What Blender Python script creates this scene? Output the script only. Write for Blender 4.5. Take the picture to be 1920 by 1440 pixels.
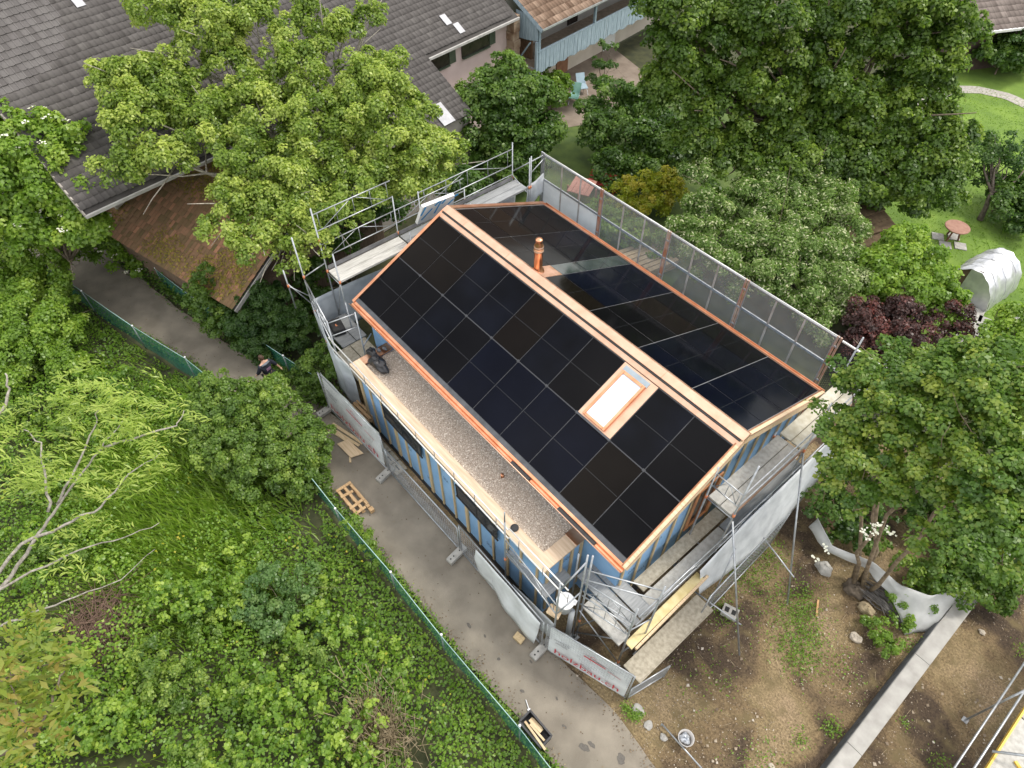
import bpy, math, random
import numpy as np
from mathutils import Vector, Matrix

for o in list(bpy.data.objects):
    bpy.data.objects.remove(o)
scene = bpy.context.scene
COL = scene.collection
R = math.radians
rng = np.random.default_rng(7)
random.seed(7)

# ------------------------------------------------------------------ camera
CAM = Vector((14.8326, -9.9823, 18.2779))
PITCH, YAW = 0.875479, 2.436614
fw = Vector((math.cos(PITCH) * math.cos(YAW), math.cos(PITCH) * math.sin(YAW), -math.sin(PITCH)))
rt = fw.cross(Vector((0, 0, 1))).normalized()
up = rt.cross(fw)
cd = bpy.data.cameras.new('camera')
cd.sensor_width = 36.0
cd.lens = 36.0 * 1263.08 / 1920.0
cd.clip_end = 600
cam = bpy.data.objects.new('camera', cd)
cam.matrix_world = Matrix((
    (rt.x, up.x, -fw.x, CAM.x), (rt.y, up.y, -fw.y, CAM.y), (rt.z, up.z, -fw.z, CAM.z), (0, 0, 0, 1)))
COL.objects.link(cam)
scene.camera = cam

# ------------------------------------------------------------------ sky, sun, exposure
SUN_EL, SUN_AZ = R(56), R(62)          # azimuth counted from +x towards +y
world = bpy.data.worlds.new('World')
scene.world = world
world.use_nodes = True
wn, wl = world.node_tree.nodes, world.node_tree.links
wn.clear()
sky = wn.new('ShaderNodeTexSky')
sky.sky_type = 'NISHITA'
sky.sun_disc = False
sky.sun_elevation = SUN_EL
sky.sun_rotation = R(90) - SUN_AZ
sky.air_density = 1.0
sky.dust_density = 2.5
tc = wn.new('ShaderNodeTexCoord')
cn = wn.new('ShaderNodeTexNoise')
cn.inputs['Scale'].default_value = 2.2
cn.inputs['Detail'].default_value = 7
cn.inputs['Roughness'].default_value = 0.58
wl.new(tc.outputs['Generated'], cn.inputs['Vector'])
cr = wn.new('ShaderNodeValToRGB')
cr.color_ramp.elements[0].position = 0.36
cr.color_ramp.elements[0].color = (0.35, 0.35, 0.35, 1)
cr.color_ramp.elements[1].position = 0.62
cr.color_ramp.elements[1].color = (1, 1, 1, 1)
wl.new(cn.outputs['Fac'], cr.inputs['Fac'])
cn2 = wn.new('ShaderNodeTexNoise')
cn2.inputs['Scale'].default_value = 4.5
cn2.inputs['Detail'].default_value = 5
wl.new(tc.outputs['Generated'], cn2.inputs['Vector'])
cr2 = wn.new('ShaderNodeValToRGB')
cr2.color_ramp.elements[0].position = 0.3
cr2.color_ramp.elements[0].color = (5.6, 5.5, 5.5, 1)
cr2.color_ramp.elements[1].position = 0.7
cr2.color_ramp.elements[1].color = (11.6, 11.2, 10.6, 1)
wl.new(cn2.outputs['Fac'], cr2.inputs['Fac'])
mx = wn.new('ShaderNodeMix')
mx.data_type = 'RGBA'
wl.new(cr.outputs['Color'], mx.inputs[0])
wl.new(sky.outputs['Color'], mx.inputs[6])
wl.new(cr2.outputs['Color'], mx.inputs[7])
bg = wn.new('ShaderNodeBackground')
bg.inputs['Strength'].default_value = 0.15
wl.new(mx.outputs[2], bg.inputs['Color'])
wo = wn.new('ShaderNodeOutputWorld')
wl.new(bg.outputs[0], wo.inputs['Surface'])

sd = bpy.data.lights.new('sun', 'SUN')
sd.energy = 1.6
sd.angle = R(10)
sd.color = (1.0, 0.95, 0.86)
sun = bpy.data.objects.new('sun', sd)
sdir = Vector((math.cos(SUN_EL) * math.cos(SUN_AZ), math.cos(SUN_EL) * math.sin(SUN_AZ), math.sin(SUN_EL)))
sun.rotation_euler = sdir.to_track_quat('Z', 'Y').to_euler()
sun.location = (0, 0, 60)
COL.objects.link(sun)

vs = scene.view_settings
vs.view_transform = 'Standard'
vs.look = 'None'
vs.gamma = 1.0
vs.exposure = 0.71
vs.use_curve_mapping = False
scene.render.engine = 'CYCLES'
scene.cycles.max_bounces = 5
scene.cycles.diffuse_bounces = 2
scene.cycles.glossy_bounces = 2
scene.cycles.transmission_bounces = 2
scene.cycles.transparent_max_bounces = 8

# ------------------------------------------------------------------ materials
MATS = {}


def nt(name):
    m = bpy.data.materials.new(name)
    m.use_nodes = True
    n, l = m.node_tree.nodes, m.node_tree.links
    return m, n, l, n['Principled BSDF'], n['Material Output']


def mat(name, c1, c2=None, scale=6.0, rough=0.7, metal=0.0, bump=0.0, bscale=None, stretch=None,
        lo=0.35, hi=0.65, c3=None, spec=None, alpha=None, trans=None, coat=0.0, detail=6):
    """Principled surface whose colour wanders between c1 and c2 (and c3) in object space."""
    if name in MATS:
        return MATS[name]
    m, n, l, p, out = nt(name)
    p.inputs['Roughness'].default_value = rough
    p.inputs['Metallic'].default_value = metal
    if spec is not None:
        p.inputs['Specular IOR Level'].default_value = spec
    if coat:
        p.inputs['Coat Weight'].default_value = coat
        p.inputs['Coat Roughness'].default_value = 0.06
    co = n.new('ShaderNodeTexCoord')
    src = co.outputs['Object']
    if stretch:
        mp = n.new('ShaderNodeMapping')
        mp.inputs['Scale'].default_value = stretch
        l.new(src, mp.inputs['Vector'])
        src = mp.outputs['Vector']
    if c2 is None:
        p.inputs['Base Color'].default_value = (*c1, 1)
    else:
        t = n.new('ShaderNodeTexNoise')
        t.inputs['Scale'].default_value = scale
        t.inputs['Detail'].default_value = detail
        l.new(src, t.inputs['Vector'])
        r = n.new('ShaderNodeValToRGB')
        e = r.color_ramp.elements
        e[0].position, e[0].color = lo, (*c1, 1)
        e[1].position, e[1].color = hi, (*c2, 1)
        if c3:
            k = e.new(min(hi + 0.12, 0.95))
            k.color = (*c3, 1)
        l.new(t.outputs['Fac'], r.inputs['Fac'])
        l.new(r.outputs['Color'], p.inputs['Base Color'])
    if bump:
        b = n.new('ShaderNodeBump')
        b.inputs['Strength'].default_value = bump
        b.inputs['Distance'].default_value = 0.02
        t2 = n.new('ShaderNodeTexNoise')
        t2.inputs['Scale'].default_value = bscale or scale * 4
        t2.inputs['Detail'].default_value = 8
        l.new(src, t2.inputs['Vector'])
        l.new(t2.outputs['Fac'], b.inputs['Height'])
        l.new(b.outputs['Normal'], p.inputs['Normal'])
    if alpha is not None:
        tr = n.new('ShaderNodeBsdfTransparent')
        ms = n.new('ShaderNodeMixShader')
        ms.inputs[0].default_value = alpha
        l.new(tr.outputs[0], ms.inputs[1])
        l.new(p.outputs[0], ms.inputs[2])
        l.new(ms.outputs[0], out.inputs['Surface'])
    if trans:
        tl = n.new('ShaderNodeBsdfTranslucent')
        tl.inputs['Color'].default_value = (*trans, 1)
        ms = n.new('ShaderNodeMixShader')
        ms.inputs[0].default_value = 0.35
        l.new(p.outputs[0], ms.inputs[1])
        l.new(tl.outputs[0], ms.inputs[2])
        l.new(ms.outputs[0], out.inputs['Surface'])
    MATS[name] = m
    return m


def leaf_mat(name, dark, mid, light, trans=0.5, rough=0.38, gloss=0.028):
    """Leaves, pebbles, tiles: colour picked per piece from the face attribute 'tint'."""
    if name in MATS:
        return MATS[name]
    m, n, l, p, out = nt(name)
    if trans > 0.3:                                   # fresh spring foliage
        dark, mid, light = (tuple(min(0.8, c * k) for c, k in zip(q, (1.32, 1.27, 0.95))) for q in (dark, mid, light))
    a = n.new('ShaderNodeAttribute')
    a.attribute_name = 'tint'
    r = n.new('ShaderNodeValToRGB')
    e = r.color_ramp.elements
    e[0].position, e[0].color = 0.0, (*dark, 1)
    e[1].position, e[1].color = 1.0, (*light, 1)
    k = e.new(0.5)
    k.color = (*mid, 1)
    l.new(a.outputs['Fac'], r.inputs['Fac'])
    if not trans:
        l.new(r.outputs['Color'], p.inputs['Base Color'])
        p.inputs['Roughness'].default_value = rough
        p.inputs['Specular IOR Level'].default_value = 0.3
        MATS[name] = m
        return m
    n.remove(p)
    df = n.new('ShaderNodeBsdfDiffuse')
    l.new(r.outputs['Color'], df.inputs['Color'])
    tl = n.new('ShaderNodeBsdfTranslucent')
    g = n.new('ShaderNodeMix')
    g.data_type = 'RGBA'
    g.blend_type = 'MULTIPLY'
    g.inputs[0].default_value = 1.0
    g.inputs[7].default_value = (1.08, 1.18, 0.7, 1)
    l.new(r.outputs['Color'], g.inputs[6])
    l.new(g.outputs[2], tl.inputs['Color'])
    ms = n.new('ShaderNodeMixShader')
    ms.inputs[0].default_value = trans
    l.new(df.outputs[0], ms.inputs[1])
    l.new(tl.outputs[0], ms.inputs[2])
    last = ms.outputs[0]
    if gloss:
        gl = n.new('ShaderNodeBsdfGlossy')
        gl.inputs['Roughness'].default_value = rough
        m3 = n.new('ShaderNodeMixShader')
        m3.inputs[0].default_value = gloss
        l.new(last, m3.inputs[1])
        l.new(gl.outputs[0], m3.inputs[2])
        last = m3.outputs[0]
    l.new(last, out.inputs['Surface'])
    MATS[name] = m
    return m


# ------------------------------------------------------------------ mesh helpers
def attach(o, parent):
    """parent a part written in world coordinates"""
    if parent is not None:
        o.parent = parent
        if parent.type == 'EMPTY':
            o.matrix_parent_inverse = Matrix.Translation(-parent.location)


class B:
    """Collects simple shapes and links them as ONE mesh object."""

    def __init__(self):
        self.v, self.f = [], []

    def add(self, vs_, fs_):
        k = len(self.v)
        self.v += [tuple(q) for q in vs_]
        self.f += [tuple(i + k for i in f) for f in fs_]
        return self

    def box(self, a, b):
        (x0, y0, z0), (x1, y1, z1) = a, b
        return self.add([(x0, y0, z0), (x1, y0, z0), (x1, y1, z0), (x0, y1, z0),
                         (x0, y0, z1), (x1, y0, z1), (x1, y1, z1), (x0, y1, z1)],
                        [(3, 2, 1, 0), (4, 5, 6, 7), (0, 1, 5, 4), (1, 2, 6, 5), (2, 3, 7, 6), (3, 0, 4, 7)])

    def obox(self, c, ax, ay, az):
        """box with centre c and half-axis vectors"""
        c, ax, ay, az = Vector(c), Vector(ax), Vector(ay), Vector(az)
        vv = [c + sx * ax + sy * ay + sz * az for sz in (-1, 1) for sx, sy in ((-1, -1), (1, -1), (1, 1), (-1, 1))]
        return self.add(vv, [(3, 2, 1, 0), (4, 5, 6, 7), (0, 1, 5, 4), (1, 2, 6, 5), (2, 3, 7, 6), (3, 0, 4, 7)])

    def bar(self, p, q, w, h, upv=(0, 0, 1)):
        """rectangular bar from p to q, w wide, h high"""
        p, q = Vector(p), Vector(q)
        d = (q - p)
        u = Vector(upv)
        s = d.cross(u)
        if s.length < 1e-6:
            s = d.cross(Vector((1, 0, 0)))
        s.normalize()
        t = s.cross(d).normalized()
        return self.obox((p + q) / 2, d / 2, s * w / 2, t * h / 2)

    def tube(self, pts, rad, n=8, cap=True):
        pts = [Vector(q) for q in pts]
        rr = rad if isinstance(rad, (list, tuple)) else [rad] * len(pts)
        vs_, fs_ = [], []
        prev = None
        for i, q in enumerate(pts):
            d = (pts[min(i + 1, len(pts) - 1)] - pts[max(i - 1, 0)]).normalized()
            if prev is None:
                a = d.cross(Vector((0.3, 0.2, 1)))
                if a.length < 1e-3:
                    a = d.cross(Vector((1, 0, 0)))
            else:
                a = prev - d * prev.dot(d)
            a.normalize()
            prev = a
            b = d.cross(a)
            for j in range(n):
                t = 2 * math.pi * j / n
                vs_.append(q + (a * math.cos(t) + b * math.sin(t)) * rr[i])
        for i in range(len(pts) - 1):
            for j in range(n):
                k = (j + 1) % n
                fs_.append((i * n + j, i * n + k, (i + 1) * n + k, (i + 1) * n + j))
        if cap:
            fs_.append(tuple(range(n - 1, -1, -1)))
            fs_.append(tuple(range((len(pts) - 1) * n, len(pts) * n)))
        return self.add(vs_, fs_)

    def lathe(self, c, prof, n=20):
        vs_, fs_ = [], []
        for (r, z) in prof:
            for j in range(n):
                t = 2 * math.pi * j / n
                vs_.append((c[0] + r * math.cos(t), c[1] + r * math.sin(t), c[2] + z))
        for i in range(len(prof) - 1):
            for j in range(n):
                k = (j + 1) % n
                fs_.append((i * n + j, i * n + k, (i + 1) * n + k, (i + 1) * n + j))
        fs_.append(tuple(range(n - 1, -1, -1)))
        fs_.append(tuple(range((len(prof) - 1) * n, len(prof) * n)))
        return self.add(vs_, fs_)

    def prism(self, outline, ext):
        """closed polygon extruded by the vector ext"""
        k = len(outline)
        e = Vector(ext)
        vv = [Vector(q) for q in outline] + [Vector(q) + e for q in outline]
        fs_ = [tuple(range(k - 1, -1, -1)), tuple(range(k, 2 * k))]
        for i in range(k):
            j = (i + 1) % k
            fs_.append((i, j, k + j, k + i))
        return self.add(vv, fs_)

    def mesh(self, name):
        me = bpy.data.meshes.new(name)
        me.from_pydata(self.v, [], self.f)
        me.update()
        return me

    def build(self, name, m, parent=None, smooth=False, kind=None):
        me = self.mesh(name)
        if m is not None:
            me.materials.append(m)
        if smooth:
            me.shade_smooth()
        o = bpy.data.objects.new(name, me)
        COL.objects.link(o)
        attach(o, parent)
        if kind:
            o['kind'] = kind
        return o


def bevel(o, w=0.01, seg=2):
    b = o.modifiers.new('bevel', 'BEVEL')
    b.width = w
    b.segments = seg
    b.limit_method = 'ANGLE'
    return o


def tag(o, label, cat, group=None):
    o['label'] = label
    o['category'] = cat
    if group:
        o['group'] = group
    return o


def thing(name, label, cat, group=None, loc=(0, 0, 0)):
    # parts are written in world coordinates: the Empty stays unrotated at the base and the
    # children keep world placement through the inverse matrix
    o = bpy.data.objects.new(name, None)
    o.empty_display_size = 0.2
    o.location = loc
    COL.objects.link(o)
    return tag(o, label, cat, group)


def struct(name, b, m, smooth=False):
    o = b.build(name, m, None, smooth)
    o['kind'] = 'structure'
    return o


def np_mesh(name, verts, quads, m, parent=None, kind=None, tint=None, smooth=False):
    """fast mesh from numpy arrays; quads (n,4) or tris (n,3)"""
    me = bpy.data.meshes.new(name)
    nv, nf, k = len(verts), len(quads), quads.shape[1]
    me.vertices.add(nv)
    me.vertices.foreach_set('co', np.ascontiguousarray(verts, dtype=np.float32).ravel())
    me.loops.add(nf * k)
    me.loops.foreach_set('vertex_index', np.ascontiguousarray(quads, dtype=np.int32).ravel())
    me.polygons.add(nf)
    me.polygons.foreach_set('loop_start', np.arange(0, nf * k, k, dtype=np.int32))
    if tint is not None:
        a = me.attributes.new('tint', 'FLOAT', 'FACE')
        a.data.foreach_set('value', np.ascontiguousarray(tint, dtype=np.float32))
    me.update(calc_edges=True)
    me.materials.append(m)
    if smooth:
        me.shade_smooth()
    o = bpy.data.objects.new(name, me)
    COL.objects.link(o)
    attach(o, parent)
    if kind:
        o['kind'] = kind
    return o


def unit(a):
    return a / np.maximum(np.linalg.norm(a, axis=1, keepdims=True), 1e-9)


def leaf_arrays(c, nrm, size, aspect=1.5, fold=0.12, along=None):
    """one folded diamond per leaf"""
    n = len(c)
    nrm = unit(nrm)
    t = rng.normal(size=(n, 3)) if along is None else along + rng.normal(size=(n, 3)) * 0.25
    t = unit(t - nrm * np.sum(t * nrm, axis=1, keepdims=True))
    b = np.cross(nrm, t)
    L = (size * rng.uniform(0.7, 1.3, n))[:, None]
    W = L / aspect
    up_ = nrm * L * fold
    v = np.stack([c - t * L * 0.5, c + b * W * 0.5 + up_, c + t * L * 0.5 - up_ * 0.5, c - b * W * 0.5 + up_], 1)
    f = np.arange(n * 4).reshape(n, 4)
    return v.reshape(-1, 3), f


def crown(blobs, cover=1.15, lai=1.05, size=0.13, aspect=1.4, cr=0.42, upb=0.55, tint=(0.5, 0.17),
          inner=0.55, low=-0.6, light_tip=0.0, flat=0.75, droop=0.0, thin=0.0, flip=0.0):
    """cauliflower crown: small leafy lobes spread over the shells of several overlapping ellipsoids.
    returns leaf centres, normals, tints"""
    per_m2 = cover / (math.pi * cr * cr)
    leaves = lai * 2 * math.pi * cr * cr / (0.5 * size * size / aspect)
    C, N, T = [], [], []
    for bb in blobs:
        c = np.array(bb[:3], float)
        r = np.array([bb[3], bb[3], bb[3] * 0.85])
        k = max(5, int(4 * math.pi * bb[3] ** 2 * per_m2))
        d = unit(rng.normal(size=(k, 3)))
        d = d[d[:, 2] > low]
        k = len(d)
        sr = cr * rng.uniform(0.55, 1.25, k) * min(1.0, 0.35 + 0.65 * bb[3])
        rad = np.clip(rng.uniform(inner, 1.06, k), 0, 1.06)
        sc_ = c + d * np.maximum(r * rad[:, None] - sr[:, None] * 0.5, 0.02)
        bt = rng.normal(tint[0], tint[1] * 0.75, k) + rng.normal(0, tint[1] * 0.3)
        m = np.maximum(4, (leaves * (sr / cr) ** 2 * rng.uniform(0.6, 1.3, k) * (1 - thin * rng.uniform(size=k)))).astype(int)
        idx = np.repeat(np.arange(k), m)
        e = unit(rng.normal(size=(len(idx), 3)) + d[idx] * 0.7 + np.array([0, 0, 0.55]))
        q = rng.uniform(0.45, 1.0, len(idx)) ** 0.6 * (1 + 0.25 * rng.normal(size=len(idx)) * 0.5)
        off = e * (sr[idx] * q)[:, None] * np.array([1, 1, flat])
        off[:, 2] -= droop * np.linalg.norm(off[:, :2], axis=1)
        C.append(sc_[idx] + off)
        N.append(e * 0.8 + np.array([0, 0, upb]) + rng.normal(size=(len(idx), 3)) * 0.45)
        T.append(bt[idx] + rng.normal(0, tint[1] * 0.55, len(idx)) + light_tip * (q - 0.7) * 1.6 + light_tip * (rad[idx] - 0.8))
    tt_ = np.clip(np.concatenate(T), 0, 1)
    if flip:                                           # leaves turned over by the wind show the pale underside
        tt_ = np.where(rng.uniform(size=len(tt_)) < flip, rng.uniform(0.75, 1, len(tt_)), tt_)
    return np.concatenate(C), np.concatenate(N), tt_


class VNoise:
    """smooth value noise on the plane, several octaves"""

    def __init__(self, seed, scale, octaves=3):
        self.r = np.random.default_rng(seed)
        self.g = [self.r.uniform(-1, 1, (97, 97)) for _ in range(octaves)]
        self.s = scale

    def __call__(self, x, y):
        out, amp, f = 0.0, 1.0, 1.0 / self.s
        for k, g in enumerate(self.g):
            a, b_ = x * f * math.cos(k + 0.4) - y * f * math.sin(k + 0.4), x * f * math.sin(k + 0.4) + y * f * math.cos(k + 0.4)
            i, j = np.floor(a).astype(int), np.floor(b_).astype(int)
            u, v_ = a - i, b_ - j
            u, v_ = u * u * (3 - 2 * u), v_ * v_ * (3 - 2 * v_)
            G = lambda p, q: g[p % 97, q % 97]
            out = out + amp * ((G(i, j) * (1 - u) + G(i + 1, j) * u) * (1 - v_) + (G(i, j + 1) * (1 - u) + G(i + 1, j + 1) * u) * v_)
            amp *= 0.55
            f *= 2.1
        return out


def leaves_obj(name, m, C, N, T, size, aspect=1.4, parent=None, kind=None, fold=0.12, along=None):
    v, f = leaf_arrays(C, N, size, aspect, fold, along)
    return np_mesh(name, v, f, m, parent, kind, T)


def limb(p, q, bend=0.15, k=5):
    """a slightly crooked run of points from p to q"""
    p, q = np.array(p, float), np.array(q, float)
    L = np.linalg.norm(q - p)
    j = rng.normal(size=3) * bend * L * 0.5
    j[2] = abs(j[2]) * 0.4
    out = []
    for i in range(k):
        t = i / (k - 1)
        out.append(p * (1 - t) + q * t + j * 4 * t * (1 - t) * 0.5 + (rng.normal(size=3) * 0.02 * L if 0 < i < k - 1 else 0))
    return [tuple(x) for x in out]


BARK = mat('bark', (0.10, 0.075, 0.05), (0.22, 0.18, 0.13), 9, 0.9, bump=0.6)
BARK_PALE = mat('bark_pale', (0.22, 0.20, 0.16), (0.42, 0.38, 0.32), 12, 0.85, bump=0.4)


def tree(name, label, cat, base, blobs, lm, trunk_r=0.12, bark=None, group=None, fork=0.45, twigs=0, part='crown',
         size=0.13, aspect=1.4, fold=0.12, **kw):
    """thing > trunk (with limbs reaching every lobe), crown"""
    bl = [np.array(b[:3], float) for b in blobs]
    mean = np.mean(bl, axis=0)
    base = np.array(base, float)
    if cat in ('shrub', 'hedge', 'bush', 'undergrowth') or name in ('small_tree', 'sapling', 'silver_willow', 'maple_sapling', 'edge_tree'):
        base[:2] = mean[:2]
    t = thing(name, label, cat, group, tuple(base))
    top = np.array([base[0] * 0.4 + mean[0] * 0.6, base[1] * 0.4 + mean[1] * 0.6, base[2] + (mean[2] - base[2]) * fork])
    b = B()
    tr = limb(base, top, 0.08, 5)
    b.tube(tr, [trunk_r * (1.15 - 0.4 * i / 4) for i in range(5)], 9)
    for c in bl:
        s = np.array(tr[-1]) * 0.75 + np.array(tr[-2]) * 0.25
        pts = limb(s, c, 0.22, 5)
        b.tube(pts, [trunk_r * w for w in (0.5, 0.38, 0.27, 0.18, 0.07)], 6)
        for _ in range(twigs):
            e = c + rng.normal(size=3) * 0.75
            b.tube(limb(pts[3], e, 0.2, 4), [trunk_r * w for w in (0.15, 0.11, 0.08, 0.04)], 5)
    b.build('trunk', bark or BARK, t, True)
    Cc, Nn, Tt = crown(blobs, size=size, aspect=aspect, **kw)
    leaves_obj(part, lm, Cc, Nn, Tt, size, aspect, t, fold=fold)
    return t

# ================================================================== SETTING
EARTH = mat('earth', (0.11, 0.082, 0.054), (0.215, 0.165, 0.105), 1.1, 0.95, bump=0.8, bscale=30, c3=(0.27, 0.215, 0.14))
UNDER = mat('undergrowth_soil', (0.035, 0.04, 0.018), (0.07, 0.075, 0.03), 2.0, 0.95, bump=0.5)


def field(name, x0, x1, y0, y1, step, amp, m, zfun=None, seed=3):
    nx, ny = int((x1 - x0) / step) + 1, int((y1 - y0) / step) + 1
    xs, ys = np.linspace(x0, x1, nx), np.linspace(y0, y1, ny)
    X, Y = np.meshgrid(xs, ys)
    r = np.random.default_rng(seed)
    Z = np.zeros_like(X)
    for k in range(9):
        a = r.uniform(0, 6.28)
        w = 2 ** r.uniform(-0.5, 2.6)
        Z += np.sin((X * math.cos(a) + Y * math.sin(a)) * w + r.uniform(0, 6)) / w
    Z = Z / np.abs(Z).max() * amp
    edge = np.minimum.reduce([X - x0, x1 - X, Y - y0, y1 - Y])
    Z = Z * np.clip(edge / 0.6, 0, 1)
    if zfun is not None:
        Z = zfun(X, Y, Z)
    v = np.stack([X, Y, Z], -1).reshape(-1, 3)
    i = np.arange(nx * ny).reshape(ny, nx)
    f = np.stack([i[:-1, :-1], i[:-1, 1:], i[1:, 1:], i[1:, :-1]], -1).reshape(-1, 4)
    o = np_mesh(name, v, f, m, smooth=True)
    o['kind'] = 'structure'
    return o


# the great sheet to the horizon
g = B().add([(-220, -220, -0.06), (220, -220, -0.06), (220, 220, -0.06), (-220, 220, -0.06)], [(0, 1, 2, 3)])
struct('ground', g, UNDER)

# bare building-site soil in front of and right of the house
SOIL, n_, l_, p_, o_ = nt('site_soil')
co = n_.new('ShaderNodeTexCoord')
t1 = n_.new('ShaderNodeTexNoise'); t1.inputs['Scale'].default_value = 0.55; t1.inputs['Detail'].default_value = 5
t1.inputs['Distortion'].default_value = 0.6
t2 = n_.new('ShaderNodeTexNoise'); t2.inputs['Scale'].default_value = 19; t2.inputs['Detail'].default_value = 9
t2.inputs['Roughness'].default_value = 0.75
t3 = n_.new('ShaderNodeTexNoise'); t3.inputs['Scale'].default_value = 2.4; t3.inputs['Detail'].default_value = 8
for t in (t1, t2, t3):
    l_.new(co.outputs['Object'], t.inputs['Vector'])
r1 = n_.new('ShaderNodeValToRGB')
e = r1.color_ramp.elements
e[0].position, e[0].color = 0.40, (0.075, 0.052, 0.034, 1)
e[1].position, e[1].color = 0.66, (0.31, 0.232, 0.145, 1)
k = e.new(0.5); k.color = (0.205, 0.148, 0.082, 1)
k = e.new(0.56); k.color = (0.25, 0.192, 0.105, 1)
l_.new(t1.outputs['Fac'], r1.inputs['Fac'])
r2 = n_.new('ShaderNodeValToRGB')
r2.color_ramp.elements[0].position, r2.color_ramp.elements[0].color = 0.36, (0.42, 0.39, 0.35, 1)
r2.color_ramp.elements[1].position, r2.color_ramp.elements[1].color = 0.66, (1.5, 1.48, 1.42, 1)
l_.new(t2.outputs['Fac'], r2.inputs['Fac'])
mm = n_.new('ShaderNodeMix'); mm.data_type = 'RGBA'; mm.blend_type = 'MULTIPLY'; mm.inputs[0].default_value = 1
l_.new(r1.outputs['Color'], mm.inputs[6]); l_.new(r2.outputs['Color'], mm.inputs[7])
r3 = n_.new('ShaderNodeValToRGB')
r3.color_ramp.elements[0].position, r3.color_ramp.elements[0].color = 0.52, (0, 0, 0, 1)
r3.color_ramp.elements[1].position, r3.color_ramp.elements[1].color = 0.70, (1, 1, 1, 1)
l_.new(t3.outputs['Fac'], r3.inputs['Fac'])
m2 = n_.new('ShaderNodeMix'); m2.data_type = 'RGBA'
l_.new(r3.outputs['Color'], m2.inputs[0]); l_.new(mm.outputs[2], m2.inputs[6]); m2.inputs[7].default_value = (0.165, 0.125, 0.06, 1)
l_.new(m2.outputs[2], p_.inputs['Base Color'])
p_.inputs['Roughness'].default_value = 0.95
bp = n_.new('ShaderNodeBump'); bp.inputs['Strength'].default_value = 0.9; bp.inputs['Distance'].default_value = 0.05
l_.new(t2.outputs['Fac'], bp.inputs['Height']); l_.new(bp.outputs['Normal'], p_.inputs['Normal'])
MATS['site_soil'] = SOIL
field('site_soil', -1.5, 24.5, -5.45, 8.0, 0.11, 0.05, SOIL)

# asphalt path
ASPH = mat('asphalt', (0.175, 0.153, 0.122), (0.255, 0.225, 0.180), 1.3, 0.92, bump=0.5, bscale=90, c3=(0.295, 0.26, 0.21), detail=12)
left = [(-24, -13.6), (-16, -11.5), (-14.4, -11.05), (-9.9, -10.05), (-4.6, -8.35), (-1.5, -7.75), (1.6, -7.35), (5, -7.22),
        (9, -7.2), (12, -7.0), (14, -7.05), (24, -7.2)]
right = [(-24, -11.2), (-16, -9.0), (-14.6, -8.65), (-10.9, -8.0), (-8.3, -7.55), (-5.3, -6.95), (-3.1, -6.35), (-0.5, -5.75),
         (3.6, -5.22), (8.6, -5.2), (10.9, -5.25), (11.9, -5.2), (12.9, -5.08), (14.4, -5.26), (24, -5.4)]
def resample(poly, n):
    p = np.array(poly, float)
    x = np.linspace(p[0, 0], p[-1, 0], n)
    return np.stack([x, np.interp(x, p[:, 0], p[:, 1])], 1)
A_, C_ = resample(left, 160), resample(right, 160)
A_[:, 1] += np.convolve(rng.normal(0, 0.05, 160), np.ones(3) / 3, 'same')
C_[:, 1] += np.convolve(rng.normal(0, 0.04, 160), np.ones(3) / 3, 'same')
pv, pf = [], []
for i in range(160):
    for s in range(5):
        q = A_[i] * (1 - s / 4) + C_[i] * s / 4
        pv.append((q[0], q[1], 0.075 - (0.02 if s in (0, 4) else 0)))
for i in range(159):
    for s in range(4):
        a = i * 5 + s
        pf.append((a, a + 5, a + 6, a + 1))
path = struct('path', B().add(pv, pf), ASPH, True)
# oil and water stains on the asphalt, thin patches
for k, (x, y, r) in enumerate([(13.15, -6.25, 0.085), (13.22, -6.07, 0.06), (9.0, -6.55, 0.05), (9.5, -6.4, 0.03), (13.9, -5.75, 0.09),
                               (10.2, -6.5, 0.035), (11.2, -6.55, 0.04), (12.5, -6.3, 0.04), (10.8, -5.9, 0.03), (11.9, -6.0, 0.03)]):
    pts = []
    for j in range(14):
        a = j / 14 * 2 * math.pi
        rr = r * (1 + 0.25 * math.sin(a * 2 + k) + 0.12 * math.sin(a * 5 + 2 * k))
        pts.append((x + rr * 1.5 * math.cos(a), y + rr * math.sin(a), 0.0805))
    o = B().add(pts, [tuple(range(14))]).build('stain', mat('stain', (0.09, 0.08, 0.07), (0.12, 0.11, 0.095), 30, 0.8), path)

# lawn and garden ground
LAWN = mat('lawn', (0.085, 0.155, 0.018), (0.145, 0.235, 0.028), 0.7, 0.9, bump=0.7, bscale=60, c3=(0.20, 0.26, 0.045))
struct('lawn', B().add([(2.5, 12.5, 0.012), (24, 9.5, 0.012), (26, 44, 0.012), (-2, 44, 0.012), (0.5, 24, 0.012)], [(0, 1, 2, 3, 4)]), LAWN)
GARD = mat('garden_grass', (0.05, 0.085, 0.018), (0.10, 0.15, 0.03), 1.3, 0.92, bump=0.6, bscale=40)
struct('garden_ground', B().add([(-14, 5.5, 0.004), (-1.6, 5.5, 0.004), (3.5, 8.0, 0.004), (2.4, 12.4, 0.004), (0.4, 24, 0.004), (-9, 24, 0.004)],
                                [(0, 1, 2, 3, 4, 5)]), GARD)
PAVE = mat('courtyard_paving', (0.19, 0.15, 0.115), (0.27, 0.22, 0.175), 1.5, 0.9, bump=0.3)
struct('courtyard', B().add([(-14, 12.2, 0.012), (-8.6, 12.0, 0.012), (-7.6, 14.5, 0.012), (-8.4, 20.5, 0.012), (-14, 22, 0.012)],
                            [(0, 1, 2, 3, 4)]), PAVE)
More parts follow.
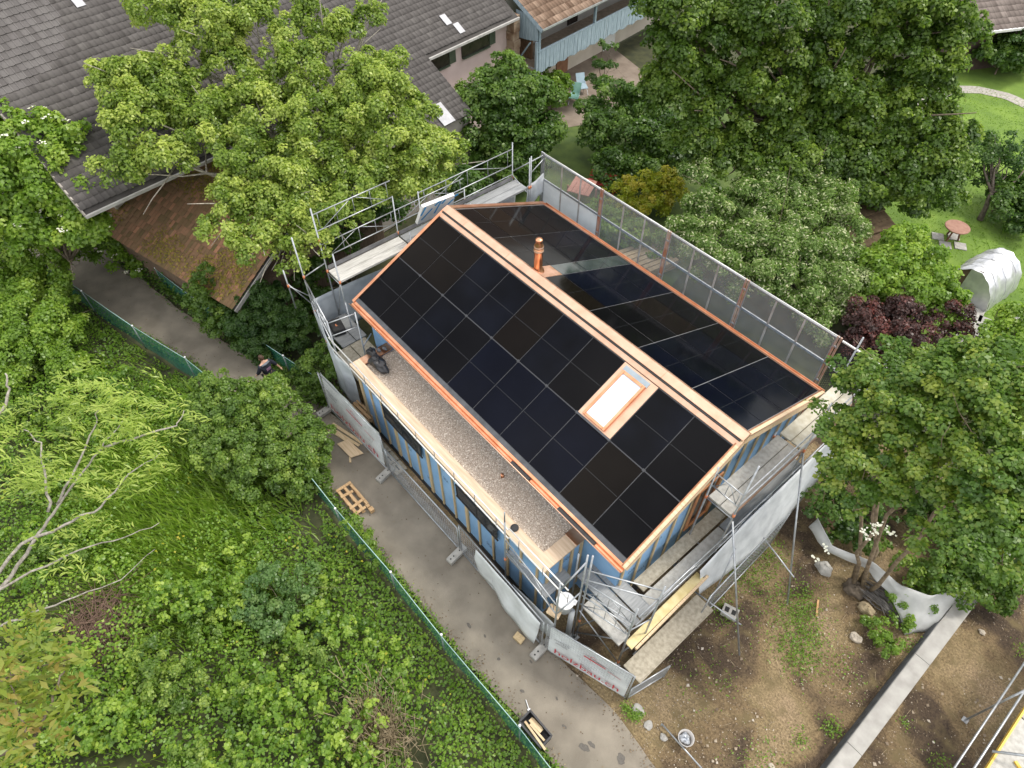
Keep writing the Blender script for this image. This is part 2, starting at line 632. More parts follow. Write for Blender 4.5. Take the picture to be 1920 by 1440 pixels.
# curved gravel walk round the far lawn
gw = []
cpts = [(3.4, 27.2), (2.6, 29.5), (2.7, 32.2), (3.8, 33.4), (5.2, 33.9), (7.0, 33.6), (9.0, 32.6), (12, 30.5)]
P0 = np.array(cpts)
tt = np.linspace(0, len(cpts) - 1, 40)
cx, cy = np.interp(tt, range(len(cpts)), P0[:, 0]), np.interp(tt, range(len(cpts)), P0[:, 1])
dx, dy = np.gradient(cx), np.gradient(cy)
ln = np.hypot(dx, dy)
gv, gf = [], []
for i in range(40):
    ox, oy = -dy[i] / ln[i] * 0.42, dx[i] / ln[i] * 0.42
    gv += [(cx[i] + ox, cy[i] + oy, 0.03), (cx[i] - ox, cy[i] - oy, 0.03)]
    if i:
        gf.append((2 * i - 2, 2 * i - 1, 2 * i + 1, 2 * i))
struct('garden_path', B().add(gv, gf), mat('garden_gravel', (0.28, 0.26, 0.23), (0.40, 0.38, 0.34), 8, 0.95))
# hillside behind everything, so that no horizon gap shows from other places
hv, hf = [], []
for i in range(25):
    a = i / 24 * 2 * math.pi
    for r_, z_ in ((150, -0.2), (210, 16 + 6 * math.sin(a * 3)), (216, -1)):
        hv.append((r_ * math.cos(a), r_ * math.sin(a), z_))
for i in range(24):
    for s in range(2):
        a = i * 3 + s
        hf.append((a, a + 3, a + 4, a + 1))
struct('hills', B().add(hv, hf), mat('hill_wood', (0.03, 0.05, 0.02), (0.06, 0.09, 0.03), 0.2, 0.95))

# ================================================================== TIMBER HOUSE
A1, A2 = 0.427984, 0.393339
ZR = 5.6
WOOD = mat('spruce_board', (0.55, 0.40, 0.24), (0.70, 0.54, 0.36), 3, 0.65, stretch=(0.4, 8, 8), bump=0.1)
BATTEN = mat('batten_wood', (0.42, 0.31, 0.17), (0.58, 0.45, 0.26), 4, 0.7, stretch=(8, 8, 0.6))
COPPER = mat('copper', (0.64, 0.28, 0.15), (0.78, 0.41, 0.25), 2.5, 0.28, 1.0, bump=0.04, bscale=14)
COPPER_BRIGHT = mat('copper_new_sheet', (0.62, 0.385, 0.265), (0.71, 0.475, 0.345), 3, 0.42, 0.75, bump=0.08, bscale=9, c3=(0.62, 0.36, 0.25))
COPPER_DULL = mat('copper_stained', (0.50, 0.28, 0.17), (0.72, 0.46, 0.33), 4, 0.45, 0.85, bump=0.1)
DARK = mat('bitumen_black', (0.018, 0.018, 0.02), (0.03, 0.03, 0.032), 6, 0.75)
SLATE = mat('eave_rail_grey', (0.055, 0.06, 0.066), (0.085, 0.09, 0.1), 5, 0.55, 0.3)
BLUE = mat('blue_membrane', (0.19, 0.36, 0.58), (0.25, 0.43, 0.66), 1.6, 0.55, bump=0.25, bscale=3)
INK = mat('print_navy', (0.012, 0.02, 0.06), None, rough=0.6)
ZINC = mat('zinc_sheet', (0.30, 0.36, 0.40), (0.38, 0.44, 0.48), 3, 0.35, 0.9)

house = thing('timber_house', 'blue wrapped timber house with black solar roof and copper trim', 'house', None, (5.7, 0, 0))


def PL(x, s, h=0.0):          # point on the left roof plane, s down the slope, h above it
    return Vector((x, -s * math.cos(A1) - h * math.sin(A1), ZR - s * math.sin(A1) + h * math.cos(A1)))


def PR(x, s, h=0.0):
    return Vector((x, s * math.cos(A2) + h * math.sin(A2), ZR - s * math.sin(A2) + h * math.cos(A2)))


def slab(b, F, x0, x1, s0, s1, h0, h1):
    vv = [F(x0, s0, h0), F(x1, s0, h0), F(x1, s1, h0), F(x0, s1, h0), F(x0, s0, h1), F(x1, s0, h1), F(x1, s1, h1), F(x0, s1, h1)]
    b.add(vv, [(3, 2, 1, 0), (4, 5, 6, 7), (0, 1, 5, 4), (1, 2, 6, 5), (2, 3, 7, 6), (3, 0, 4, 7)])
    return b


# walls: gable-ended box and the low annex, as closed shells
w = B()
gy0, gy1 = -3.5, 3.85
zl = ZR - 3.5 / math.cos(A1) * math.sin(A1) - 0.22
zr2 = ZR - 3.85 / math.cos(A2) * math.sin(A2) - 0.22
prof = [(gy0, 0.0), (gy1, 0.0), (gy1, zr2), (0, ZR - 0.24), (gy0, zl)]
w.prism([(0.25, y, z) for y, z in prof], (10.97, 0, 0))
wall = w.build('wall', BLUE, house)
annex = B().box((1.45, -4.85, 0.0), (10.0, -3.502, 2.86)).build('annex_wall', BLUE, house)
B().box((1.43, -4.87, 0.0), (10.02, -4.851, 0.26)).build('plinth', DARK, annex)
B().box((11.221, -3.52, 0.0), (11.24, 3.87, 1.02)).build('plinth', DARK, wall)

# roof deck, solar panels in two slopes
UND = mat('panel_rail_aluminium', (0.055, 0.057, 0.062), (0.08, 0.082, 0.088), 5, 0.45, 0.6)
bL = slab(B(), PL, 0.0, 11.40, 0.22, 4.10, -0.20, -0.012)
roofL = bL.build('roof_slope', UND, house)
bR = slab(B(), PR, 0.06, 11.38, 0.02, 4.44, -0.20, -0.012)
roofR = bR.build('roof_slope', mat('panel_rail_bright', (0.22, 0.225, 0.23), (0.28, 0.285, 0.29), 5, 0.45, 0.5), house)

PANEL, n_, l_, p_, o_ = nt('solar_glass')
p_.inputs['Roughness'].default_value = 0.11
p_.inputs['Specular IOR Level'].default_value = 0.065
co = n_.new('ShaderNodeTexCoord')
tx = n_.new('ShaderNodeTexNoise'); tx.inputs['Scale'].default_value = 0.8
l_.new(co.outputs['Object'], tx.inputs['Vector'])
rp = n_.new('ShaderNodeValToRGB')
rp.color_ramp.elements[0].position, rp.color_ramp.elements[0].color = 0.3, (0.0025, 0.0028, 0.004, 1)
rp.color_ramp.elements[1].position, rp.color_ramp.elements[1].color = 0.7, (0.005, 0.006, 0.010, 1)
l_.new(tx.outputs['Fac'], rp.inputs['Fac']); l_.new(rp.outputs['Color'], p_.inputs['Base Color'])
tr_ = n_.new('ShaderNodeTexNoise'); tr_.inputs['Scale'].default_value = 1.1; tr_.inputs['Detail'].default_value = 6
l_.new(co.outputs['Object'], tr_.inputs['Vector'])
rr_ = n_.new('ShaderNodeMapRange')
rr_.inputs['To Min'].default_value = 0.05; rr_.inputs['To Max'].default_value = 0.14
l_.new(tr_.outputs['Fac'], rr_.inputs['Value']); l_.new(rr_.outputs['Result'], p_.inputs['Roughness'])
PANELS = [PANEL]
for tnt in ((0.0035, 0.0045, 0.0095), (0.0075, 0.006, 0.0052), (0.0045, 0.0045, 0.0055)):
    pm = PANEL.copy()
    for nd in pm.node_tree.nodes:
        if nd.type == 'VALTORGB':
            nd.color_ramp.elements[0].color = (*[c_ * 0.7 for c_ in tnt], 1)
            nd.color_ramp.elements[1].color = (*tnt, 1)
    PANELS.append(pm)
BUS = mat('cell_gap_line', (0.022, 0.024, 0.028), None, rough=0.2)
STEEL = mat('galvanised_steel', (0.36, 0.38, 0.40), (0.50, 0.52, 0.54), 7, 0.42, 0.75, bump=0.05)
CLIP = mat('clip_metal', (0.06, 0.062, 0.068), None, rough=0.4, metal=0.7)
PW, PLn, E1, E2 = 1.14, 1.786862, 0.396825, -0.179587
gap = 0.013


def panel(F, x0, x1, s0, s1, par, mid=True):
    b = slab(B(), F, x0 + gap, x1 - gap, s0 + gap, s1 - gap, -0.0115, 0.0)
    tl = [rng.normal(0, 0.0022) for _ in range(4)]          # every pane lies a hair differently
    for i_ in range(4):
        v_ = Vector(b.v[4 + i_])
        b.v[4 + i_] = (v_.x, v_.y, v_.z + tl[i_])
    o = b.build('solar_panel', PANELS[rng.integers(4)], par)
    if mid:
        if F is PL:
            m_ = (s0 + s1) / 2
            slab(B(), F, x0 + 0.04, x1 - 0.04, m_ - 0.004, m_ + 0.004, 0.004, 0.005).build('cell_gap', BUS, par)
        else:
            m_ = (x0 + x1) / 2
            slab(B(), F, m_ - 0.004, m_ + 0.004, s0 + 0.04, s1 - 0.04, 0.004, 0.005).build('cell_gap', BUS, par)
    return o


for r_ in range(2):
    for c_ in range(10):
        if r_ == 0 and c_ == 7:
            continue
        panel(PL, c_ * PW, (c_ + 1) * PW, E1 + r_ * PLn, E1 + (r_ + 1) * PLn, roofL)
# seam rail and clips along the middle of the left slope
slab(B(), PL, 0.0, 11.40, E1 + PLn - 0.014, E1 + PLn + 0.014, -0.011, 0.006).build('seam_rail', CLIP, roofL)
for c_ in range(1, 10):
    slab(B(), PL, c_ * PW - 0.04, c_ * PW + 0.04, E1 + PLn - 0.035, E1 + PLn + 0.035, 0.0062, 0.012).build('panel_clip', CLIP, roofL)
X0, ST = 0.214125, 0.54309
cols = [(X0 - 0.1, X0 + PLn), (X0 + PLn, X0 + 2 * PLn)] + \
       [(X0 + ST + (2 + i) * PLn, X0 + ST + (3 + i) * PLn) for i in range(4)]
cols[-1] = (cols[-1][0], 11.36)
for ci, (xa, xb) in enumerate(cols):
    for r_ in range(4):
        s0 = max(E2 + r_ * PW, 0.05)
        panel(PR, xa, xb, s0, E2 + (r_ + 1) * PW, roofR)
# narrow glass infill strip beside the flue and the copper plate under it
xs0, xs1 = X0 + 2 * PLn, X0 + ST + 2 * PLn
INF = mat('infill_glass', (0.018, 0.026, 0.026), (0.03, 0.042, 0.042), 3, 0.1, 0, spec=0.7)
for r_ in range(1, 4):
    slab(B(), PR, xs0 + gap, xs1 - gap, E2 + r_ * PW + gap, E2 + (r_ + 1) * PW - gap, -0.0115, 0.0).build('infill_pane', INF, roofR)
slab(B(), PR, xs0 + 0.005, xs1 - 0.005, 0.05, E2 + PW - 0.01, -0.0115, 0.004).build('flue_plate', COPPER_DULL, roofR)

# flue: stacked copper pipe
fc = PR(3.93, 0.30, 0)
fl = B().lathe((fc.x, fc.y, fc.z - 0.1), [(0.19, 0.0), (0.19, 0.06), (0.17, 0.12), (0.125, 0.18), (0.125, 0.80), (0.135, 0.81), (0.135, 0.87), (0.12, 0.88),
                                          (0.115, 0.93), (0.13, 0.94), (0.13, 1.0), (0.095, 1.07), (0.095, 1.14), (0.105, 1.15), (0.105, 1.2), (0.02, 1.22)], 26)
flue = fl.build('flue', COPPER, house, True)
B().lathe((fc.x, fc.y, fc.z + 0.695), [(0.145, 0.0), (0.145, 0.035), (0.13, 0.05)], 26).build('collar', COPPER_BRIGHT, flue, True)
B().lathe((fc.x, fc.y, fc.z + 0.83), [(0.14, 0.0), (0.14, 0.03), (0.125, 0.05)], 26).build('collar', COPPER_BRIGHT, flue, True)

# ridge: wide copper cap leaning to the left slope, dark ventilation slot, narrow strip above the left panels
def strip_plate(y0, z0, y1, z1, th, x0=-0.06, x1=11.50):
    return B().add([(x0, y0, z0), (x1, y0, z0), (x1, y1, z1), (x0, y1, z1), (x0, y0, z0 - th), (x1, y0, z0 - th), (x1, y1, z1 - th), (x0, y1, z1 - th)],
                   [(0, 1, 2, 3), (7, 6, 5, 4), (0, 4, 5, 1), (1, 5, 6, 2), (2, 6, 7, 3), (3, 7, 4, 0)])


ridge = strip_plate(0.03, 5.672, -0.195, 5.60, 0.02).build('ridge_cap', COPPER_BRIGHT, house)
strip_plate(0.125, 5.60, 0.032, 5.674, 0.02).build('ridge_fold', COPPER_DULL, ridge)
B().box((0.0, -0.24, 5.42), (11.44, -0.02, 5.575)).build('ventilation_slot', DARK, ridge)
strip_plate(-0.242, 5.545, -0.345, 5.462, 0.02).build('ridge_flashing', COPPER_BRIGHT, ridge)
for i in range(6):
    x = 1.0 + i * 2.0
    strip_plate(0.028, 5.675, -0.194, 5.604, 0.002, x, x + 0.012).build('cap_seam', COPPER_DULL, ridge)

# verge boards on both gables, copper edging on top
for F, smax, tagx in ((PL, 4.16, 0), (PR, 4.5, 0)):
    s0v = 0.16 if F is PL else 0.06
    vb = slab(B(), F, 11.418, 11.505, s0v, smax, -0.26, 0.026).build('verge_board', WOOD, house)
    slab(B(), F, 11.385, 11.4175, s0v, smax, -0.01, 0.034).build('verge_trim', mat('copper_edge_dark', (0.30, 0.13, 0.07), (0.48, 0.24, 0.14), 5, 0.4, 0.8), vb)
    slab(B(), F, 11.506, 11.512, s0v, smax, -0.03, 0.024).build('verge_lip', COPPER_BRIGHT, vb)
    vb = slab(B(), F, -0.09, -0.005 if F is PL else 0.055, s0v, smax, -0.26, 0.012).build('verge_board', COPPER_DULL, house)
    slab(B(), F, -0.095, 0.012 if F is PL else 0.07, s0v, smax, 0.013, 0.035).build('verge_trim', COPPER, vb)

# left eave: dark rail, copper apron and half-round gutter
er = slab(B(), PL, 0.0, 11.40, E1 + 2 * PLn, 4.10, -0.011, 0.012).build('eave_rail', SLATE, house)
slab(B(), PL, 0.0, 11.42, 4.101, 4.17, -0.05, 0.004).build('eave_apron', COPPER, er)


def gutter(x0, x1, y, z, r, side):
    vs_, fs_ = [], []
    n = 10
    for x in (x0, x1):
        for j in range(n + 1):
            a = math.pi + math.pi * j / n
            vs_.append((x, y + r * math.cos(a), z + r * math.sin(a)))
        for j in range(n, -1, -1):
            a = math.pi + math.pi * j / n
            vs_.append((x, y + (r - 0.008) * math.cos(a), z + (r - 0.008) * math.sin(a)))
    k = 2 * (n + 1)
    for j in range(k - 1):
        fs_.append((j, j + 1, k + j + 1, k + j))
    return B().add(vs_, fs_)


eL = PL(0, 4.17)
gut = gutter(-0.08, 11.48, eL.y - 0.06, eL.z - 0.02, 0.07, -1).build('gutter', COPPER, house, True)
B().tube([(-0.08, eL.y - 0.13, eL.z - 0.018), (11.48, eL.y - 0.13, eL.z - 0.018)], 0.013, 8).build('gutter_bead', COPPER_BRIGHT, gut, True)
for x0, x1 in ((7.6, 8.3), (9.35, 10.6)):
    # leaf litter and dark water lying in the gutter
    B().box((x0, eL.y - 0.11, eL.z - 0.045), (x1, eL.y - 0.01, eL.z - 0.034)).build('gutter_silt', DARK, gut)
slab(B(), PL, 1.3, 11.40, 4.02, 4.12, -0.30, -0.21).build('fascia_board', WOOD, er)
eR = PR(0, 4.44)
gr = gutter(0.0, 11.46, eR.y + 0.075, eR.z - 0.03, 0.08, 1).build('gutter', COPPER, house, True)
slab(B(), PR, 0.0, 11.42, 4.41, 4.47, -0.02, 0.006).build('eave_apron', COPPER, gr)

# roof window in the seventh field of the upper row
sx0, sx1 = 7 * PW, 8 * PW
ss0, ss1 = E1, E1 + PLn
sky_w = slab(B(), PL, sx0 + 0.01, sx1 - 0.01, ss0, ss1 - 0.02, -0.0115, 0.008).build('roof_window', COPPER_BRIGHT, house)
slab(B(), PL, sx0 + 0.10, sx1 - 0.22, ss0 + 0.05, ss0 + 0.20, 0.009, 0.03).build('flashing_head', ZINC, sky_w)
FR = COPPER
fx0, fx1, fs0, fs1 = sx0 + 0.14, sx1 - 0.24, ss0 + 0.20, ss1 - 0.07
for nm, (xa, xb, sa, sb) in {'frame_left': (fx0, fx0 + 0.075, fs0, fs1), 'frame_right': (fx1 - 0.075, fx1, fs0, fs1),
                             'frame_top': (fx0 + 0.075, fx1 - 0.075, fs0, fs0 + 0.085), 'frame_foot': (fx0 + 0.075, fx1 - 0.075, fs1 - 0.075, fs1)}.items():
    bevel(slab(B(), PL, xa, xb, sa, sb, 0.009, 0.09).build('window_frame', FR, sky_w), 0.012)
slab(B(), PL, fx0 + 0.07, fx1 - 0.07, fs0 + 0.08, fs1 - 0.07, 0.02, 0.06).build('pane', mat('white_blind_glass', (0.56, 0.64, 0.72), None, rough=0.06, spec=0.6, coat=1.0), sky_w)
slab(B(), PL, sx0 - 0.02, sx1 + 0.03, ss1 - 0.03, ss1 + 0.025, 0.007, 0.035).build('sill_apron', SLATE, sky_w)

# annex: boards round the gravel roof
PLANK = mat('parapet_board', (0.47, 0.345, 0.235), (0.60, 0.475, 0.345), 2.4, 0.6, stretch=(0.5, 6, 6), bump=0.15, c3=(0.56, 0.36, 0.24))
pb = B().box((1.32, -4.96, 2.93), (10.10, -4.60, 2.985)).build('parapet_board', PLANK, house)
B().box((9.70, -4.598, 2.93), (10.10, -3.62, 2.985)).build('parapet_board', PLANK, house)
B().box((1.32, -4.598, 2.93), (1.62, -3.62, 2.985)).build('parapet_board', COPPER_DULL, house)
B().box((9.68, -3.86, 2.986), (10.11, -3.56, 2.995)).build('copper_upstand', COPPER, house)
B().box((1.30, -3.92, 2.986), (1.64, -3.60, 2.995)).build('copper_upstand', COPPER, house)
B().box((1.33, -4.948, 2.862), (10.09, -4.86, 2.929)).build('parapet_batten', BATTEN, pb)
GRAV = mat('roof_gravel', (0.36, 0.29, 0.23), (0.56, 0.47, 0.385), 55, 0.95, bump=1.0, bscale=70, detail=4)
gravel_bed = B().box((1.62, -4.60, 2.861), (9.70, -3.505, 2.90)).build('gravel_bed', GRAV, house)
n = 13000
c = np.stack([rng.uniform(1.64, 9.68, n), rng.uniform(-4.59, -3.52, n), rng.uniform(2.895, 2.912, n)], 1)
s = rng.uniform(0.008, 0.021, n)[:, None]
oc = np.array([[1, 0, 0], [0, 1, 0], [-1, 0, 0], [0, -1, 0], [0, 0, .7], [0, 0, -.7]], float)
v = (c[:, None, :] + oc[None] * s[:, None, :] * rng.uniform(0.7, 1.4, (n, 6, 1))).reshape(-1, 3)
f = np.array([[0, 1, 4], [1, 2, 4], [2, 3, 4], [3, 0, 4]])
f = (np.arange(n)[:, None, None] * 6 + f[None]).reshape(-1, 3)
PEB = leaf_mat('pebble', (0.27, 0.21, 0.165), (0.55, 0.46, 0.375), (0.85, 0.78, 0.68), 0.0, 0.9)
np_mesh('gravel', v, f, PEB, house, 'stuff', np.repeat(np.clip(rng.normal(0.5, 0.28, n), 0, 1), 4))
# two copper outlets and a roof drain
B().lathe((7.35, -3.95, 2.9), [(0.05, 0), (0.05, 0.12), (0.035, 0.125)], 14).build('copper_outlet', COPPER, house, True)
# downpipe wad lying on the gravel: a roll of tape
# vertical battens along the annex front
xb = 1.55
i = 0
while xb < 10.0:
    wd = 0.06 if i % 3 else 0.12
    z1 = 2.86
    B().box((xb, -4.90, 0.30), (xb + wd, -4.852, z1)).build('batten', BATTEN, annex)
    xb += 0.585 + 0.03 * math.sin(i * 2.1)
    i += 1
for y in (-4.78, -4.32, -3.95, -3.62):
    B().box((10.003, y, 0.3), (10.05, y + 0.08, 2.86)).build('batten', BATTEN, annex)
# two strip windows under the annex eave
GLASS = mat('dark_glass', (0.012, 0.013, 0.015), (0.02, 0.022, 0.025), 2, 0.08, spec=0.6)
for x0, x1 in ((2.95, 4.85), (6.55, 8.28)):
    sw = B().box((x0, -4.93, 1.95), (x1, -4.905, 2.46)).build('strip_window', GLASS, annex)
    B().box((x0 - 0.04, -4.945, 1.90), (x1 + 0.04, -4.906, 1.948)).build('window_sill', DARK, sw)
    B().box((x0 - 0.04, -4.945, 2.462), (x1 + 0.04, -4.906, 2.52)).build('window_head', DARK, sw)
    for k in range(3):
        xx = x0 + (x1 - x0) * k / 2
        B().box((xx - 0.02, -4.94, 1.949), (xx + 0.02, -4.931, 2.461)).build('window_bar', DARK, sw)
# battens and opening on the front gable
for k in range(13):
    y = -3.42 + k * 0.6
    zt = (ZR - abs(y) * math.tan(A1 if y < 0 else A2)) - 0.34
    if -0.1 < y + 0.35 < 0.9 and False:
        continue
    B().box((11.242, y, 1.0), (11.285, y + 0.06, zt)).build('batten', BATTEN, wall)
gw_ = B().box((11.288, -0.95, 2.0), (11.31, -0.12, 3.95)).build('gable_window', GLASS, wall)
LARCH = mat('larch_frame', (0.32, 0.13, 0.05), (0.45, 0.20, 0.08), 4, 0.5, stretch=(6, 6, 0.7))
for a_, b_ in (((11.311, -1.02, 2.0), (11.35, -0.93, 3.95)), ((11.311, -0.14, 2.0), (11.35, -0.05, 3.95)), ((11.311, -0.93, 3.87), (11.35, -0.14, 3.95)),
               ((11.311, -0.93, 2.0), (11.35, -0.14, 2.08)), ((11.311, -0.56, 2.08), (11.345, -0.50, 3.87))):
    B().box(a_, b_).build('window_frame', LARCH, gw_)
B().box((11.29, -0.40, 5.02), (11.32, 0.28, 5.14)).build('vent_gap', DARK, wall)


def text_mesh(s, size, m, parent, origin, xdir, ydir, name='lettering', off=0.0, shear=0.0, squash=1.0, width=None):
    cu = bpy.data.curves.new('t', 'FONT')
    cu.body = s
    cu.size = size
    cu.shear = shear
    to = bpy.data.objects.new('t', cu)
    COL.objects.link(to)
    dg = bpy.context.evaluated_depsgraph_get()
    me = bpy.data.meshes.new_from_object(to.evaluated_get(dg))
    bpy.data.objects.remove(to)
    bpy.data.curves.remove(cu)
    if width:
        squash = width / max(v_.co.x for v_ in me.vertices)
    xd, yd = Vector(xdir).normalized(), Vector(ydir).normalized()
    nd = xd.cross(yd)
    o0 = Vector(origin) + nd * off
    for v_ in me.vertices:
        v_.co = o0 + xd * v_.co.x * squash + yd * v_.co.y
    me.materials.clear()
    me.materials.append(m)
    o = bpy.data.objects.new(name, me)
    COL.objects.link(o)
    attach(o, parent)
    return o


for k, (y, z, s_) in enumerate([(-3.05, 2.05, 0.2), (-2.6, 1.45, 0.24), (-2.15, 2.6, 0.2), (-1.68, 1.75, 0.24), (-1.7, 3.2, 0.2), (0.25, 4.2, 0.2), (0.7, 3.6, 0.22),
                                (1.15, 4.35, 0.2), (2.1, 3.7, 0.2), (-3.1, 1.2, 0.2), (-2.15, 1.1, 0.16)]):
    text_mesh('SIGA', s_, INK, wall, (11.2205, y - 0.02, z), (0, 1, 0), (0, 0, 1), off=0.001, squash=0.62)
for k in range(9):
    text_mesh('SIGA', 0.2, INK, annex, (2.0 + k * 0.95, -4.8505, 0.75 + 0.55 * (k * 2 % 3)), (1, 0, 0), (0, 0, 1), off=0.001, squash=0.55)
text_mesh('SIGA', 0.24, INK, annex, (10.0015, -4.2, 2.3), (0, 1, 0), (0, 0, 1), off=0.001, squash=0.62)

# ================================================================== SCAFFOLDING
ORANGE = mat('rust_orange', (0.55, 0.16, 0.06), (0.68, 0.28, 0.14), 8, 0.7)
DECKW = mat('deck_weathered', (0.40, 0.39, 0.36), (0.56, 0.55, 0.52), 3, 0.8, stretch=(9, 0.7, 9), bump=0.4)
DECKP = mat('deck_perforated_steel', (0.33, 0.32, 0.29), (0.45, 0.44, 0.41), 9, 0.7, 0.1, bump=0.5, bscale=25, c3=(0.40, 0.36, 0.25))
DECKL = mat('deck_lichen', (0.46, 0.43, 0.33), (0.58, 0.56, 0.48), 6, 0.8, bump=0.3, c3=(0.50, 0.42, 0.22))
DECKB = mat('deck_brown_ply', (0.28, 0.25, 0.19), (0.42, 0.38, 0.30), 10, 0.85, bump=0.3)
DECKG = mat('deck_grey', (0.25, 0.26, 0.265), (0.34, 0.35, 0.355), 4, 0.6, 0.3, stretch=(6, 0.6, 6))
TOE = mat('toe_board_grey', (0.11, 0.11, 0.115), (0.18, 0.18, 0.185), 4, 0.8)
TARP = mat('grey_tarpaulin', (0.40, 0.44, 0.47), (0.53, 0.57, 0.60), 2.6, 0.55, bump=0.8, bscale=3.5, detail=9)
TARPW = mat('white_tarpaulin', (0.50, 0.53, 0.55), (0.66, 0.69, 0.71), 2.6, 0.5, bump=0.9, bscale=3.2, detail=9)
R0 = 0.024


def post(par, x, y, z0, z1, foot=True, collars=()):
    o = B().tube([(x, y, z0), (x, y, z1)], R0, 8).build('post', STEEL, par, True)
    if foot:
        B().box((x - 0.07, y - 0.07, z0 + 0.051), (x + 0.07, y + 0.07, z0 + 0.065)).build('base_plate', STEEL, o)
    for z in collars:
        B().tube([(x, y, z), (x, y, z + 0.12)], R0 + 0.012, 8).build('coupler', ORANGE, o, True)
    return o


def rail(par, p, q, r=0.02, name='rail', m=None):
    return B().tube([p, q], r, 7).build(name, m or STEEL, par, True)


def lattice(par, p, q, h=0.5, n=4, name='guard_rail'):
    """double guard rail with uprights and a zig-zag brace, one welded piece"""
    p, q = Vector(p), Vector(q)
    z = Vector((0, 0, h))
    b = B().tube([p, q], 0.019, 7).tube([p + z, q + z], 0.019, 7)
    for i in range(n + 1):
        t = (i + 0.25) / (n + 0.5)
        a = p.lerp(q, t)
        b.tube([a, a + z], 0.010, 5)
    b.tube([p.lerp(q, 0.08), p.lerp(q, 0.48) + z], 0.011, 5)
    b.tube([p.lerp(q, 0.92), p.lerp(q, 0.52) + z], 0.011, 5)
    return b.build(name, STEEL, par, True)


def deck(par, x0, x1, y0, y1, z, m, boards=1, along='y'):
    w_ = (x1 - x0) if along == 'y' else (y1 - y0)
    for i in range(boards):
        b = B()
        if along == 'y':
            a0, a1 = x0 + w_ * i / boards + 0.006, x0 + w_ * (i + 1) / boards - 0.006
            b.box((a0, y0, z - 0.06), (a1, y1, z)).box((a0, y0 + 0.001, z + 0.0), (a0 + 0.018, y1 - 0.001, z + 0.012)).box((a1 - 0.018, y0 + 0.001, z), (a1, y1 - 0.001, z + 0.012))
        else:
            a0, a1 = y0 + w_ * i / boards + 0.006, y0 + w_ * (i + 1) / boards - 0.006
            b.box((x0, a0, z - 0.06), (x1, a1, z)).box((x0 + 0.001, a0, z), (x1 - 0.001, a0 + 0.018, z + 0.012)).box((x0 + 0.001, a1 - 0.018, z), (x1 - 0.001, a1, z + 0.012))
        b.build('deck', m, par)


# --- behind the rear gable
sc = thing('scaffold', 'tall tube scaffold with weathered plank decks behind the rear gable', 'scaffold', None, (-1.3, 0, 0))
for y, zt in ((-3.7, 6.35), (-0.95, 5.55), (0.02, 5.3), (1.9, 4.6), (4.12, 5.5)):
    post(sc, -1.72, y, 0, zt, collars=(3.9, 5.1) if y < -3 else (4.05,))
for y, zt in ((-3.7, 5.15), (-0.95, 4.6), (1.55, 4.55), (4.25, 5.2), (4.32, 5.25)):
    post(sc, -0.93, y, 0, zt, collars=(3.95,))
deck(sc, -1.66, -0.96, -3.68, -0.98, 4.0, DECKW, 2)
deck(sc, -1.66, -0.96, -0.92, 1.5, 4.0, DECKG, 2)
deck(sc, -1.66, -0.96, 1.56, 4.2, 4.0, DECKG, 2)
B().box((-1.70, -3.66, 4.02), (-1.68, -0.98, 4.17)).build('toe_board', TOE, sc)
B().box((-1.70, -0.92, 4.02), (-1.68, 4.1, 4.17)).build('toe_board', TOE, sc)
lattice(sc, (-1.72, -3.7, 5.52), (-1.72, -0.95, 5.52), 0.6)
lattice(sc, (-1.72, -3.7, 4.5), (-1.72, -0.95, 4.5), 0.5)
lattice(sc, (-1.72, -0.95, 4.5), (-1.72, 1.9, 4.5), 0.5)
lattice(sc, (-1.72, 0.02, 4.62), (-1.72, 4.12, 4.62), 0.62)
lattice(sc, (-1.72, 0.5, 3.62), (-1.72, 4.12, 3.62), 0.6)
for y in (-3.7, -0.95, 1.9, 4.12):
    rail(sc, (-1.72, y, 3.9), (-0.93, y, 3.9), name='transom')
rail(sc, (-1.72, -3.7, 2.0), (-0.93, -3.7, 4.0), 0.018, 'brace')
rail(sc, (-1.72, 4.12, 4.35), (-1.06, 5.0, 4.95), 0.022, 'transom')
rail(sc, (-0.93, 4.25, 4.55), (-0.93, 5.0, 4.95), 0.018, 'brace')
rail(sc, (-1.72, 4.12, 4.2), (-0.93, 4.25, 3.7), 0.018, 'brace')

# --- corner at the rear left, one storey lower
sc = thing('scaffold', 'low corner scaffold with tarp and duffel at the left end of the flat roof', 'scaffold', None, (-0.4, -4.2, 0))
post(sc, -1.72, -4.5, 0, 5.7, collars=(2.6, 4.1))
post(sc, -0.75, -4.72, 0, 3.6, collars=(2.1,))
post(sc, 0.45, -4.95, 0, 4.15, collars=(2.1,))
post(sc, -1.9, -5.0, 3.0, 4.6, foot=False, collars=(3.9,))
post(sc, -0.85, -3.72, 0, 3.2)
rail(sc, (-1.72, -4.5, 4.15), (-1.72, -3.7, 4.3), 0.022, 'transom')
rail(sc, (-1.9, -5.0, 3.95), (-1.72, -4.5, 3.35), 0.018, 'brace')
rail(sc, (-1.9, -5.0, 4.05), (-1.72, -4.5, 3.0), 0.018, 'brace')
lattice(sc, (-1.72, -4.5, 3.55), (0.45, -4.95, 3.55), 0.52)
rail(sc, (-1.72, -4.5, 3.2), (0.45, -4.95, 3.0), 0.018)
rail(sc, (0.45, -4.95, 4.05), (0.62, -4.1, 4.05), 0.018)
rail(sc, (0.45, -4.95, 3.5), (0.62, -4.1, 3.5), 0.018)
deck(sc, -1.68, -0.30, -4.42, -3.92, 2.0, DECKG, 1, 'x')
deck(sc, -1.68, -0.30, -3.90, -3.50, 2.0, DECKG, 1, 'x')
deck(sc, -0.26, 1.20, -4.80, -4.20, 2.0, DECKB, 1, 'x')
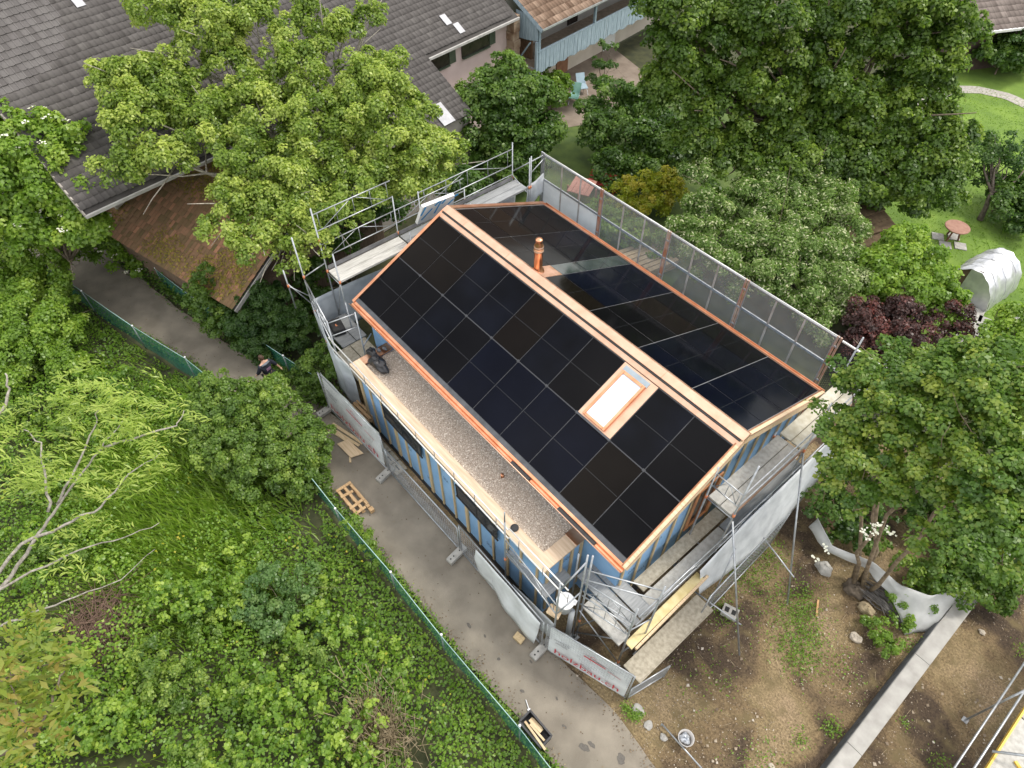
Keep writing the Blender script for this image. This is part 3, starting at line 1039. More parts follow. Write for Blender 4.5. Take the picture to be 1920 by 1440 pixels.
deck(sc, -0.26, 1.20, -4.18, -3.60, 2.0, DECKB, 1, 'x')
post(sc, 0.62, -4.1, 0, 4.1)
rail(sc, (0.62, -4.1, 2.6), (0.3, -3.6, 2.6), 0.02, 'brace')

# --- guard rail along the flat roof
gr_ = thing('guard_railing', 'two long pale handrails with uprights along the flat gravel roof', 'railing', None, (5, -5.05, 2.9))
PALE = mat('pale_tube', (0.62, 0.62, 0.60), (0.74, 0.74, 0.72), 6, 0.45, 0.3)
for z in (3.08, 3.52):
    B().tube([(0.45, -5.05, z), (8.9, -5.05, z)], 0.021, 7).build('rail', PALE, gr_, True)
    B().tube([(8.9, -5.02, z + 0.03), (10.95, -5.0, z + 0.03)], 0.021, 7).build('rail', PALE, gr_, True)
for i in range(12):
    x = 1.55 + i * 0.86
    B().tube([(x, -5.05, 3.08), (x, -5.05, 3.52)], 0.012, 6).build('upright', STEEL, gr_, True)
for x in (2.6, 6.1):
    B().tube([(x, -5.05, 3.08), (x, -4.96, 2.72)], 0.014, 6).build('bracket', STEEL, gr_, True)

# --- tower at the front left corner
sc = thing('scaffold', 'tube scaffold tower with low grey decks at the front left corner', 'scaffold', None, (11, -4.3, 0))
post(sc, 8.85, -5.12, 0, 3.95, collars=(1.9,))
B().tube([(8.85, -5.12, 3.95), (8.85, -5.12, 4.4)], 0.02, 8).build('jack', STEEL, sc, True)
post(sc, 10.92, -5.28, 0.0, 4.35, collars=(1.5, 0.35))
post(sc, 11.02, -4.62, 0, 4.95)
post(sc, 11.10, -4.55, 0, 4.95, collars=(1.2,))
post(sc, 12.32, -4.25, 0, 3.9, collars=(0.3,))
post(sc, 12.46, -3.66, 0, 4.45)
post(sc, 10.35, -4.05, 0, 3.2)
deck(sc, 8.75, 10.32, -5.05, -4.62, 2.0, DECKG, 1, 'x')
deck(sc, 8.75, 10.32, -4.60, -4.16, 2.0, DECKG, 1, 'x')
deck(sc, 10.4, 12.2, -4.05, -3.66, 2.0, DECKG, 1, 'x')
deck(sc, 10.4, 12.2, -3.62, -3.20, 2.0, DECKG, 1, 'x')
deck(sc, 10.25, 10.85, -3.15, -2.3, 2.0, DECKB, 1, 'x')
deck(sc, 11.05, 12.3, -4.5, -4.1, 2.0, DECKP, 1, 'x')
rail(sc, (10.92, -5.28, 3.9), (11.02, -4.62, 4.6), 0.024, 'transom')
rail(sc, (10.92, -5.28, 2.55), (11.02, -4.62, 3.0), 0.02, 'transom')
lattice(sc, (8.85, -5.12, 2.55), (10.92, -5.28, 2.55), 0.5)
lattice(sc, (11.05, -4.58, 3.05), (12.32, -4.25, 3.05), 0.5)
lattice(sc, (11.05, -4.58, 2.3), (12.32, -4.25, 2.3), 0.5)
rail(sc, (11.06, -4.58, 4.2), (12.46, -3.66, 4.2), 0.02)
rail(sc, (11.06, -4.58, 3.7), (12.46, -3.66, 3.7), 0.02)
rail(sc, (11.06, -4.58, 0.4), (12.32, -4.25, 1.9), 0.018, 'brace')
rail(sc, (12.32, -4.25, 0.3), (11.06, -4.58, 1.9), 0.018, 'brace')
rail(sc, (11.06, -4.58, 0.75), (11.7, -3.8, 1.9), 0.018, 'brace')
rail(sc, (12.32, -4.25, 2.6), (12.46, -3.66, 2.6), 0.02, 'transom')
rail(sc, (12.32, -4.25, 1.1), (12.46, -3.66, 1.4), 0.02, 'brace')

# --- front gable: decks on two levels, raking struts
sc = thing('scaffold', 'two-level scaffold with perforated decks along the front gable', 'scaffold', None, (12, 0, 0))
for y, zt in ((-0.93, 6.2), (1.93, 6.0), (4.9, 5.6)):
    post(sc, 12.28, y, 0, zt, collars=(4.0,))
for y, zt in ((-0.95, 5.25), (1.80, 4.15), (4.85, 5.6)):
    post(sc, 11.50, y, 0, zt, collars=(3.9,))
deck(sc, 11.54, 11.88, -0.92, 1.88, 4.0, DECKP, 1)
deck(sc, 11.89, 12.23, -0.92, 1.88, 4.0, DECKP, 1)
deck(sc, 11.54, 11.88, 1.98, 4.55, 4.0, DECKL, 1)
deck(sc, 11.89, 12.23, 1.98, 4.55, 4.0, DECKL, 1)
deck(sc, 11.42, 11.78, -3.05, 0.2, 2.0, DECKB, 1)
deck(sc, 11.42, 11.78, 0.24, 3.2, 2.0, DECKB, 1)
deck(sc, 11.84, 12.22, -3.2, -0.2, 2.0, DECKP, 1)
deck(sc, 11.84, 12.22, -0.15, 3.2, 2.0, DECKG, 1)
for y in (-0.93, 1.93):
    rail(sc, (11.5, y, 3.9), (12.28, y, 3.9), name='transom')
    rail(sc, (11.5, y, 1.9), (12.28, y, 1.9), name='transom')
    lattice(sc, (11.5, y - 0.02, 4.5), (12.28, y - 0.02, 4.5), 0.5, 2) if y < 0 else None
rail(sc, (12.28, -0.93, 5.0), (12.28, 4.9, 5.0), 0.018)
rail(sc, (12.28, -0.93, 4.5), (12.28, 4.9, 4.5), 0.018)
for y0_, y1_ in ((-4.0, -0.93), (-0.93, 1.93), (1.93, 4.9)):
    lattice(sc, (12.3, y0_, 2.45), (12.3, y1_, 2.45), 0.5)
B().box((12.25, -0.9, 4.015), (12.27, 4.6, 4.15)).build('toe_board', mat('toe_board_brown', (0.20, 0.12, 0.08), (0.28, 0.18, 0.12), 4, 0.8), sc)
B().box((12.25, -3.9, 2.015), (12.27, 3.3, 2.15)).build('toe_board', TOE, sc)
B().bar((12.40, -4.2, 1.62), (12.36, -1.45, 1.62), 0.22, 0.05).build('timber_beam', mat('yellow_formwork_beam', (0.56, 0.45, 0.20), (0.68, 0.58, 0.32), 5, 0.6), sc)
B().bar((12.56, -4.1, 1.58), (12.5, -1.3, 1.58), 0.06, 0.1).build('timber_beam', WOOD, sc)
rail(sc, (14.23, -1.6, 0.06), (12.3, -0.88, 3.75), 0.026, 'strut')
rail(sc, (14.24, 0.52, 0.06), (12.3, 1.9, 4.0), 0.026, 'strut')
rail(sc, (12.35, -1.62, 1.0), (13.82, -1.38, 1.0), 0.022, 'strut_tie')
rail(sc, (12.5, 1.15, 1.0), (13.95, 0.75, 1.0), 0.022, 'strut_tie')
rail(sc, (12.9, -1.3, 0.1), (12.6, -0.6, 2.4), 0.018, 'brace')
for y in (-0.9, 1.95):
    rail(sc, (12.3, y, 0.3), (12.3, y + 1.4, 2.2), 0.018, 'brace')
deck(sc, 12.55, 13.12, -4.42, -1.62, 1.0, DECKB, 1)

# --- right side: protective mesh wall above the eave
sc = thing('scaffold', 'long scaffold with tall fine-mesh screens along the right eave', 'scaffold', None, (5, 5, 0))
MESH = mat('fine_mesh', (0.40, 0.41, 0.40), (0.50, 0.51, 0.50), 3, 0.6, 0.1, alpha=0.34)
SHEET = mat('milky_sheet', (0.62, 0.65, 0.66), (0.72, 0.75, 0.76), 2, 0.5)
RUST = mat('rusty_bar', (0.30, 0.27, 0.25), (0.50, 0.48, 0.46), 2.2, 0.7, 0.3, c3=(0.48, 0.17, 0.10))
RUST2 = mat('rusty_post', (0.36, 0.15, 0.09), (0.42, 0.33, 0.28), 3, 0.75, 0.2, c3=(0.42, 0.42, 0.41))
px_ = [-1.06, 1.93, 4.9, 7.9, 10.95]
for i, x in enumerate(px_):
    b = B().bar((x - 0.045, 5.0, 0.0), (x - 0.045, 5.0, 5.08), 0.05, 0.05).bar((x + 0.045, 5.0, 0.0), (x + 0.045, 5.0, 5.08), 0.05, 0.05)
    o = b.build('post', STEEL if i == 0 else RUST2, sc)
    for z in (2.3, 3.3, 4.0, 4.7):
        B().box((x - 0.06, 4.96, z), (x + 0.06, 4.985, z + 0.05)).build('coupler', STEEL, o)
    post(sc, x, 4.45, 0, 3.0)
for i in range(4):
    x0, x1 = px_[i] + 0.08, px_[i + 1] - 0.08
    for z0, z1, kk in ((2.95, 4.0, 0), (4.04, 5.0, 1)):
        fr = B().bar((x0, 5.0, z0), (x1, 5.0, z0), 0.035, 0.035).bar((x0, 5.0, z1), (x1, 5.0, z1), 0.04, 0.04)
        fr.bar((x0, 5.0, z0), (x0, 5.0, z1), 0.03, 0.03).bar((x1, 5.0, z0), (x1, 5.0, z1), 0.03, 0.03)
        pn = fr.build('screen_frame', STEEL, sc)
        B().add([(x0, 5.0, z0), (x1, 5.0, z0), (x1, 5.0, z1), (x0, 5.0, z1)], [(0, 1, 2, 3)]).build('screen_mesh', SHEET if (i == 0 and kk == 0) else MESH, pn)
        for k in (1, 2):
            xx = x0 + (x1 - x0) * k / 3
            B().box((xx - 0.03, 4.985, z0), (xx + 0.03, 4.997, z1)).build('screen_bar', RUST, pn)
    B().tube([(px_[i], 5.0, 5.06), (px_[i + 1], 5.0, 5.06)], 0.022, 7).build('rail', PALE, sc, True)
    deck(sc, px_[i] + 0.03, px_[i + 1] - 0.03, 4.42, 4.94, 2.9, DECKG, 1, 'x')
CHAIN, n_, l_, p_, o_ = nt('black_chain_mesh')
p_.inputs['Base Color'].default_value = (0.05, 0.05, 0.055, 1)
p_.inputs['Metallic'].default_value = 0.6
p_.inputs['Roughness'].default_value = 0.5
co = n_.new('ShaderNodeTexCoord')
sp = n_.new('ShaderNodeSeparateXYZ')
l_.new(co.outputs['Object'], sp.inputs[0])
def mth(op, a, b=None):
    q = n_.new('ShaderNodeMath'); q.operation = op
    for i_, v_ in enumerate((a, b)):
        if v_ is None: continue
        if isinstance(v_, (int, float)): q.inputs[i_].default_value = v_
        else: l_.new(v_, q.inputs[i_])
    return q.outputs[0]
s1 = mth('ABSOLUTE', mth('SINE', mth('MULTIPLY', mth('ADD', sp.outputs[0], sp.outputs[2]), 38.0)))
s2 = mth('ABSOLUTE', mth('SINE', mth('MULTIPLY', mth('SUBTRACT', sp.outputs[0], sp.outputs[2]), 38.0)))
fac = mth('LESS_THAN', mth('MINIMUM', s1, s2), 0.5)
trn = n_.new('ShaderNodeBsdfTransparent'); msx = n_.new('ShaderNodeMixShader')
l_.new(fac, msx.inputs[0]); l_.new(trn.outputs[0], msx.inputs[1]); l_.new(p_.outputs[0], msx.inputs[2]); l_.new(msx.outputs[0], o_.inputs['Surface'])
fr = B().bar((11.05, 5.0, 2.95), (13.6, 5.0, 2.95), 0.04, 0.04).bar((11.05, 5.0, 5.0), (13.6, 5.0, 5.0), 0.045, 0.045).bar((11.05, 5.0, 4.0), (13.6, 5.0, 4.0), 0.06, 0.09).bar((13.6, 5.0, 0), (13.6, 5.0, 5.0), 0.05, 0.05)
cm = fr.build('screen_frame', PALE, sc)
B().add([(11.05, 5.003, 2.95), (13.6, 5.003, 2.95), (13.6, 5.003, 5.0), (11.05, 5.003, 5.0)], [(0, 1, 2, 3)]).build('screen_mesh', CHAIN, cm)


# --- hanging tarpaulins
def sheet(name, top, bot, m, n=24, k=8, wav=0.06, parent=None, thick=0.004):
    """cloth hung between a top and a bottom polyline (same number of points), with folds"""
    T_, Bo = np.array(top, float), np.array(bot, float)
    u = np.linspace(0, len(T_) - 1, n)
    ti = np.stack([np.interp(u, range(len(T_)), T_[:, j]) for j in range(3)], 1)
    bi = np.stack([np.interp(u, range(len(Bo)), Bo[:, j]) for j in range(3)], 1)
    vs_ = []
    ph = rng.uniform(0, 6, 4)
    for r in range(k + 1):
        t = r / k
        row = ti * (1 - t) + bi * t
        d = np.gradient(row, axis=0)
        nrm = np.stack([-d[:, 1], d[:, 0], np.zeros(n)], 1)
        nrm /= np.maximum(np.linalg.norm(nrm, axis=1, keepdims=True), 1e-6)
        a = wav * (np.sin(u * 3.1 + ph[0] + t * 1.5) * 0.6 + np.sin(u * 7.3 + ph[1] - t * 2) * 0.3 + np.sin(t * 5 + u + ph[2]) * 0.4) * min(1, t * 3 + 0.15)
        vs_.append(row + nrm * a[:, None])
    v_ = np.array(vs_).reshape(-1, 3)
    i_ = np.arange(n * (k + 1)).reshape(k + 1, n)
    f_ = np.stack([i_[:-1, :-1], i_[:-1, 1:], i_[1:, 1:], i_[1:, :-1]], -1).reshape(-1, 4)
    o = np_mesh(name, v_, f_, m, parent, smooth=True)
    so = o.modifiers.new('thick', 'SOLIDIFY')
    so.thickness = thick
    return o


tag(sheet('tarpaulin', [(-1.76, -1.6, 2.95), (-1.78, -3.0, 3.05), (-1.78, -4.5, 3.1), (-0.6, -4.78, 2.85), (0.5, -5.0, 2.75), (1.45, -5.02, 2.95)],
          [(-1.76, -1.6, 1.3), (-1.8, -3.0, 1.2), (-1.8, -4.5, 0.9), (-0.6, -4.8, 0.5), (0.5, -5.0, 0.35), (1.0, -4.75, 0.15)], TARP, 40, 10, 0.07),
    'grey-blue tarpaulin wrapped round the rear left scaffold corner', 'tarpaulin')
tag(sheet('tarpaulin', [(12.33, -1.55, 2.0), (12.33, 0.2, 2.62), (12.33, 2.5, 2.8), (12.33, 4.4, 2.9)],
          [(12.62, -1.55, 0.95), (12.72, 0.2, 0.75), (12.72, 2.3, 0.7), (12.6, 4.4, 0.9)], TARPW, 36, 9, 0.035),
    'white tarpaulin hung below the upper deck of the front gable', 'tarpaulin')
tag(sheet('tarpaulin', [(-1.0, 4.2, 4.05), (-0.95, 4.6, 4.15), (-0.98, 4.98, 4.3)], [(-1.1, 4.2, 3.2), (-1.05, 4.6, 3.1), (-1.0, 4.98, 3.5)], TARPW, 16, 8, 0.06),
    'small white tarpaulin between the posts at the far right roof corner', 'tarpaulin')
tag(sheet('tarpaulin', [(-1.74, 2.6, 3.6), (-1.74, 3.4, 3.62), (-1.6, 4.15, 3.75)], [(-1.74, 2.6, 2.8), (-1.74, 3.4, 2.7), (-1.6, 4.15, 2.9)], TARPW, 16, 6, 0.05),
    'white tarpaulin strip hanging under the far rear guard rails', 'tarpaulin')

# ================================================================== SITE FENCE
def fence_panel(p, q, z1, label, wires=True, group='mobile fence panels along the path', wn_=12):
    p, q = Vector((*p, 0.16)), Vector((*q, 0.16))
    up_ = Vector((0, 0, z1))
    f = thing('mobile_fence', label, 'fence panel', group, tuple((p + q) / 2))
    b = B().tube([p, q], 0.02, 7).tube([p + up_, q + up_], 0.02, 7)
    b.tube([p - Vector((0, 0, 0.14)), p + up_], 0.021, 8).tube([q - Vector((0, 0, 0.14)), q + up_], 0.021, 8)
    b.build('frame', STEEL, f, True)
    if wires:
        w_ = B()
        for i in range(1, 34):
            t = i / 34
            a = p.lerp(q, t)
            w_.tube([a, a + up_], 0.003, 4, False)
        for i in range(1, wn_):
            h = Vector((0, 0, z1 * i / wn_))
            w_.tube([p + h, q + h], 0.003, 4, False)
        w_.build('wire_mesh', STEEL, f)
    return f


fence_panel((0.10, -5.60), (3.52, -5.47), 1.85, 'mobile fence panel farthest up the path, carrying the first banner')
fence_panel((3.60, -5.46), (7.10, -5.40), 1.30, 'bare mobile fence panel in front of the blue wall')
fence_panel((7.20, -5.40), (10.68, -5.42), 1.60, 'mobile fence panel behind the plain sagging sheet')
fence_panel((10.80, -5.40), (13.02, -4.68), 1.70, 'mobile fence panel at the front corner with lettered banner')
ff = fence_panel((13.06, -4.64), (13.30, -3.52), 0.75, 'short low fence panel closing the front corner by the ramp deck')
B().add([(13.06, -4.64, 0.2), (13.30, -3.52, 0.2), (13.30, -3.52, 0.88), (13.06, -4.64, 0.88)], [(0, 1, 2, 3)]).build('infill_mesh', mat('grey_mesh_cloth', (0.22, 0.23, 0.24), (0.30, 0.31, 0.32), 6, 0.7, alpha=0.8), ff)
fence_panel((12.95, -1.9), (12.85, 1.6), 1.9, 'mobile fence panel standing under the white tarpaulin')
fence_panel((14.03, -4.45), (15.3, -4.46), 0.02, 'mesh fence panel lying flat on the soil by the path', True, None, 5)

CONC = mat('concrete', (0.30, 0.29, 0.27), (0.42, 0.41, 0.38), 5, 0.9, bump=0.4, c3=(0.48, 0.46, 0.43))
HOLE = mat('hole_dark', (0.02, 0.02, 0.02), None, rough=0.9)
for (x, y, a, lb) in ((0.12, -5.75, 5, 'concrete fence foot at the far end of the first banner'), (3.55, -5.62, 12, 'concrete fence foot between first banner and bare panel'),
                      (7.17, -5.56, 8, 'concrete fence foot at the start of the plain sheet'), (10.75, -5.50, 4, 'concrete fence foot at the scaffold corner post')):
    f = thing('concrete_block', lb, 'fence foot', 'concrete fence feet', (x, y, 0.08))
    ca, sa = math.cos(R(a)), math.sin(R(a))
    b = B()
    b.obox((x, y, 0.155), (0.115 * ca, 0.115 * sa, 0), (-0.33 * sa, 0.33 * ca, 0), (0, 0, 0.075))
    bevel(b.build('block', CONC, f), 0.02)
    for d_ in (-0.24, -0.12, 0.12):
        hx, hy = x - d_ * sa * 1.0, y + d_ * ca
        B().lathe((hx, hy, 0.2305), [(0.024, 0), (0.024, 0.002)], 10).build('hole', HOLE, f)

# banners
BAN = mat('banner_cloth', (0.52, 0.545, 0.55), (0.66, 0.69, 0.70), 2.2, 0.5, bump=0.4, bscale=3, detail=9)
RED = mat('print_red', (0.50, 0.03, 0.05), None, rough=0.55)
GREY = mat('print_grey', (0.25, 0.26, 0.28), None, rough=0.55)
SAGE = mat('print_sage', (0.34, 0.42, 0.40), None, rough=0.55)


def arc(b, o, xd, yd, cx_, cy_, rx, ry, a0, a1, w_=0.012, n=14):
    """a stroke of an ellipse arc drawn flat on the banner"""
    vs_, fs_ = [], []
    for i in range(n + 1):
        t = R(a0 + (a1 - a0) * i / n)
        for s_ in (-1, 1):
            k_ = 1 + s_ * w_ / max(rx, ry)
            vs_.append(o + xd * (cx_ + rx * k_ * math.cos(t)) + yd * (cy_ + ry * k_ * math.sin(t)))
    for i in range(n):
        fs_.append((2 * i, 2 * i + 1, 2 * i + 3, 2 * i + 2))
    b.add(vs_, fs_)


def banner(p, q, z0, z1, label, text_s, scale, off_d, lean=0.0):
    P_, Q_ = Vector((*p, z0)), Vector((*q, z0))
    xd = (Q_ - P_).normalized()
    nd = Vector((xd.y, -xd.x, 0))
    yd = (Vector((0, 0, 1)) - nd * lean).normalized()
    P_ = P_ + nd * off_d
    t = thing('banner', label, 'banner', None, tuple(P_))
    L_, H_ = (Q_ - P_ - nd * 0).dot(xd), z1 - z0
    n, k = 30, 6
    vs_, fs_ = [], []
    for r in range(k + 1):
        for i in range(n + 1):
            u, v_ = i / n, r / k
            ww = 0.018 * math.sin(u * 9) * math.sin(v_ * 3.1) + 0.01 * math.sin(u * 23)
            vs_.append(P_ + xd * L_ * u + yd * H_ * v_ + nd * (ww - 0.04))
    for r in range(k):
        for i in range(n):
            a = r * (n + 1) + i
            fs_.append((a, a + 1, a + n + 2, a + n + 1))
    cl = B().add(vs_, fs_).build('cloth', BAN, t, True)
    if text_s:
        text_mesh('holzbau.ch', H_ * 0.24 * scale, RED, t, P_ + xd * L_ * 0.08 + yd * H_ * 0.10, xd, yd, off=0.0, width=L_ * 0.84)
        for k_, (u0, ln_) in enumerate(((0.07, 0.20), (0.09, 0.15))):
            # two short lines of small grey print, too small to read
            b = B()
            for j in range(9):
                a = P_ + xd * L_ * (u0 + ln_ * j / 9) + yd * H_ * (0.60 - 0.10 * k_)
                b.add([a, a + xd * L_ * ln_ / 9 * 0.6, a + xd * L_ * ln_ / 9 * 0.6 + yd * H_ * 0.035, a + yd * H_ * 0.035], [(0, 1, 2, 3)])
            b.build('small_print', GREY, t)
        b = B()
        a = P_ + xd * L_ * 0.44 + yd * H_ * 0.66
        b.add([a, a + xd * L_ * 0.27 - yd * H_ * 0.012, a + xd * L_ * 0.27 + yd * H_ * 0.02, a + yd * H_ * 0.04], [(0, 1, 2, 3)])
        arc(b, P_, xd, yd, L_ * 0.55, H_ * 0.70, L_ * 0.035, H_ * 0.12, 30, 240)
        a = P_ + xd * L_ * 0.74 + yd * H_ * 0.62
        b.add([a, a + xd * L_ * 0.16 - yd * H_ * 0.02, a + xd * L_ * 0.16 - yd * H_ * 0.008, a + yd * H_ * 0.016], [(0, 1, 2, 3)])
        b.build('emblem', RED, t)
        b = B()
        arc(b, P_, xd, yd, L_ * 0.77, H_ * 0.62, L_ * 0.03, H_ * 0.14, 60, 250, 0.01)
        arc(b, P_, xd, yd, L_ * 0.80, H_ * 0.55, L_ * 0.03, H_ * 0.12, 230, 420, 0.01)
        b.build('emblem_curve', SAGE, t)
    return t


banner((0.12, -5.60), (3.35, -5.48), 0.30, 1.98, 'pale banner with red lettering on the fence farthest up the path', True, 1.0, 0.05, 0.05)
banner((10.88, -5.38), (12.98, -4.70), 0.22, 1.84, 'pale banner with red holzbau.ch lettering at the front corner', True, 1.0, 0.05, 0.03)
tag(sheet('privacy_sheet', [(8.05, -5.46, 1.72), (9.3, -5.47, 1.74), (10.62, -5.47, 1.70)], [(8.0, -5.44, 0.22), (9.3, -5.56, 0.28), (10.55, -5.55, 0.3)], BAN, 26, 8, 0.07),
    'plain pale sheet sagging on the fence beside the flat-roofed annex', 'sheet')
tag(sheet('privacy_sheet', [(9.3, -5.25, 1.35), (10.1, -5.22, 1.5), (10.85, -5.2, 1.6)], [(9.3, -5.2, 0.3), (10.1, -5.2, 0.25), (10.85, -5.2, 0.25)], BAN, 16, 6, 0.04),
    'second pale sheet hanging behind the sagging one under the corner deck', 'sheet')

# ================================================================== GREEN CHAIN-LINK FENCE
NET = mat('green_net', (0.015, 0.15, 0.105), (0.03, 0.22, 0.16), 5, 0.6, alpha=0.56)
GPOST = mat('fence_post_grey', (0.22, 0.25, 0.25), (0.32, 0.35, 0.35), 6, 0.6, 0.4)
CAPM = mat('white_cap', (0.75, 0.76, 0.78), None, rough=0.4)


def net_fence(pts, h, label, name='chain_link_fence'):
    f = thing(name, label, 'fence', None, (*pts[len(pts) // 2], 0))
    for i, (x, y) in enumerate(pts):
        lean = rng.normal(0, 0.02, 2)
        o = B().tube([(x, y, 0), (x + lean[0], y + lean[1], h + 0.04)], 0.024, 8).build('post', GPOST, f, True)
        B().lathe((x + lean[0], y + lean[1], h + 0.03), [(0.034, 0), (0.034, 0.03), (0.015, 0.05)], 10).build('cap', CAPM, o, True)
        if i:
            x0, y0 = pts[i - 1]
            n = 12
            vs_, fs_ = [], []
            ph = rng.uniform(0, 6)
            for k in range(n + 1):
                t = k / n
                for z in (0.06, h * 0.5, h):
                    w_ = 0.04 * math.sin(t * 5 + ph) * math.sin(t * math.pi) * (1 if z < h else 0.3) + 0.05 * math.sin(z * 3) * math.sin(t * math.pi)
                    vs_.append((x0 + (x - x0) * t, y0 + (y - y0) * t + w_, z - 0.03 * math.sin(t * math.pi) * (z / h)))
            for k in range(n):
                for s_ in range(2):
                    a = k * 3 + s_
                    fs_.append((a, a + 3, a + 4, a + 1))
            B().add(vs_, fs_).build('net', NET, f, True)
            B().tube([(x0, y0, h), ((x0 + x) / 2, (y0 + y) / 2, h - 0.02), (x, y, h)], 0.010, 6).build('tension_wire', mat('pale_wire', (0.35, 0.52, 0.50), None, rough=0.5), f, True)
    return f


net_fence([(-14.6, -11.25), (-12.2, -10.65), (-9.85, -10.05), (-6.82, -9.3), (-4.1, -8.5), (-1.4, -7.98), (1.5, -7.62), (4.25, -7.6), (6.85, -7.48), (9.12, -7.46),
           (12.02, -7.34), (14.6, -7.35)], 1.2, 'long green net fence between brambles and path')
net_fence([(-9.6, -7.45), (-7.0, -7.0), (-4.5, -6.35), (-2.2, -5.85), (-0.6, -5.45)], 1.0, 'green net fence under the shrubs on the house side of the path')

# ================================================================== RETAINING WALL, LOWER RIGHT
rw = thing('retaining_wall', 'long pale concrete wall crossing the bare soil at right', 'wall', None, (17.4, 2, 0))
y = -4.6
for k, L_ in enumerate((3.2, 3.2, 3.2, 3.2, 3.2)):
    bevel(B().box((17.18, y + 0.004, -0.2), (17.58, y + L_ - 0.004, 0.33)).build('wall_segment', mat('pale_concrete', (0.30, 0.29, 0.27), (0.41, 0.40, 0.375), 2.5, 0.85, bump=0.35, c3=(0.37, 0.34, 0.30), detail=10), rw), 0.012)
    y += L_
fm = thing('mobile_fence', 'dark mesh panel leaning flat along the concrete wall', 'fence panel', None, (17.1, 0.6, 0.2))
w_ = B()
for i in range(12):
    t = i / 11
    w_.tube([(17.10 + 0.06 * t, -2.6, 0.12 + 0.3 * t), (17.10 + 0.06 * t, 3.0, 0.12 + 0.3 * t)], 0.007, 5)
for i in range(40):
    yy = -2.6 + 5.6 * i / 39
    w_.tube([(17.10, yy, 0.12), (17.16, yy, 0.42)], 0.005, 4)
w_.build('wire_mesh', mat('dark_wire', (0.08, 0.085, 0.09), (0.12, 0.125, 0.13), 5, 0.5, 0.6), fm)

# yellow edged scaffold at the lower right corner
YEL = mat('yellow_paint', (0.60, 0.38, 0.03), (0.68, 0.46, 0.06), 5, 0.5)
sc = thing('scaffold', 'yellow-edged scaffold platform cut off by the lower right corner', 'scaffold', None, (20, 0, 0))
for x in (19.45, 19.95, 20.45, 20.95):
    B().box((x - 0.24, -4.0, 1.93), (x + 0.24, 1.18, 1.99)).build('deck', DECKP, sc)
    B().box((x - 0.24, 1.22, 1.93), (x + 0.24, 5.0, 1.99)).build('deck', DECKP, sc)
B().box((19.16, -4.0, 1.92), (19.20, 5.0, 2.03)).build('edge_beam', YEL, sc)
B().bar((19.5, 0.2, 2.02), (20.6, -0.35, 2.02), 0.06, 0.05).build('edge_beam', YEL, sc)
for x, z in ((18.75, 1.9), (18.95, 2.2)):
    rail(sc, (x, -3.5, z), (x, 3.2, z), 0.024)
for x, y in ((18.85, -3.4), (18.85, 1.4), (19.2, 4.9), (21.1, 4.9), (21.1, -3.9), (19.2, -3.9)):
    post(sc, x, y, 0, 2.6)
rail(sc, (19.05, -0.1, 2.2), (20.4, 0.9, 2.9), 0.03, 'brace')
rail(sc, (19.2, -0.5, 2.1), (20.8, -0.1, 2.6), 0.03, 'brace')

# ================================================================== OLD FARMHOUSE (behind, left)
D_, N_ = np.array([-0.122, 0.9925, 0]), np.array([0.9925, 0.122, 0])


def W(u, v, z):
    q = D_ * u + N_ * v
    return (q[0], q[1], z)


TILE_G = leaf_mat('grey_tile', (0.065, 0.059, 0.056), (0.098, 0.090, 0.086), (0.15, 0.14, 0.132), 0.0, 0.85)
TILE_OBJ = [mat('grey_tile_%s' % k, c, tuple(x * 1.35 for x in c), 5, 0.85, bump=0.3, stretch=(1, 1, 1))
            for k, c in (('a', (0.078, 0.072, 0.069)), ('b', (0.088, 0.081, 0.078)), ('c', (0.07, 0.064, 0.061)), ('d', (0.098, 0.091, 0.087)))]
TILE_B = leaf_mat('brown_tile', (0.12, 0.075, 0.05), (0.20, 0.135, 0.095), (0.32, 0.23, 0.17), 0.0, 0.9)
TILE_M = leaf_mat('mossy_tile', (0.13, 0.10, 0.045), (0.22, 0.13, 0.075), (0.40, 0.20, 0.12), 0.0, 0.95)
TILE_F = leaf_mat('far_tile', (0.12, 0.095, 0.085), (0.17, 0.14, 0.125), (0.24, 0.20, 0.18), 0.0, 0.9)


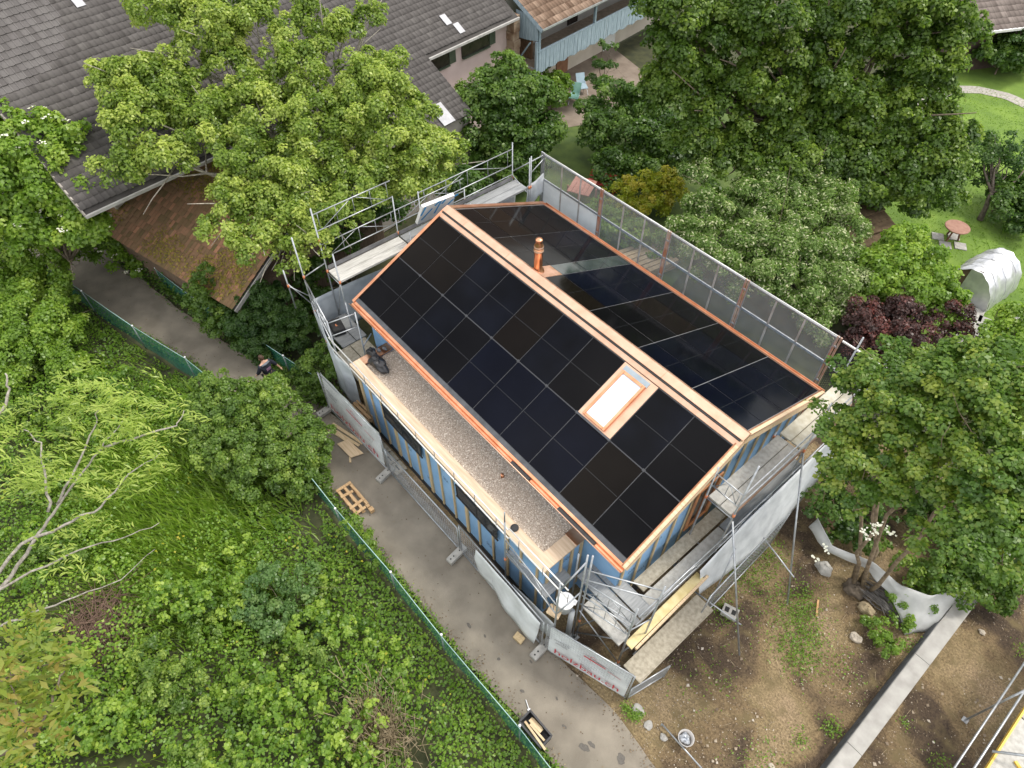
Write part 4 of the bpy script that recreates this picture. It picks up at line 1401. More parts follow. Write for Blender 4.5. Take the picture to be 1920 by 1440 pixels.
def tile_roof(par, O, du, dv, nrm, u0, u1, rows, tw, th, m, individual=None, lift=0.028, roll=0.022, mats=None, skip=None, tint=(0.5, 0.22)):
    """rows of overlapping interlocking tiles on the plane O + du*u + dv*v; dv points up the slope"""
    O, du, dv, nrm = (np.array(q, float) for q in (O, du, dv, nrm))
    prof = np.array([[0.0, 0.0], [0.14, -0.004], [0.5, -0.006], [0.72, 0.0], [0.84, roll], [1.0, roll * 0.5]])
    loc = []
    for k, (a, h) in enumerate(prof):
        loc += [(a * tw, -0.05, h + lift), (a * tw, th + 0.01, h), (a * tw, -0.05, h - 0.004)]
    loc = np.array(loc)
    tf = []
    for k in range(len(prof) - 1):
        a, b = 3 * k, 3 * (k + 1)
        tf += [(a, b, b + 1, a + 1), (a + 2, b + 2, b, a)]
    tf = np.array(tf)
    nu = int((u1 - u0) / tw)
    items = [(i, j) for j in range(rows) for i in range(nu) if not (skip and skip(u0 + i * tw, j * th))]
    it = np.array(items)
    base = O + np.outer(u0 + it[:, 0] * tw, du) + np.outer(it[:, 1] * th, dv)
    base = base + rng.normal(0, 0.006, (len(it), 1)) * dv + rng.normal(0, 0.003, (len(it), 1)) * nrm
    choose = np.zeros(len(it), bool)
    if individual is not None:
        s = individual(base)
        choose[np.argsort(s)[:300]] = True
    rest = base[~choose]
    lv = loc[:, :1] * du + loc[:, 1:2] * dv + loc[:, 2:3] * nrm
    v_ = (rest[:, None, :] + lv[None]).reshape(-1, 3)
    f_ = (np.arange(len(rest))[:, None, None] * len(loc) + tf[None]).reshape(-1, 4)
    tn = np.clip(rng.normal(tint[0], tint[1], len(rest)), 0, 1)
    np_mesh('tiles', v_, f_, m, par, 'stuff', np.repeat(tn, len(tf)))
    if choose.any():
        ms = []
        for mm_ in mats:
            b = B().add(lv, [tuple(q) for q in tf])
            me = b.mesh('tile')
            me.materials.append(mm_)
            ms.append(me)
        for q in base[choose]:
            o = bpy.data.objects.new('tile', ms[rng.integers(len(ms))])
            o.location = q
            COL.objects.link(o)
            o.parent = par
    return base


SL = math.tan(R(30))
VE = -9.1
def RZ(v): return 5.0 - SL * (v - VE)

farm = thing('farmhouse', 'old farmhouse with wide grey tiled roof and pink plaster wall', 'farmhouse', None, W(3, -14, 0))
rf = B().add([W(-7.7, VE + 0.02, RZ(VE + 0.02) - 0.06), W(13.3, VE + 0.02, RZ(VE + 0.02) - 0.06), W(13.3, -21, RZ(-21) - 0.06), W(-7.7, -21, RZ(-21) - 0.06)], [(0, 1, 2, 3)])
rf.add([W(0.6, -6.5, RZ(-6.5) - 0.06), W(7.5, -6.5, RZ(-6.5) - 0.06), W(7.5, VE + 0.019, RZ(VE + 0.02) - 0.06), W(0.6, VE + 0.019, RZ(VE + 0.02) - 0.06)], [(0, 1, 2, 3)])
rf.add([W(-7.7, -21, RZ(-21) - 0.06), W(13.3, -21, RZ(-21) - 0.06), W(13.3, -33, RZ(-21) - 7), W(-7.7, -33, RZ(-21) - 7)], [(0, 1, 2, 3)])
roof = rf.build('roof', mat('roof_underlay', (0.05, 0.045, 0.042), (0.07, 0.065, 0.06), 3, 0.95), farm)
cs, sn = math.cos(R(30)), math.sin(R(30))
dv_ = np.array([-N_[0] * cs, -N_[1] * cs, sn])
nr_ = np.array([N_[0] * sn, N_[1] * sn, cs])
tile_roof(roof, W(0, -6.5, RZ(-6.5)), D_, dv_, nr_, -7.7, 13.2, 58, 0.205, 0.29, TILE_G,
          individual=lambda P_: np.linalg.norm(P_ - np.array([-16.0, -9.0, 6.5]), axis=1), mats=TILE_OBJ,
          skip=lambda u, s: s < 2.95 and not (0.6 < u < 7.3), tint=(0.45, 0.12))
# pale replacement tiles and glass tiles
PALET = mat('pale_sheet_tile', (0.36, 0.36, 0.38), (0.46, 0.46, 0.48), 5, 0.6)
for u, s in ((9.6, 4.2), (9.9, 3.6), (11.6, 5.4), (11.9, 4.8), (-1.6, 4.6), (-3.2, 10.2), (1.6, 9.0)):
    q = np.array(W(0, -6.5, RZ(-6.5))) + D_ * u + dv_ * s + nr_ * 0.05
    B().obox(q, D_ * 0.16, dv_ * 0.27, nr_ * 0.012).build('glass_tile', PALET, roof)
q = np.array(W(0, -6.5, RZ(-6.5))) + D_ * 6.1 + dv_ * 0.45 + nr_ * 0.06
B().obox(q, D_ * 0.32, dv_ * 0.5, nr_ * 0.02).build('roof_light', PALET, roof)
PINK = mat('pink_plaster', (0.56, 0.43, 0.41), (0.66, 0.53, 0.51), 0.8, 0.9, bump=0.1)
pw_ = B().add([W(7.52, -9.75, 0), W(13.2, -9.75, 0), W(13.2, -9.75, 5.2), W(7.52, -9.75, 5.2)], [(0, 1, 2, 3)])
pw_.add([W(7.52, -9.75, 0), W(7.52, -9.75, 5.2), W(7.52, -20, 10), W(7.52, -20, 0)], [(0, 1, 2, 3)])
pink = pw_.build('pink_wall', PINK, farm)
GREYW = mat('grey_wall', (0.30, 0.27, 0.24), (0.40, 0.37, 0.33), 0.9, 0.9)
B().add([W(-6.0, -12.4, 0), W(7.5, -12.4, 0), W(7.5, -12.4, 6.6), W(-6.0, -12.4, 6.6), W(-6.0, -21, 11.5), W(-6.0, -21, 0)], [(0, 1, 2, 3), (0, 3, 4, 5)]).build('wall', GREYW, farm)
B().bar(W(-7.68, VE, RZ(VE) - 0.1), W(-7.68, -21, RZ(-21) - 0.1), 0.05, 0.2).build('verge_board', GREYW, farm)
B().add([W(0.65, -6.75, 0), W(7.45, -6.75, 0), W(7.45, -6.75, 3.3), W(0.65, -6.75, 3.3)], [(0, 1, 2, 3)]).build('wall', GREYW, farm)
B().add([W(7.46, -6.75, 0), W(7.46, -9.74, 0), W(7.46, -9.74, 5.0), W(7.46, -6.75, 3.4)], [(0, 1, 2, 3)]).build('wall', PINK, farm)
EAVE = mat('eave_board', (0.33, 0.32, 0.30), (0.44, 0.43, 0.41), 4, 0.7)
B().bar(W(7.5, VE + 0.06, RZ(VE) - 0.09), W(13.3, VE + 0.06, RZ(VE) - 0.09), 0.08, 0.1).build('gutter', EAVE, roof)
B().bar(W(-7.7, VE + 0.06, RZ(VE) - 0.09), W(0.6, VE + 0.06, RZ(VE) - 0.09), 0.08, 0.1).build('gutter', EAVE, roof)
SHUT = mat('green_shutter', (0.05, 0.07, 0.045), (0.08, 0.10, 0.065), 5, 0.7)
WDARK = mat('window_dark', (0.02, 0.017, 0.015), (0.045, 0.035, 0.03), 3, 0.2)
WHITEP = mat('white_paint', (0.66, 0.66, 0.64), (0.76, 0.76, 0.74), 5, 0.5)
for u0, u1 in ((7.75, 9.25), (10.1, 11.9)):
    wi = B().obox(W((u0 + u1) / 2, -9.72, 4.28), D_ * (u1 - u0) / 2, N_ * 0.02, (0, 0, 0.36)).build('window', WDARK, pink)
    B().obox(W(u1 + 0.22, -9.69, 4.28), D_ * 0.2, N_ * 0.02, (0, 0, 0.38)).build('shutter', SHUT, wi)
    B().obox(W((u0 + u1) / 2, -9.66, 3.88), D_ * (u1 - u0) / 2, N_ * 0.06, (0, 0, 0.03)).build('window_sill', SHUT, wi)
for u0, u1 in ((10.0, 10.9), (11.7, 12.6)):
    wi = B().obox(W((u0 + u1) / 2, -9.72, 1.75), D_ * (u1 - u0) / 2, N_ * 0.02, (0, 0, 0.55)).build('window', WDARK, pink)
    for s_ in (-1, 0, 1):
        B().obox(W((u0 + u1) / 2 + s_ * (u1 - u0) / 2 * 0.95, -9.69, 1.75), D_ * 0.035, N_ * 0.02, (0, 0, 0.55)).build('window_frame', WHITEP, wi)
    B().obox(W((u0 + u1) / 2, -9.64, 2.42), D_ * (u1 - u0) * 0.62, N_ * 0.08, (0, 0, 0.03)).build('lintel', SHUT, wi)
B().obox(W(8.4, -9.2, 1.0), D_ * 0.55, N_ * 0.5, (0, 0, 1.0)).build('porch', mat('porch_glass', (0.33, 0.34, 0.30), (0.42, 0.43, 0.38), 2, 0.3), farm)
B().prism([W(7.75, -8.6, 2.02), W(9.05, -8.6, 2.02), W(8.4, -8.6, 2.45)], -N_ * 1.15).build('porch_roof', mat('porch_roof', (0.40, 0.40, 0.36), (0.50, 0.50, 0.45), 2, 0.5), farm)
BRK = mat('crumbling_stone', (0.22, 0.13, 0.08), (0.42, 0.33, 0.24), 2.5, 0.95, bump=0.8)
for k in range(13):
    B().obox(W(13.36 + 0.02 * (k % 2), -9.5 + 0.03 * math.sin(k * 2.3), 0.2 + k * 0.38), D_ * (0.22 + 0.02 * math.sin(k)), N_ * 0.25, (0, 0, 0.18)).build('stone', BRK, farm)

# house with the blue-grey balcony
bal = thing('balcony_house', 'plastered house with brown tiled roof and weathered blue board balcony', 'house', None, W(20, -12, 0))
V1, V2 = -10.45, -8.33
BLW = mat('blue_grey_board', (0.22, 0.29, 0.34), (0.34, 0.43, 0.49), 5, 0.85, stretch=(5, 5, 0.5), c3=(0.48, 0.55, 0.58))
PLAST = mat('beige_plaster', (0.52, 0.46, 0.38), (0.64, 0.58, 0.49), 0.8, 0.92, bump=0.15)
PLASTG = mat('grey_plaster', (0.34, 0.33, 0.30), (0.44, 0.43, 0.40), 0.8, 0.92)
lo = B().add([W(13.6, V1, 0), W(30, V1, 0), W(30, V1, 2.45), W(13.6, V1, 2.45)], [(0, 1, 2, 3)]).build('wall', PLAST, bal)
upw = B().add([W(13.6, V1, 2.45), W(30, V1, 2.45), W(30, V1, 6.0), W(13.6, V1, 6.0)], [(0, 1, 2, 3)]).build('wall', PLASTG, bal)
B().add([W(13.6, V1, 0), W(13.6, V1, 6.0), W(13.6, -18, 9.5), W(13.6, -18, 0)], [(0, 1, 2, 3)]).build('wall', PLASTG, bal)
B().obox(W(21.8, (V1 + V2) / 2, 2.42), D_ * 8.0, N_ * (V2 - V1) / 2, (0, 0, 0.05)).build('balcony_floor', mat('floor_planks', (0.25, 0.20, 0.15), (0.35, 0.28, 0.21), 4, 0.9), bal)
u = 13.98
k = 0
while u < 29.6:
    wd = 0.16 + 0.03 * math.sin(k * 3.7)
    zb = 2.32 + 0.05 * math.sin(k * 5.1)
    B().obox(W(u + wd / 2, V2 + 0.03 + 0.006 * math.sin(k * 9), (zb + 3.3) / 2), D_ * (wd / 2 - 0.006), N_ * 0.014, (0, 0, (3.3 - zb) / 2)).build('balcony_board', BLW, bal)
    u += wd
    k += 1
B().obox(W(21.8, V2, 3.34), D_ * 7.9, N_ * 0.05, (0, 0, 0.035)).build('hand_rail', BLW, bal)
for u in (14.0, 18.4, 22.8, 27.2):
    B().obox(W(u, V2 - 0.02, 3.45), D_ * 0.06, N_ * 0.06, (0, 0, 1.08)).build('post', BLW, bal)
# left end of the balcony: boarded gable, open bay with a brace, boards below
for i in range(7):
    v0 = -9.75 + i * 0.205
    B().obox(W(13.86, v0 + 0.1, 4.35 + (i * 0.0)), D_ * 0.014, N_ * 0.097, (0, 0, 0.62 - 0.012 * i * i * 0.3)).build('gable_board', BLW, bal)
    B().obox(W(13.86, v0 + 0.1, 1.95), D_ * 0.014, N_ * 0.097, (0, 0, 0.55)).build('gable_board', BLW, bal)
for v in (-9.75, -8.36):
    B().obox(W(13.84, v, 3.1), D_ * 0.06, N_ * 0.06, (0, 0, 0.72)).build('post', BLW, bal)
B().bar(W(13.8, -9.6, 2.55), W(13.8, -8.75, 3.7), 0.08, 0.06).build('brace', BLW, bal)
B().obox(W(14.6, -9.9, 3.0), D_ * 0.05, N_ * 0.6, (0, 0, 0.6)).build('store_wall', mat('brown_planks', (0.16, 0.09, 0.05), (0.26, 0.16, 0.09), 6, 0.9, stretch=(1, 6, 1)), bal)
for u, zc, hw, hh, mm_ in ((19.2, 3.5, 0.42, 0.95, WDARK), (21.3, 3.6, 0.5, 0.6, mat('brown_window', (0.13, 0.06, 0.03), (0.2, 0.1, 0.05), 4, 0.5)), (24.4, 3.5, 0.6, 0.7, WDARK)):
    B().obox(W(u, V1 + 0.03, zc), D_ * hw, N_ * 0.03, (0, 0, hh)).build('opening', mm_, upw)
wi = B().obox(W(16.1, V1 + 0.03, 3.9), D_ * 0.42, N_ * 0.03, (0, 0, 0.33)).build('window', WDARK, upw)
for s_ in (-1, 0, 1):
    B().obox(W(16.1 + 0.4 * s_, V1 + 0.07, 3.9), D_ * 0.035, N_ * 0.015, (0, 0, 0.36)).build('window_frame', WHITEP, wi)
B().obox(W(16.1, V1 + 0.09, 3.5), D_ * 0.5, N_ * 0.07, (0, 0, 0.035)).build('window_sill', WHITEP, wi)
wi = B().obox(W(16.3, V1 + 0.03, 1.3), D_ * 0.6, N_ * 0.03, (0, 0, 0.55)).build('window', WDARK, lo)
for s_ in (-0.9, -0.3, 0.3, 0.9):
    B().obox(W(16.3 + 0.6 * s_, V1 + 0.07, 1.3), D_ * 0.04, N_ * 0.015, (0, 0, 0.56)).build('window_frame', WHITEP, wi)
for s_ in (-1, 1):
    B().obox(W(16.3 + 0.9 * s_, V1 + 0.06, 1.3), D_ * 0.26, N_ * 0.02, (0, 0, 0.58)).build('shutter', SHUT, wi)
dr = B().obox(W(18.5, V1 + 0.03, 1.0), D_ * 0.5, N_ * 0.03, (0, 0, 1.0)).build('door', mat('brown_door', (0.22, 0.10, 0.05), (0.30, 0.15, 0.08), 4, 0.6), lo)
B().lathe(W(18.85, V1 + 0.09, 1.0), [(0.03, -0.03), (0.04, 0), (0.03, 0.03)], 8).build('handle', STEEL, dr)
B().obox(W(22.9, V1 + 0.03, 0.95), D_ * 0.55, N_ * 0.03, (0, 0, 0.95)).build('door', WHITEP, lo)
SL2 = math.tan(R(29))
c2_, s2_ = math.cos(R(29)), math.sin(R(29))
dv2 = np.array([-N_[0] * c2_, -N_[1] * c2_, s2_])
nr2 = np.array([N_[0] * s2_, N_[1] * s2_, c2_])
ez, ev = 4.62, -7.95
rb = B().add([W(13.75, ev, ez - 0.05), W(30, ev, ez - 0.05), W(30, -18, ez - 0.05 + SL2 * 10.05), W(13.75, -18, ez - 0.05 + SL2 * 10.05)], [(0, 1, 2, 3)]).build('roof', MATS['roof_underlay'], bal)
tile_roof(rb, W(0, ev, ez), D_, dv2, nr2, 13.7, 30, 26, 0.21, 0.36, TILE_B, roll=0.03, tint=(0.5, 0.22))
B().bar(W(13.7, ev + 0.05, ez - 0.07), W(30, ev + 0.05, ez - 0.07), 0.09, 0.09).build('gutter', mat('zinc_gutter', (0.40, 0.42, 0.43), (0.50, 0.52, 0.53), 5, 0.45, 0.5), rb)
B().obox(np.array(W(13.72, -13, ez - 0.12 + SL2 * 5.05)), D_ * 0.03, -dv2 * 5.8, nr2 * 0.1).build('verge_board', BLW, rb)
B().lathe(W(17.2, V1 + 0.5, 0.02), [(0.16, 0), (0.2, 0.35), (0.2, 0.38)], 12).build('planter', mat('terracotta', (0.30, 0.13, 0.08), None, rough=0.8), bal)

# garden loungers in the courtyard, two folding chairs
def lounger(x, y, a, m, label):
    t = thing('folding_chair', label, 'chair', 'folding chairs in the courtyard', (x, y, 0))
    c, s = math.cos(a), math.sin(a)
    def L(p): return (x + p[0] * c - p[1] * s, y + p[0] * s + p[1] * c, p[2])
    B().add([L((-0.25, -0.25, 0.38)), L((0.25, -0.25, 0.38)), L((0.25, 0.3, 0.42)), L((-0.25, 0.3, 0.42)), L((-0.25, -0.25, 0.35)), L((0.25, -0.25, 0.35)), L((0.25, 0.3, 0.39)), L((-0.25, 0.3, 0.39))],
            [(3, 2, 1, 0), (4, 5, 6, 7), (0, 1, 5, 4), (1, 2, 6, 5), (2, 3, 7, 6), (3, 0, 4, 7)]).build('seat', m, t)
    B().add([L((-0.25, 0.3, 0.42)), L((0.25, 0.3, 0.42)), L((0.25, 0.62, 0.85)), L((-0.25, 0.62, 0.85)), L((-0.25, 0.33, 0.41)), L((0.25, 0.33, 0.41)), L((0.25, 0.65, 0.84)), L((-0.25, 0.65, 0.84))],
            [(3, 2, 1, 0), (4, 5, 6, 7), (0, 1, 5, 4), (1, 2, 6, 5), (2, 3, 7, 6), (3, 0, 4, 7)]).build('backrest', m, t)
    for sx in (-0.24, 0.24):
        B().tube([L((sx, -0.3, 0.02)), L((sx, 0.35, 0.55))], 0.013, 6).build('leg', STEEL, t)
        B().tube([L((sx, 0.45, 0.02)), L((sx, -0.2, 0.4))], 0.013, 6).build('leg', STEEL, t)
lounger(-9.72, 15.3, 0.6, mat('mint_cloth', (0.22, 0.45, 0.38), (0.28, 0.52, 0.45), 5, 0.7), 'mint green folding chair in the courtyard by the round bush')
lounger(-10.2, 16.4, 1.1, mat('pale_blue_cloth', (0.32, 0.44, 0.52), (0.38, 0.50, 0.58), 5, 0.7), 'pale blue folding chair nearer the house door')

# red garden table seen through the mesh
rt_ = thing('garden_table', 'reddish wooden garden table behind the mesh screen', 'table', None, (-3.1, 9.4, 0))
RDT = mat('red_wood', (0.36, 0.16, 0.12), (0.48, 0.24, 0.19), 4, 0.7, stretch=(1, 6, 1))
for k in range(5):
    B().obox((-3.1 + (k - 2) * 0.19, 9.42 + (k - 2) * 0.09, 0.72), (0.088, 0.042, 0), (-0.28, 0.55, 0), (0, 0, 0.02)).build('table_plank', RDT, rt_)
for sx, sy in ((-0.5, -0.4), (0.35, -0.55), (-0.15, 0.6), (0.55, 0.35)):
    B().box((-3.1 + sx - 0.03, 9.42 + sy - 0.03, 0), (-3.1 + sx + 0.03, 9.42 + sy + 0.03, 0.7)).build('leg', RDT, rt_)
rb_ = thing('garden_bench', 'bright red bench beyond the wooden garden table', 'bench', None, (-3.0, 10.5, 0))
REDP = mat('red_paint', (0.50, 0.05, 0.05), (0.58, 0.09, 0.08), 4, 0.5)
B().bar((-3.55, 10.25, 0.45), (-2.35, 10.85, 0.45), 0.34, 0.05).build('seat', REDP, rb_)
B().bar((-3.64, 10.44, 0.75), (-2.44, 11.04, 0.75), 0.04, 0.3).build('backrest', REDP, rb_)
for q in ((-3.5, 10.2), (-2.4, 10.75), (-3.6, 10.4), (-2.5, 11.0)):
    B().box((q[0] - 0.03, q[1] - 0.03, 0), (q[0] + 0.03, q[1] + 0.03, 0.43)).build('leg', REDP, rb_)

# pale timber stack behind the mesh
ws = thing('timber_stack', 'stack of sawn timber seen through the mesh screens', 'timber stack', None, (1.9, 8.3, 0))
TIM = mat('sawn_timber', (0.40, 0.30, 0.19), (0.54, 0.42, 0.28), 4, 0.8, stretch=(0.6, 6, 6))
for j in range(3):
    for k in range(7):
        B().bar((0.95 + k * 0.26, 7.6 + k * 0.02, 0.1 + j * 0.14), (1.35 + k * 0.24, 9.1 + 0.05 * math.sin(k * 3 + j), 0.1 + j * 0.14), 0.2, 0.1).build('beam', TIM, ws)

# mossy shed left of the path
sh = thing('tiled_shed', 'low shed with mossy red-brown tiled roof beside the path', 'shed', None, (-6.5, -5, 0))
eu = np.array([4.32, 1.12, 0]) / 4.463
ev2 = np.array([-eu[1], eu[0], 0])
ang = R(27)
dvs = np.array([ev2[0] * math.cos(ang), ev2[1] * math.cos(ang), math.sin(ang)])
nrs = np.array([-ev2[0] * math.sin(ang), -ev2[1] * math.sin(ang), math.cos(ang)])
O_ = np.array([-8.84, -7.61, 2.2])
corners = [O_ + eu * -3.3, O_ + eu * 5.0, O_ + eu * 5.0 + dvs * 4.6, O_ + eu * -3.3 + dvs * 4.6]
rs = B().add([tuple(c - nrs * 0.05) for c in corners], [(0, 1, 2, 3)])
back = [corners[3], corners[2], corners[2] + ev2 * 4.0 - np.array([0, 0, 2.0]), corners[3] + ev2 * 4.0 - np.array([0, 0, 2.0])]
rs.add([tuple(c - nrs * 0.05) for c in back], [(0, 1, 2, 3)])
rsh = rs.build('roof', MATS['roof_underlay'], sh)
tile_roof(rsh, O_, eu, dvs, nrs, -3.3, 4.95, 16, 0.17, 0.285, TILE_M, roll=0.014, lift=0.02, tint=(0.42, 0.2))
# red bedding course and ridge
for k in range(15):
    q = O_ + eu * (-3.25) + dvs * (0.15 + k * 0.3)
    B().obox(q + nrs * 0.05, eu * 0.17, dvs * 0.155, nrs * 0.03).build('verge_tile', mat('red_clay', (0.26, 0.10, 0.06), (0.36, 0.16, 0.10), 5, 0.9), rsh)
n = 6500
mu, mv = rng.uniform(-2.9, 4.9, n), rng.uniform(0.05, 4.5, n)
keep = (np.sin(mu * 1.9 + 1) + np.sin(mv * 2.3) + np.sin(mu * 0.8 - mv) + rng.normal(0, 0.5, n)) > 0.6
mu, mv = mu[keep], mv[keep]
mc = O_ + np.outer(mu, eu) + np.outer(mv, dvs) + nrs * 0.035
MOSS = leaf_mat('moss', (0.14, 0.12, 0.02), (0.22, 0.18, 0.03), (0.30, 0.24, 0.06), 0.0, 0.95)
leaves_obj('moss', MOSS, mc, np.tile(nrs, (len(mc), 1)) + rng.normal(0, 0.2, (len(mc), 3)), np.clip(rng.normal(0.5, 0.25, len(mc)), 0, 1), 0.075, 1.2, sh, 'stuff', 0.15)
wq = [O_ + eu * -3.0 + ev2 * 0.35, O_ + eu * 4.7 + ev2 * 0.35, O_ + eu * 4.7 + ev2 * 7.5, O_ + eu * -3.0 + ev2 * 7.5]
B().prism([(c[0], c[1], 0) for c in wq], (0, 0, 2.15)).build('wall', mat('shed_boards', (0.11, 0.075, 0.05), (0.18, 0.125, 0.085), 4, 0.9, stretch=(5, 5, 0.6)), sh)
B().obox(O_ + eu * 5.03 + dvs * 2.3, eu * 0.02, dvs * 2.35, nrs * 0.07).build('verge_board', mat('grey_verge', (0.22, 0.21, 0.2), (0.3, 0.29, 0.28), 4, 0.8), rsh)

# small shed roof between the willows and the lawn
ms_ = thing('garden_shed', 'small shed with stepped mossy brown roof by the lawn', 'shed', None, (7.3, 14.6, 0))
su, sv = np.array([0.86, -0.5, 0]), np.array([0.5, 0.86, 0])
MB_ = mat('mossy_boards', (0.09, 0.06, 0.035), (0.15, 0.105, 0.06), 6, 0.95, bump=0.6, c3=(0.19, 0.15, 0.08))
for k in range(6):
    q = np.array([7.35, 14.6, 2.0]) + su * (-1.25 + k * 0.46)
    B().obox(q + np.array([0, 0, 0.03 * (k % 2) - 0.06 * k]), su * 0.25, sv * 1.0 + np.array([0, 0, 0.28]), (0, 0, 0.025)).build('roof_sheet', MB_, ms_)
B().prism([tuple(np.array([7.35, 14.6, 0]) + su * a + sv * b) for a, b in ((-1.2, -0.85), (1.1, -0.85), (1.1, 0.85), (-1.2, 0.85))], (0, 0, 1.55)).build('wall', MATS['shed_boards'], ms_)

# round garden table on slabs
tb = thing('round_table', 'round brown table standing on grey slabs on the lawn', 'table', None, (9.26, 19.45, 0))
B().lathe((9.26, 19.5, 0.62), [(0.01, 0.0), (0.48, 0.0), (0.5, 0.02), (0.5, 0.05), (0.48, 0.065), (0.01, 0.066)], 28).build('table_top', mat('terracotta_top', (0.26, 0.13, 0.09), (0.33, 0.18, 0.13), 6, 0.7), tb)
for a in (0.4, 2.5, 4.6):
    B().tube([(9.26 + 0.16 * math.cos(a), 19.5 + 0.16 * math.sin(a), 0.62), (9.26 + 0.3 * math.cos(a), 19.5 + 0.3 * math.sin(a), 0.05)], 0.04, 7).build('leg', mat('table_leg', (0.16, 0.075, 0.05), None, rough=0.8), tb)
for k, (dx_, dy_) in enumerate(((-0.45, -0.1), (0.05, -0.42), (0.5, 0.0), (0.0, 0.4))):
    B().obox((9.28 + dx_, 19.35 + dy_, 0.035), (0.2, 0.12, 0), (-0.12, 0.2, 0), (0, 0, 0.02)).build('slab', CONC, tb)

# silver foil covered half-barrel on the lawn
FOIL = mat('silver_foil', (0.48, 0.49, 0.51), (0.66, 0.67, 0.68), 3, 0.33, 0.55, bump=0.7, bscale=5)
tu = thing('foil_tunnel', 'silver foil covered half-barrel shelter on the lawn', 'shelter', None, (11.6, 17.2, 0))
ax = np.array([0.10, 0.995, 0]); sd_ = np.array([0.995, -0.10, 0])
vs_, fs_ = [], []
nr, na = 18, 24
for i in range(nr + 1):
    t = i / nr
    c = np.array([11.35, 16.2, 0]) + ax * 2.15 * t
    rad = 0.98 * (1 + 0.02 * math.sin(t * 13) + (0.03 if i in (4, 5, 12, 13) else 0))
    for j in range(na + 1):
        a = math.pi * j / na
        r_ = rad * (1 + 0.018 * math.sin(j * 1.9 + i) + 0.012 * math.sin(i * 2.7 + j * 0.7))
        vs_.append(c + sd_ * r_ * math.cos(a) + np.array([0, 0, 1.42 * r_ * math.sin(a)]))
for i in range(nr):
    for j in range(na):
        a = i * (na + 1) + j
        fs_.append((a, a + 1, a + na + 2, a + na + 1))
B().add(vs_, fs_).build('foil_cover', FOIL, tu, True)
B().add([tuple(np.array(v) + ax * 0.0) for v in vs_[nr * (na + 1):]], [tuple(range(na + 1))]).build('end_sheet', FOIL, tu)
B().add([tuple(np.array(v) + ax * 0.02) for v in vs_[:15]] + [tuple(np.array(vs_[14]) * [1, 1, 0] + ax * 0.02)], [tuple(range(15, -1, -1))]).build('front_sheet', FOIL, tu)
B().add([tuple(np.array(v) + ax * 0.12) for v in vs_[:na + 1]], [tuple(range(na, -1, -1))]).build('inner_board', mat('brown_board', (0.12, 0.075, 0.05), (0.18, 0.12, 0.08), 4, 0.8), tu)
for i in (3, 9, 15):
    B().tube([tuple(np.array(v) * 1.0 + np.array([0, 0, 0.006])) for v in vs_[i * (na + 1):(i + 1) * (na + 1)]], 0.008, 5).build('strap', mat('grey_strap', (0.35, 0.36, 0.38), None, rough=0.6), tu, True)
pvg = thing('paving_slabs', 'white slabs in front of the silver foil shelter', 'paving', None, (12.4, 15.2, 0))
for k, (x, y, s_) in enumerate(((12.0, 15.75, 0.42), (12.75, 15.6, 0.38), (12.4, 14.95, 0.4), (13.1, 14.9, 0.35), (12.6, 14.2, 0.38), (12.45, 13.5, 0.34))):
    B().obox((x, y, 0.03), (s_, 0.08, 0), (-0.08, s_ * 0.85, 0), (0, 0, 0.03)).build('slab', CONC, pvg)
pl = thing('board_pile', 'pale boards propped beside the silver foil shelter', 'boards', None, (13.4, 15.9, 0.3))
for k in range(3):
    B().bar((12.75 + 0.18 * k, 15.1 - 0.1 * k, 0.35), (14.2 + 0.18 * k, 17.6, 0.75 - 0.1 * k), 0.14, 0.03).build('board', EAVE, pl)
tag(B().lathe((10.42, 16.57, 0), [(0.16, 0), (0.19, 0.34), (0.2, 0.35), (0.18, 0.36), (0.16, 0.06)], 14).build('green_tub', mat('teal_plastic', (0.03, 0.22, 0.20), None, rough=0.4), None, True),
    'small teal tub on the lawn edge by the foil shelter', 'tub')

# house at the upper right edge
fh = thing('distant_house', 'brown tiled house with white gutter at the upper right corner', 'house', None, (2, 38, 0))
hu = np.array([0.455, 0.89, 0]); hv_ = np.array([-0.89, 0.455, 0])
Oh = np.array([2.36, 33.56, 2.6]) - hu * 0.6
ah = R(26)
dvh = np.array([hv_[0] * math.cos(ah), hv_[1] * math.cos(ah), math.sin(ah)])
nrh = np.array([-hv_[0] * math.sin(ah), -hv_[1] * math.sin(ah), math.cos(ah)])
rh = B().add([tuple(Oh - nrh * 0.05), tuple(Oh + hu * 12 - nrh * 0.05), tuple(Oh + hu * 12 + dvh * 7 - nrh * 0.05), tuple(Oh + dvh * 7 - nrh * 0.05)], [(0, 1, 2, 3)]).build('roof', MATS['roof_underlay'], fh)
tile_roof(rh, Oh, hu, dvh, nrh, 0, 12, 18, 0.3, 0.38, TILE_F, tint=(0.5, 0.2))
B().bar(tuple(Oh - hv_ * 0.06 - np.array([0, 0, 0.05])), tuple(Oh + hu * 12 - hv_ * 0.06 - np.array([0, 0, 0.05])), 0.14, 0.12).build('gutter', WHITEP, rh)
B().prism([tuple(c) for c in (Oh * [1, 1, 0] + hv_ * 0.8, Oh * [1, 1, 0] + hu * 12 + hv_ * 0.8, Oh * [1, 1, 0] + hu * 12 + hv_ * 6.5, Oh * [1, 1, 0] + hv_ * 6.5)], (0, 0, 2.85)).build('wall', mat('dark_timber_wall', (0.06, 0.04, 0.035), (0.09, 0.06, 0.05), 3, 0.9), fh)

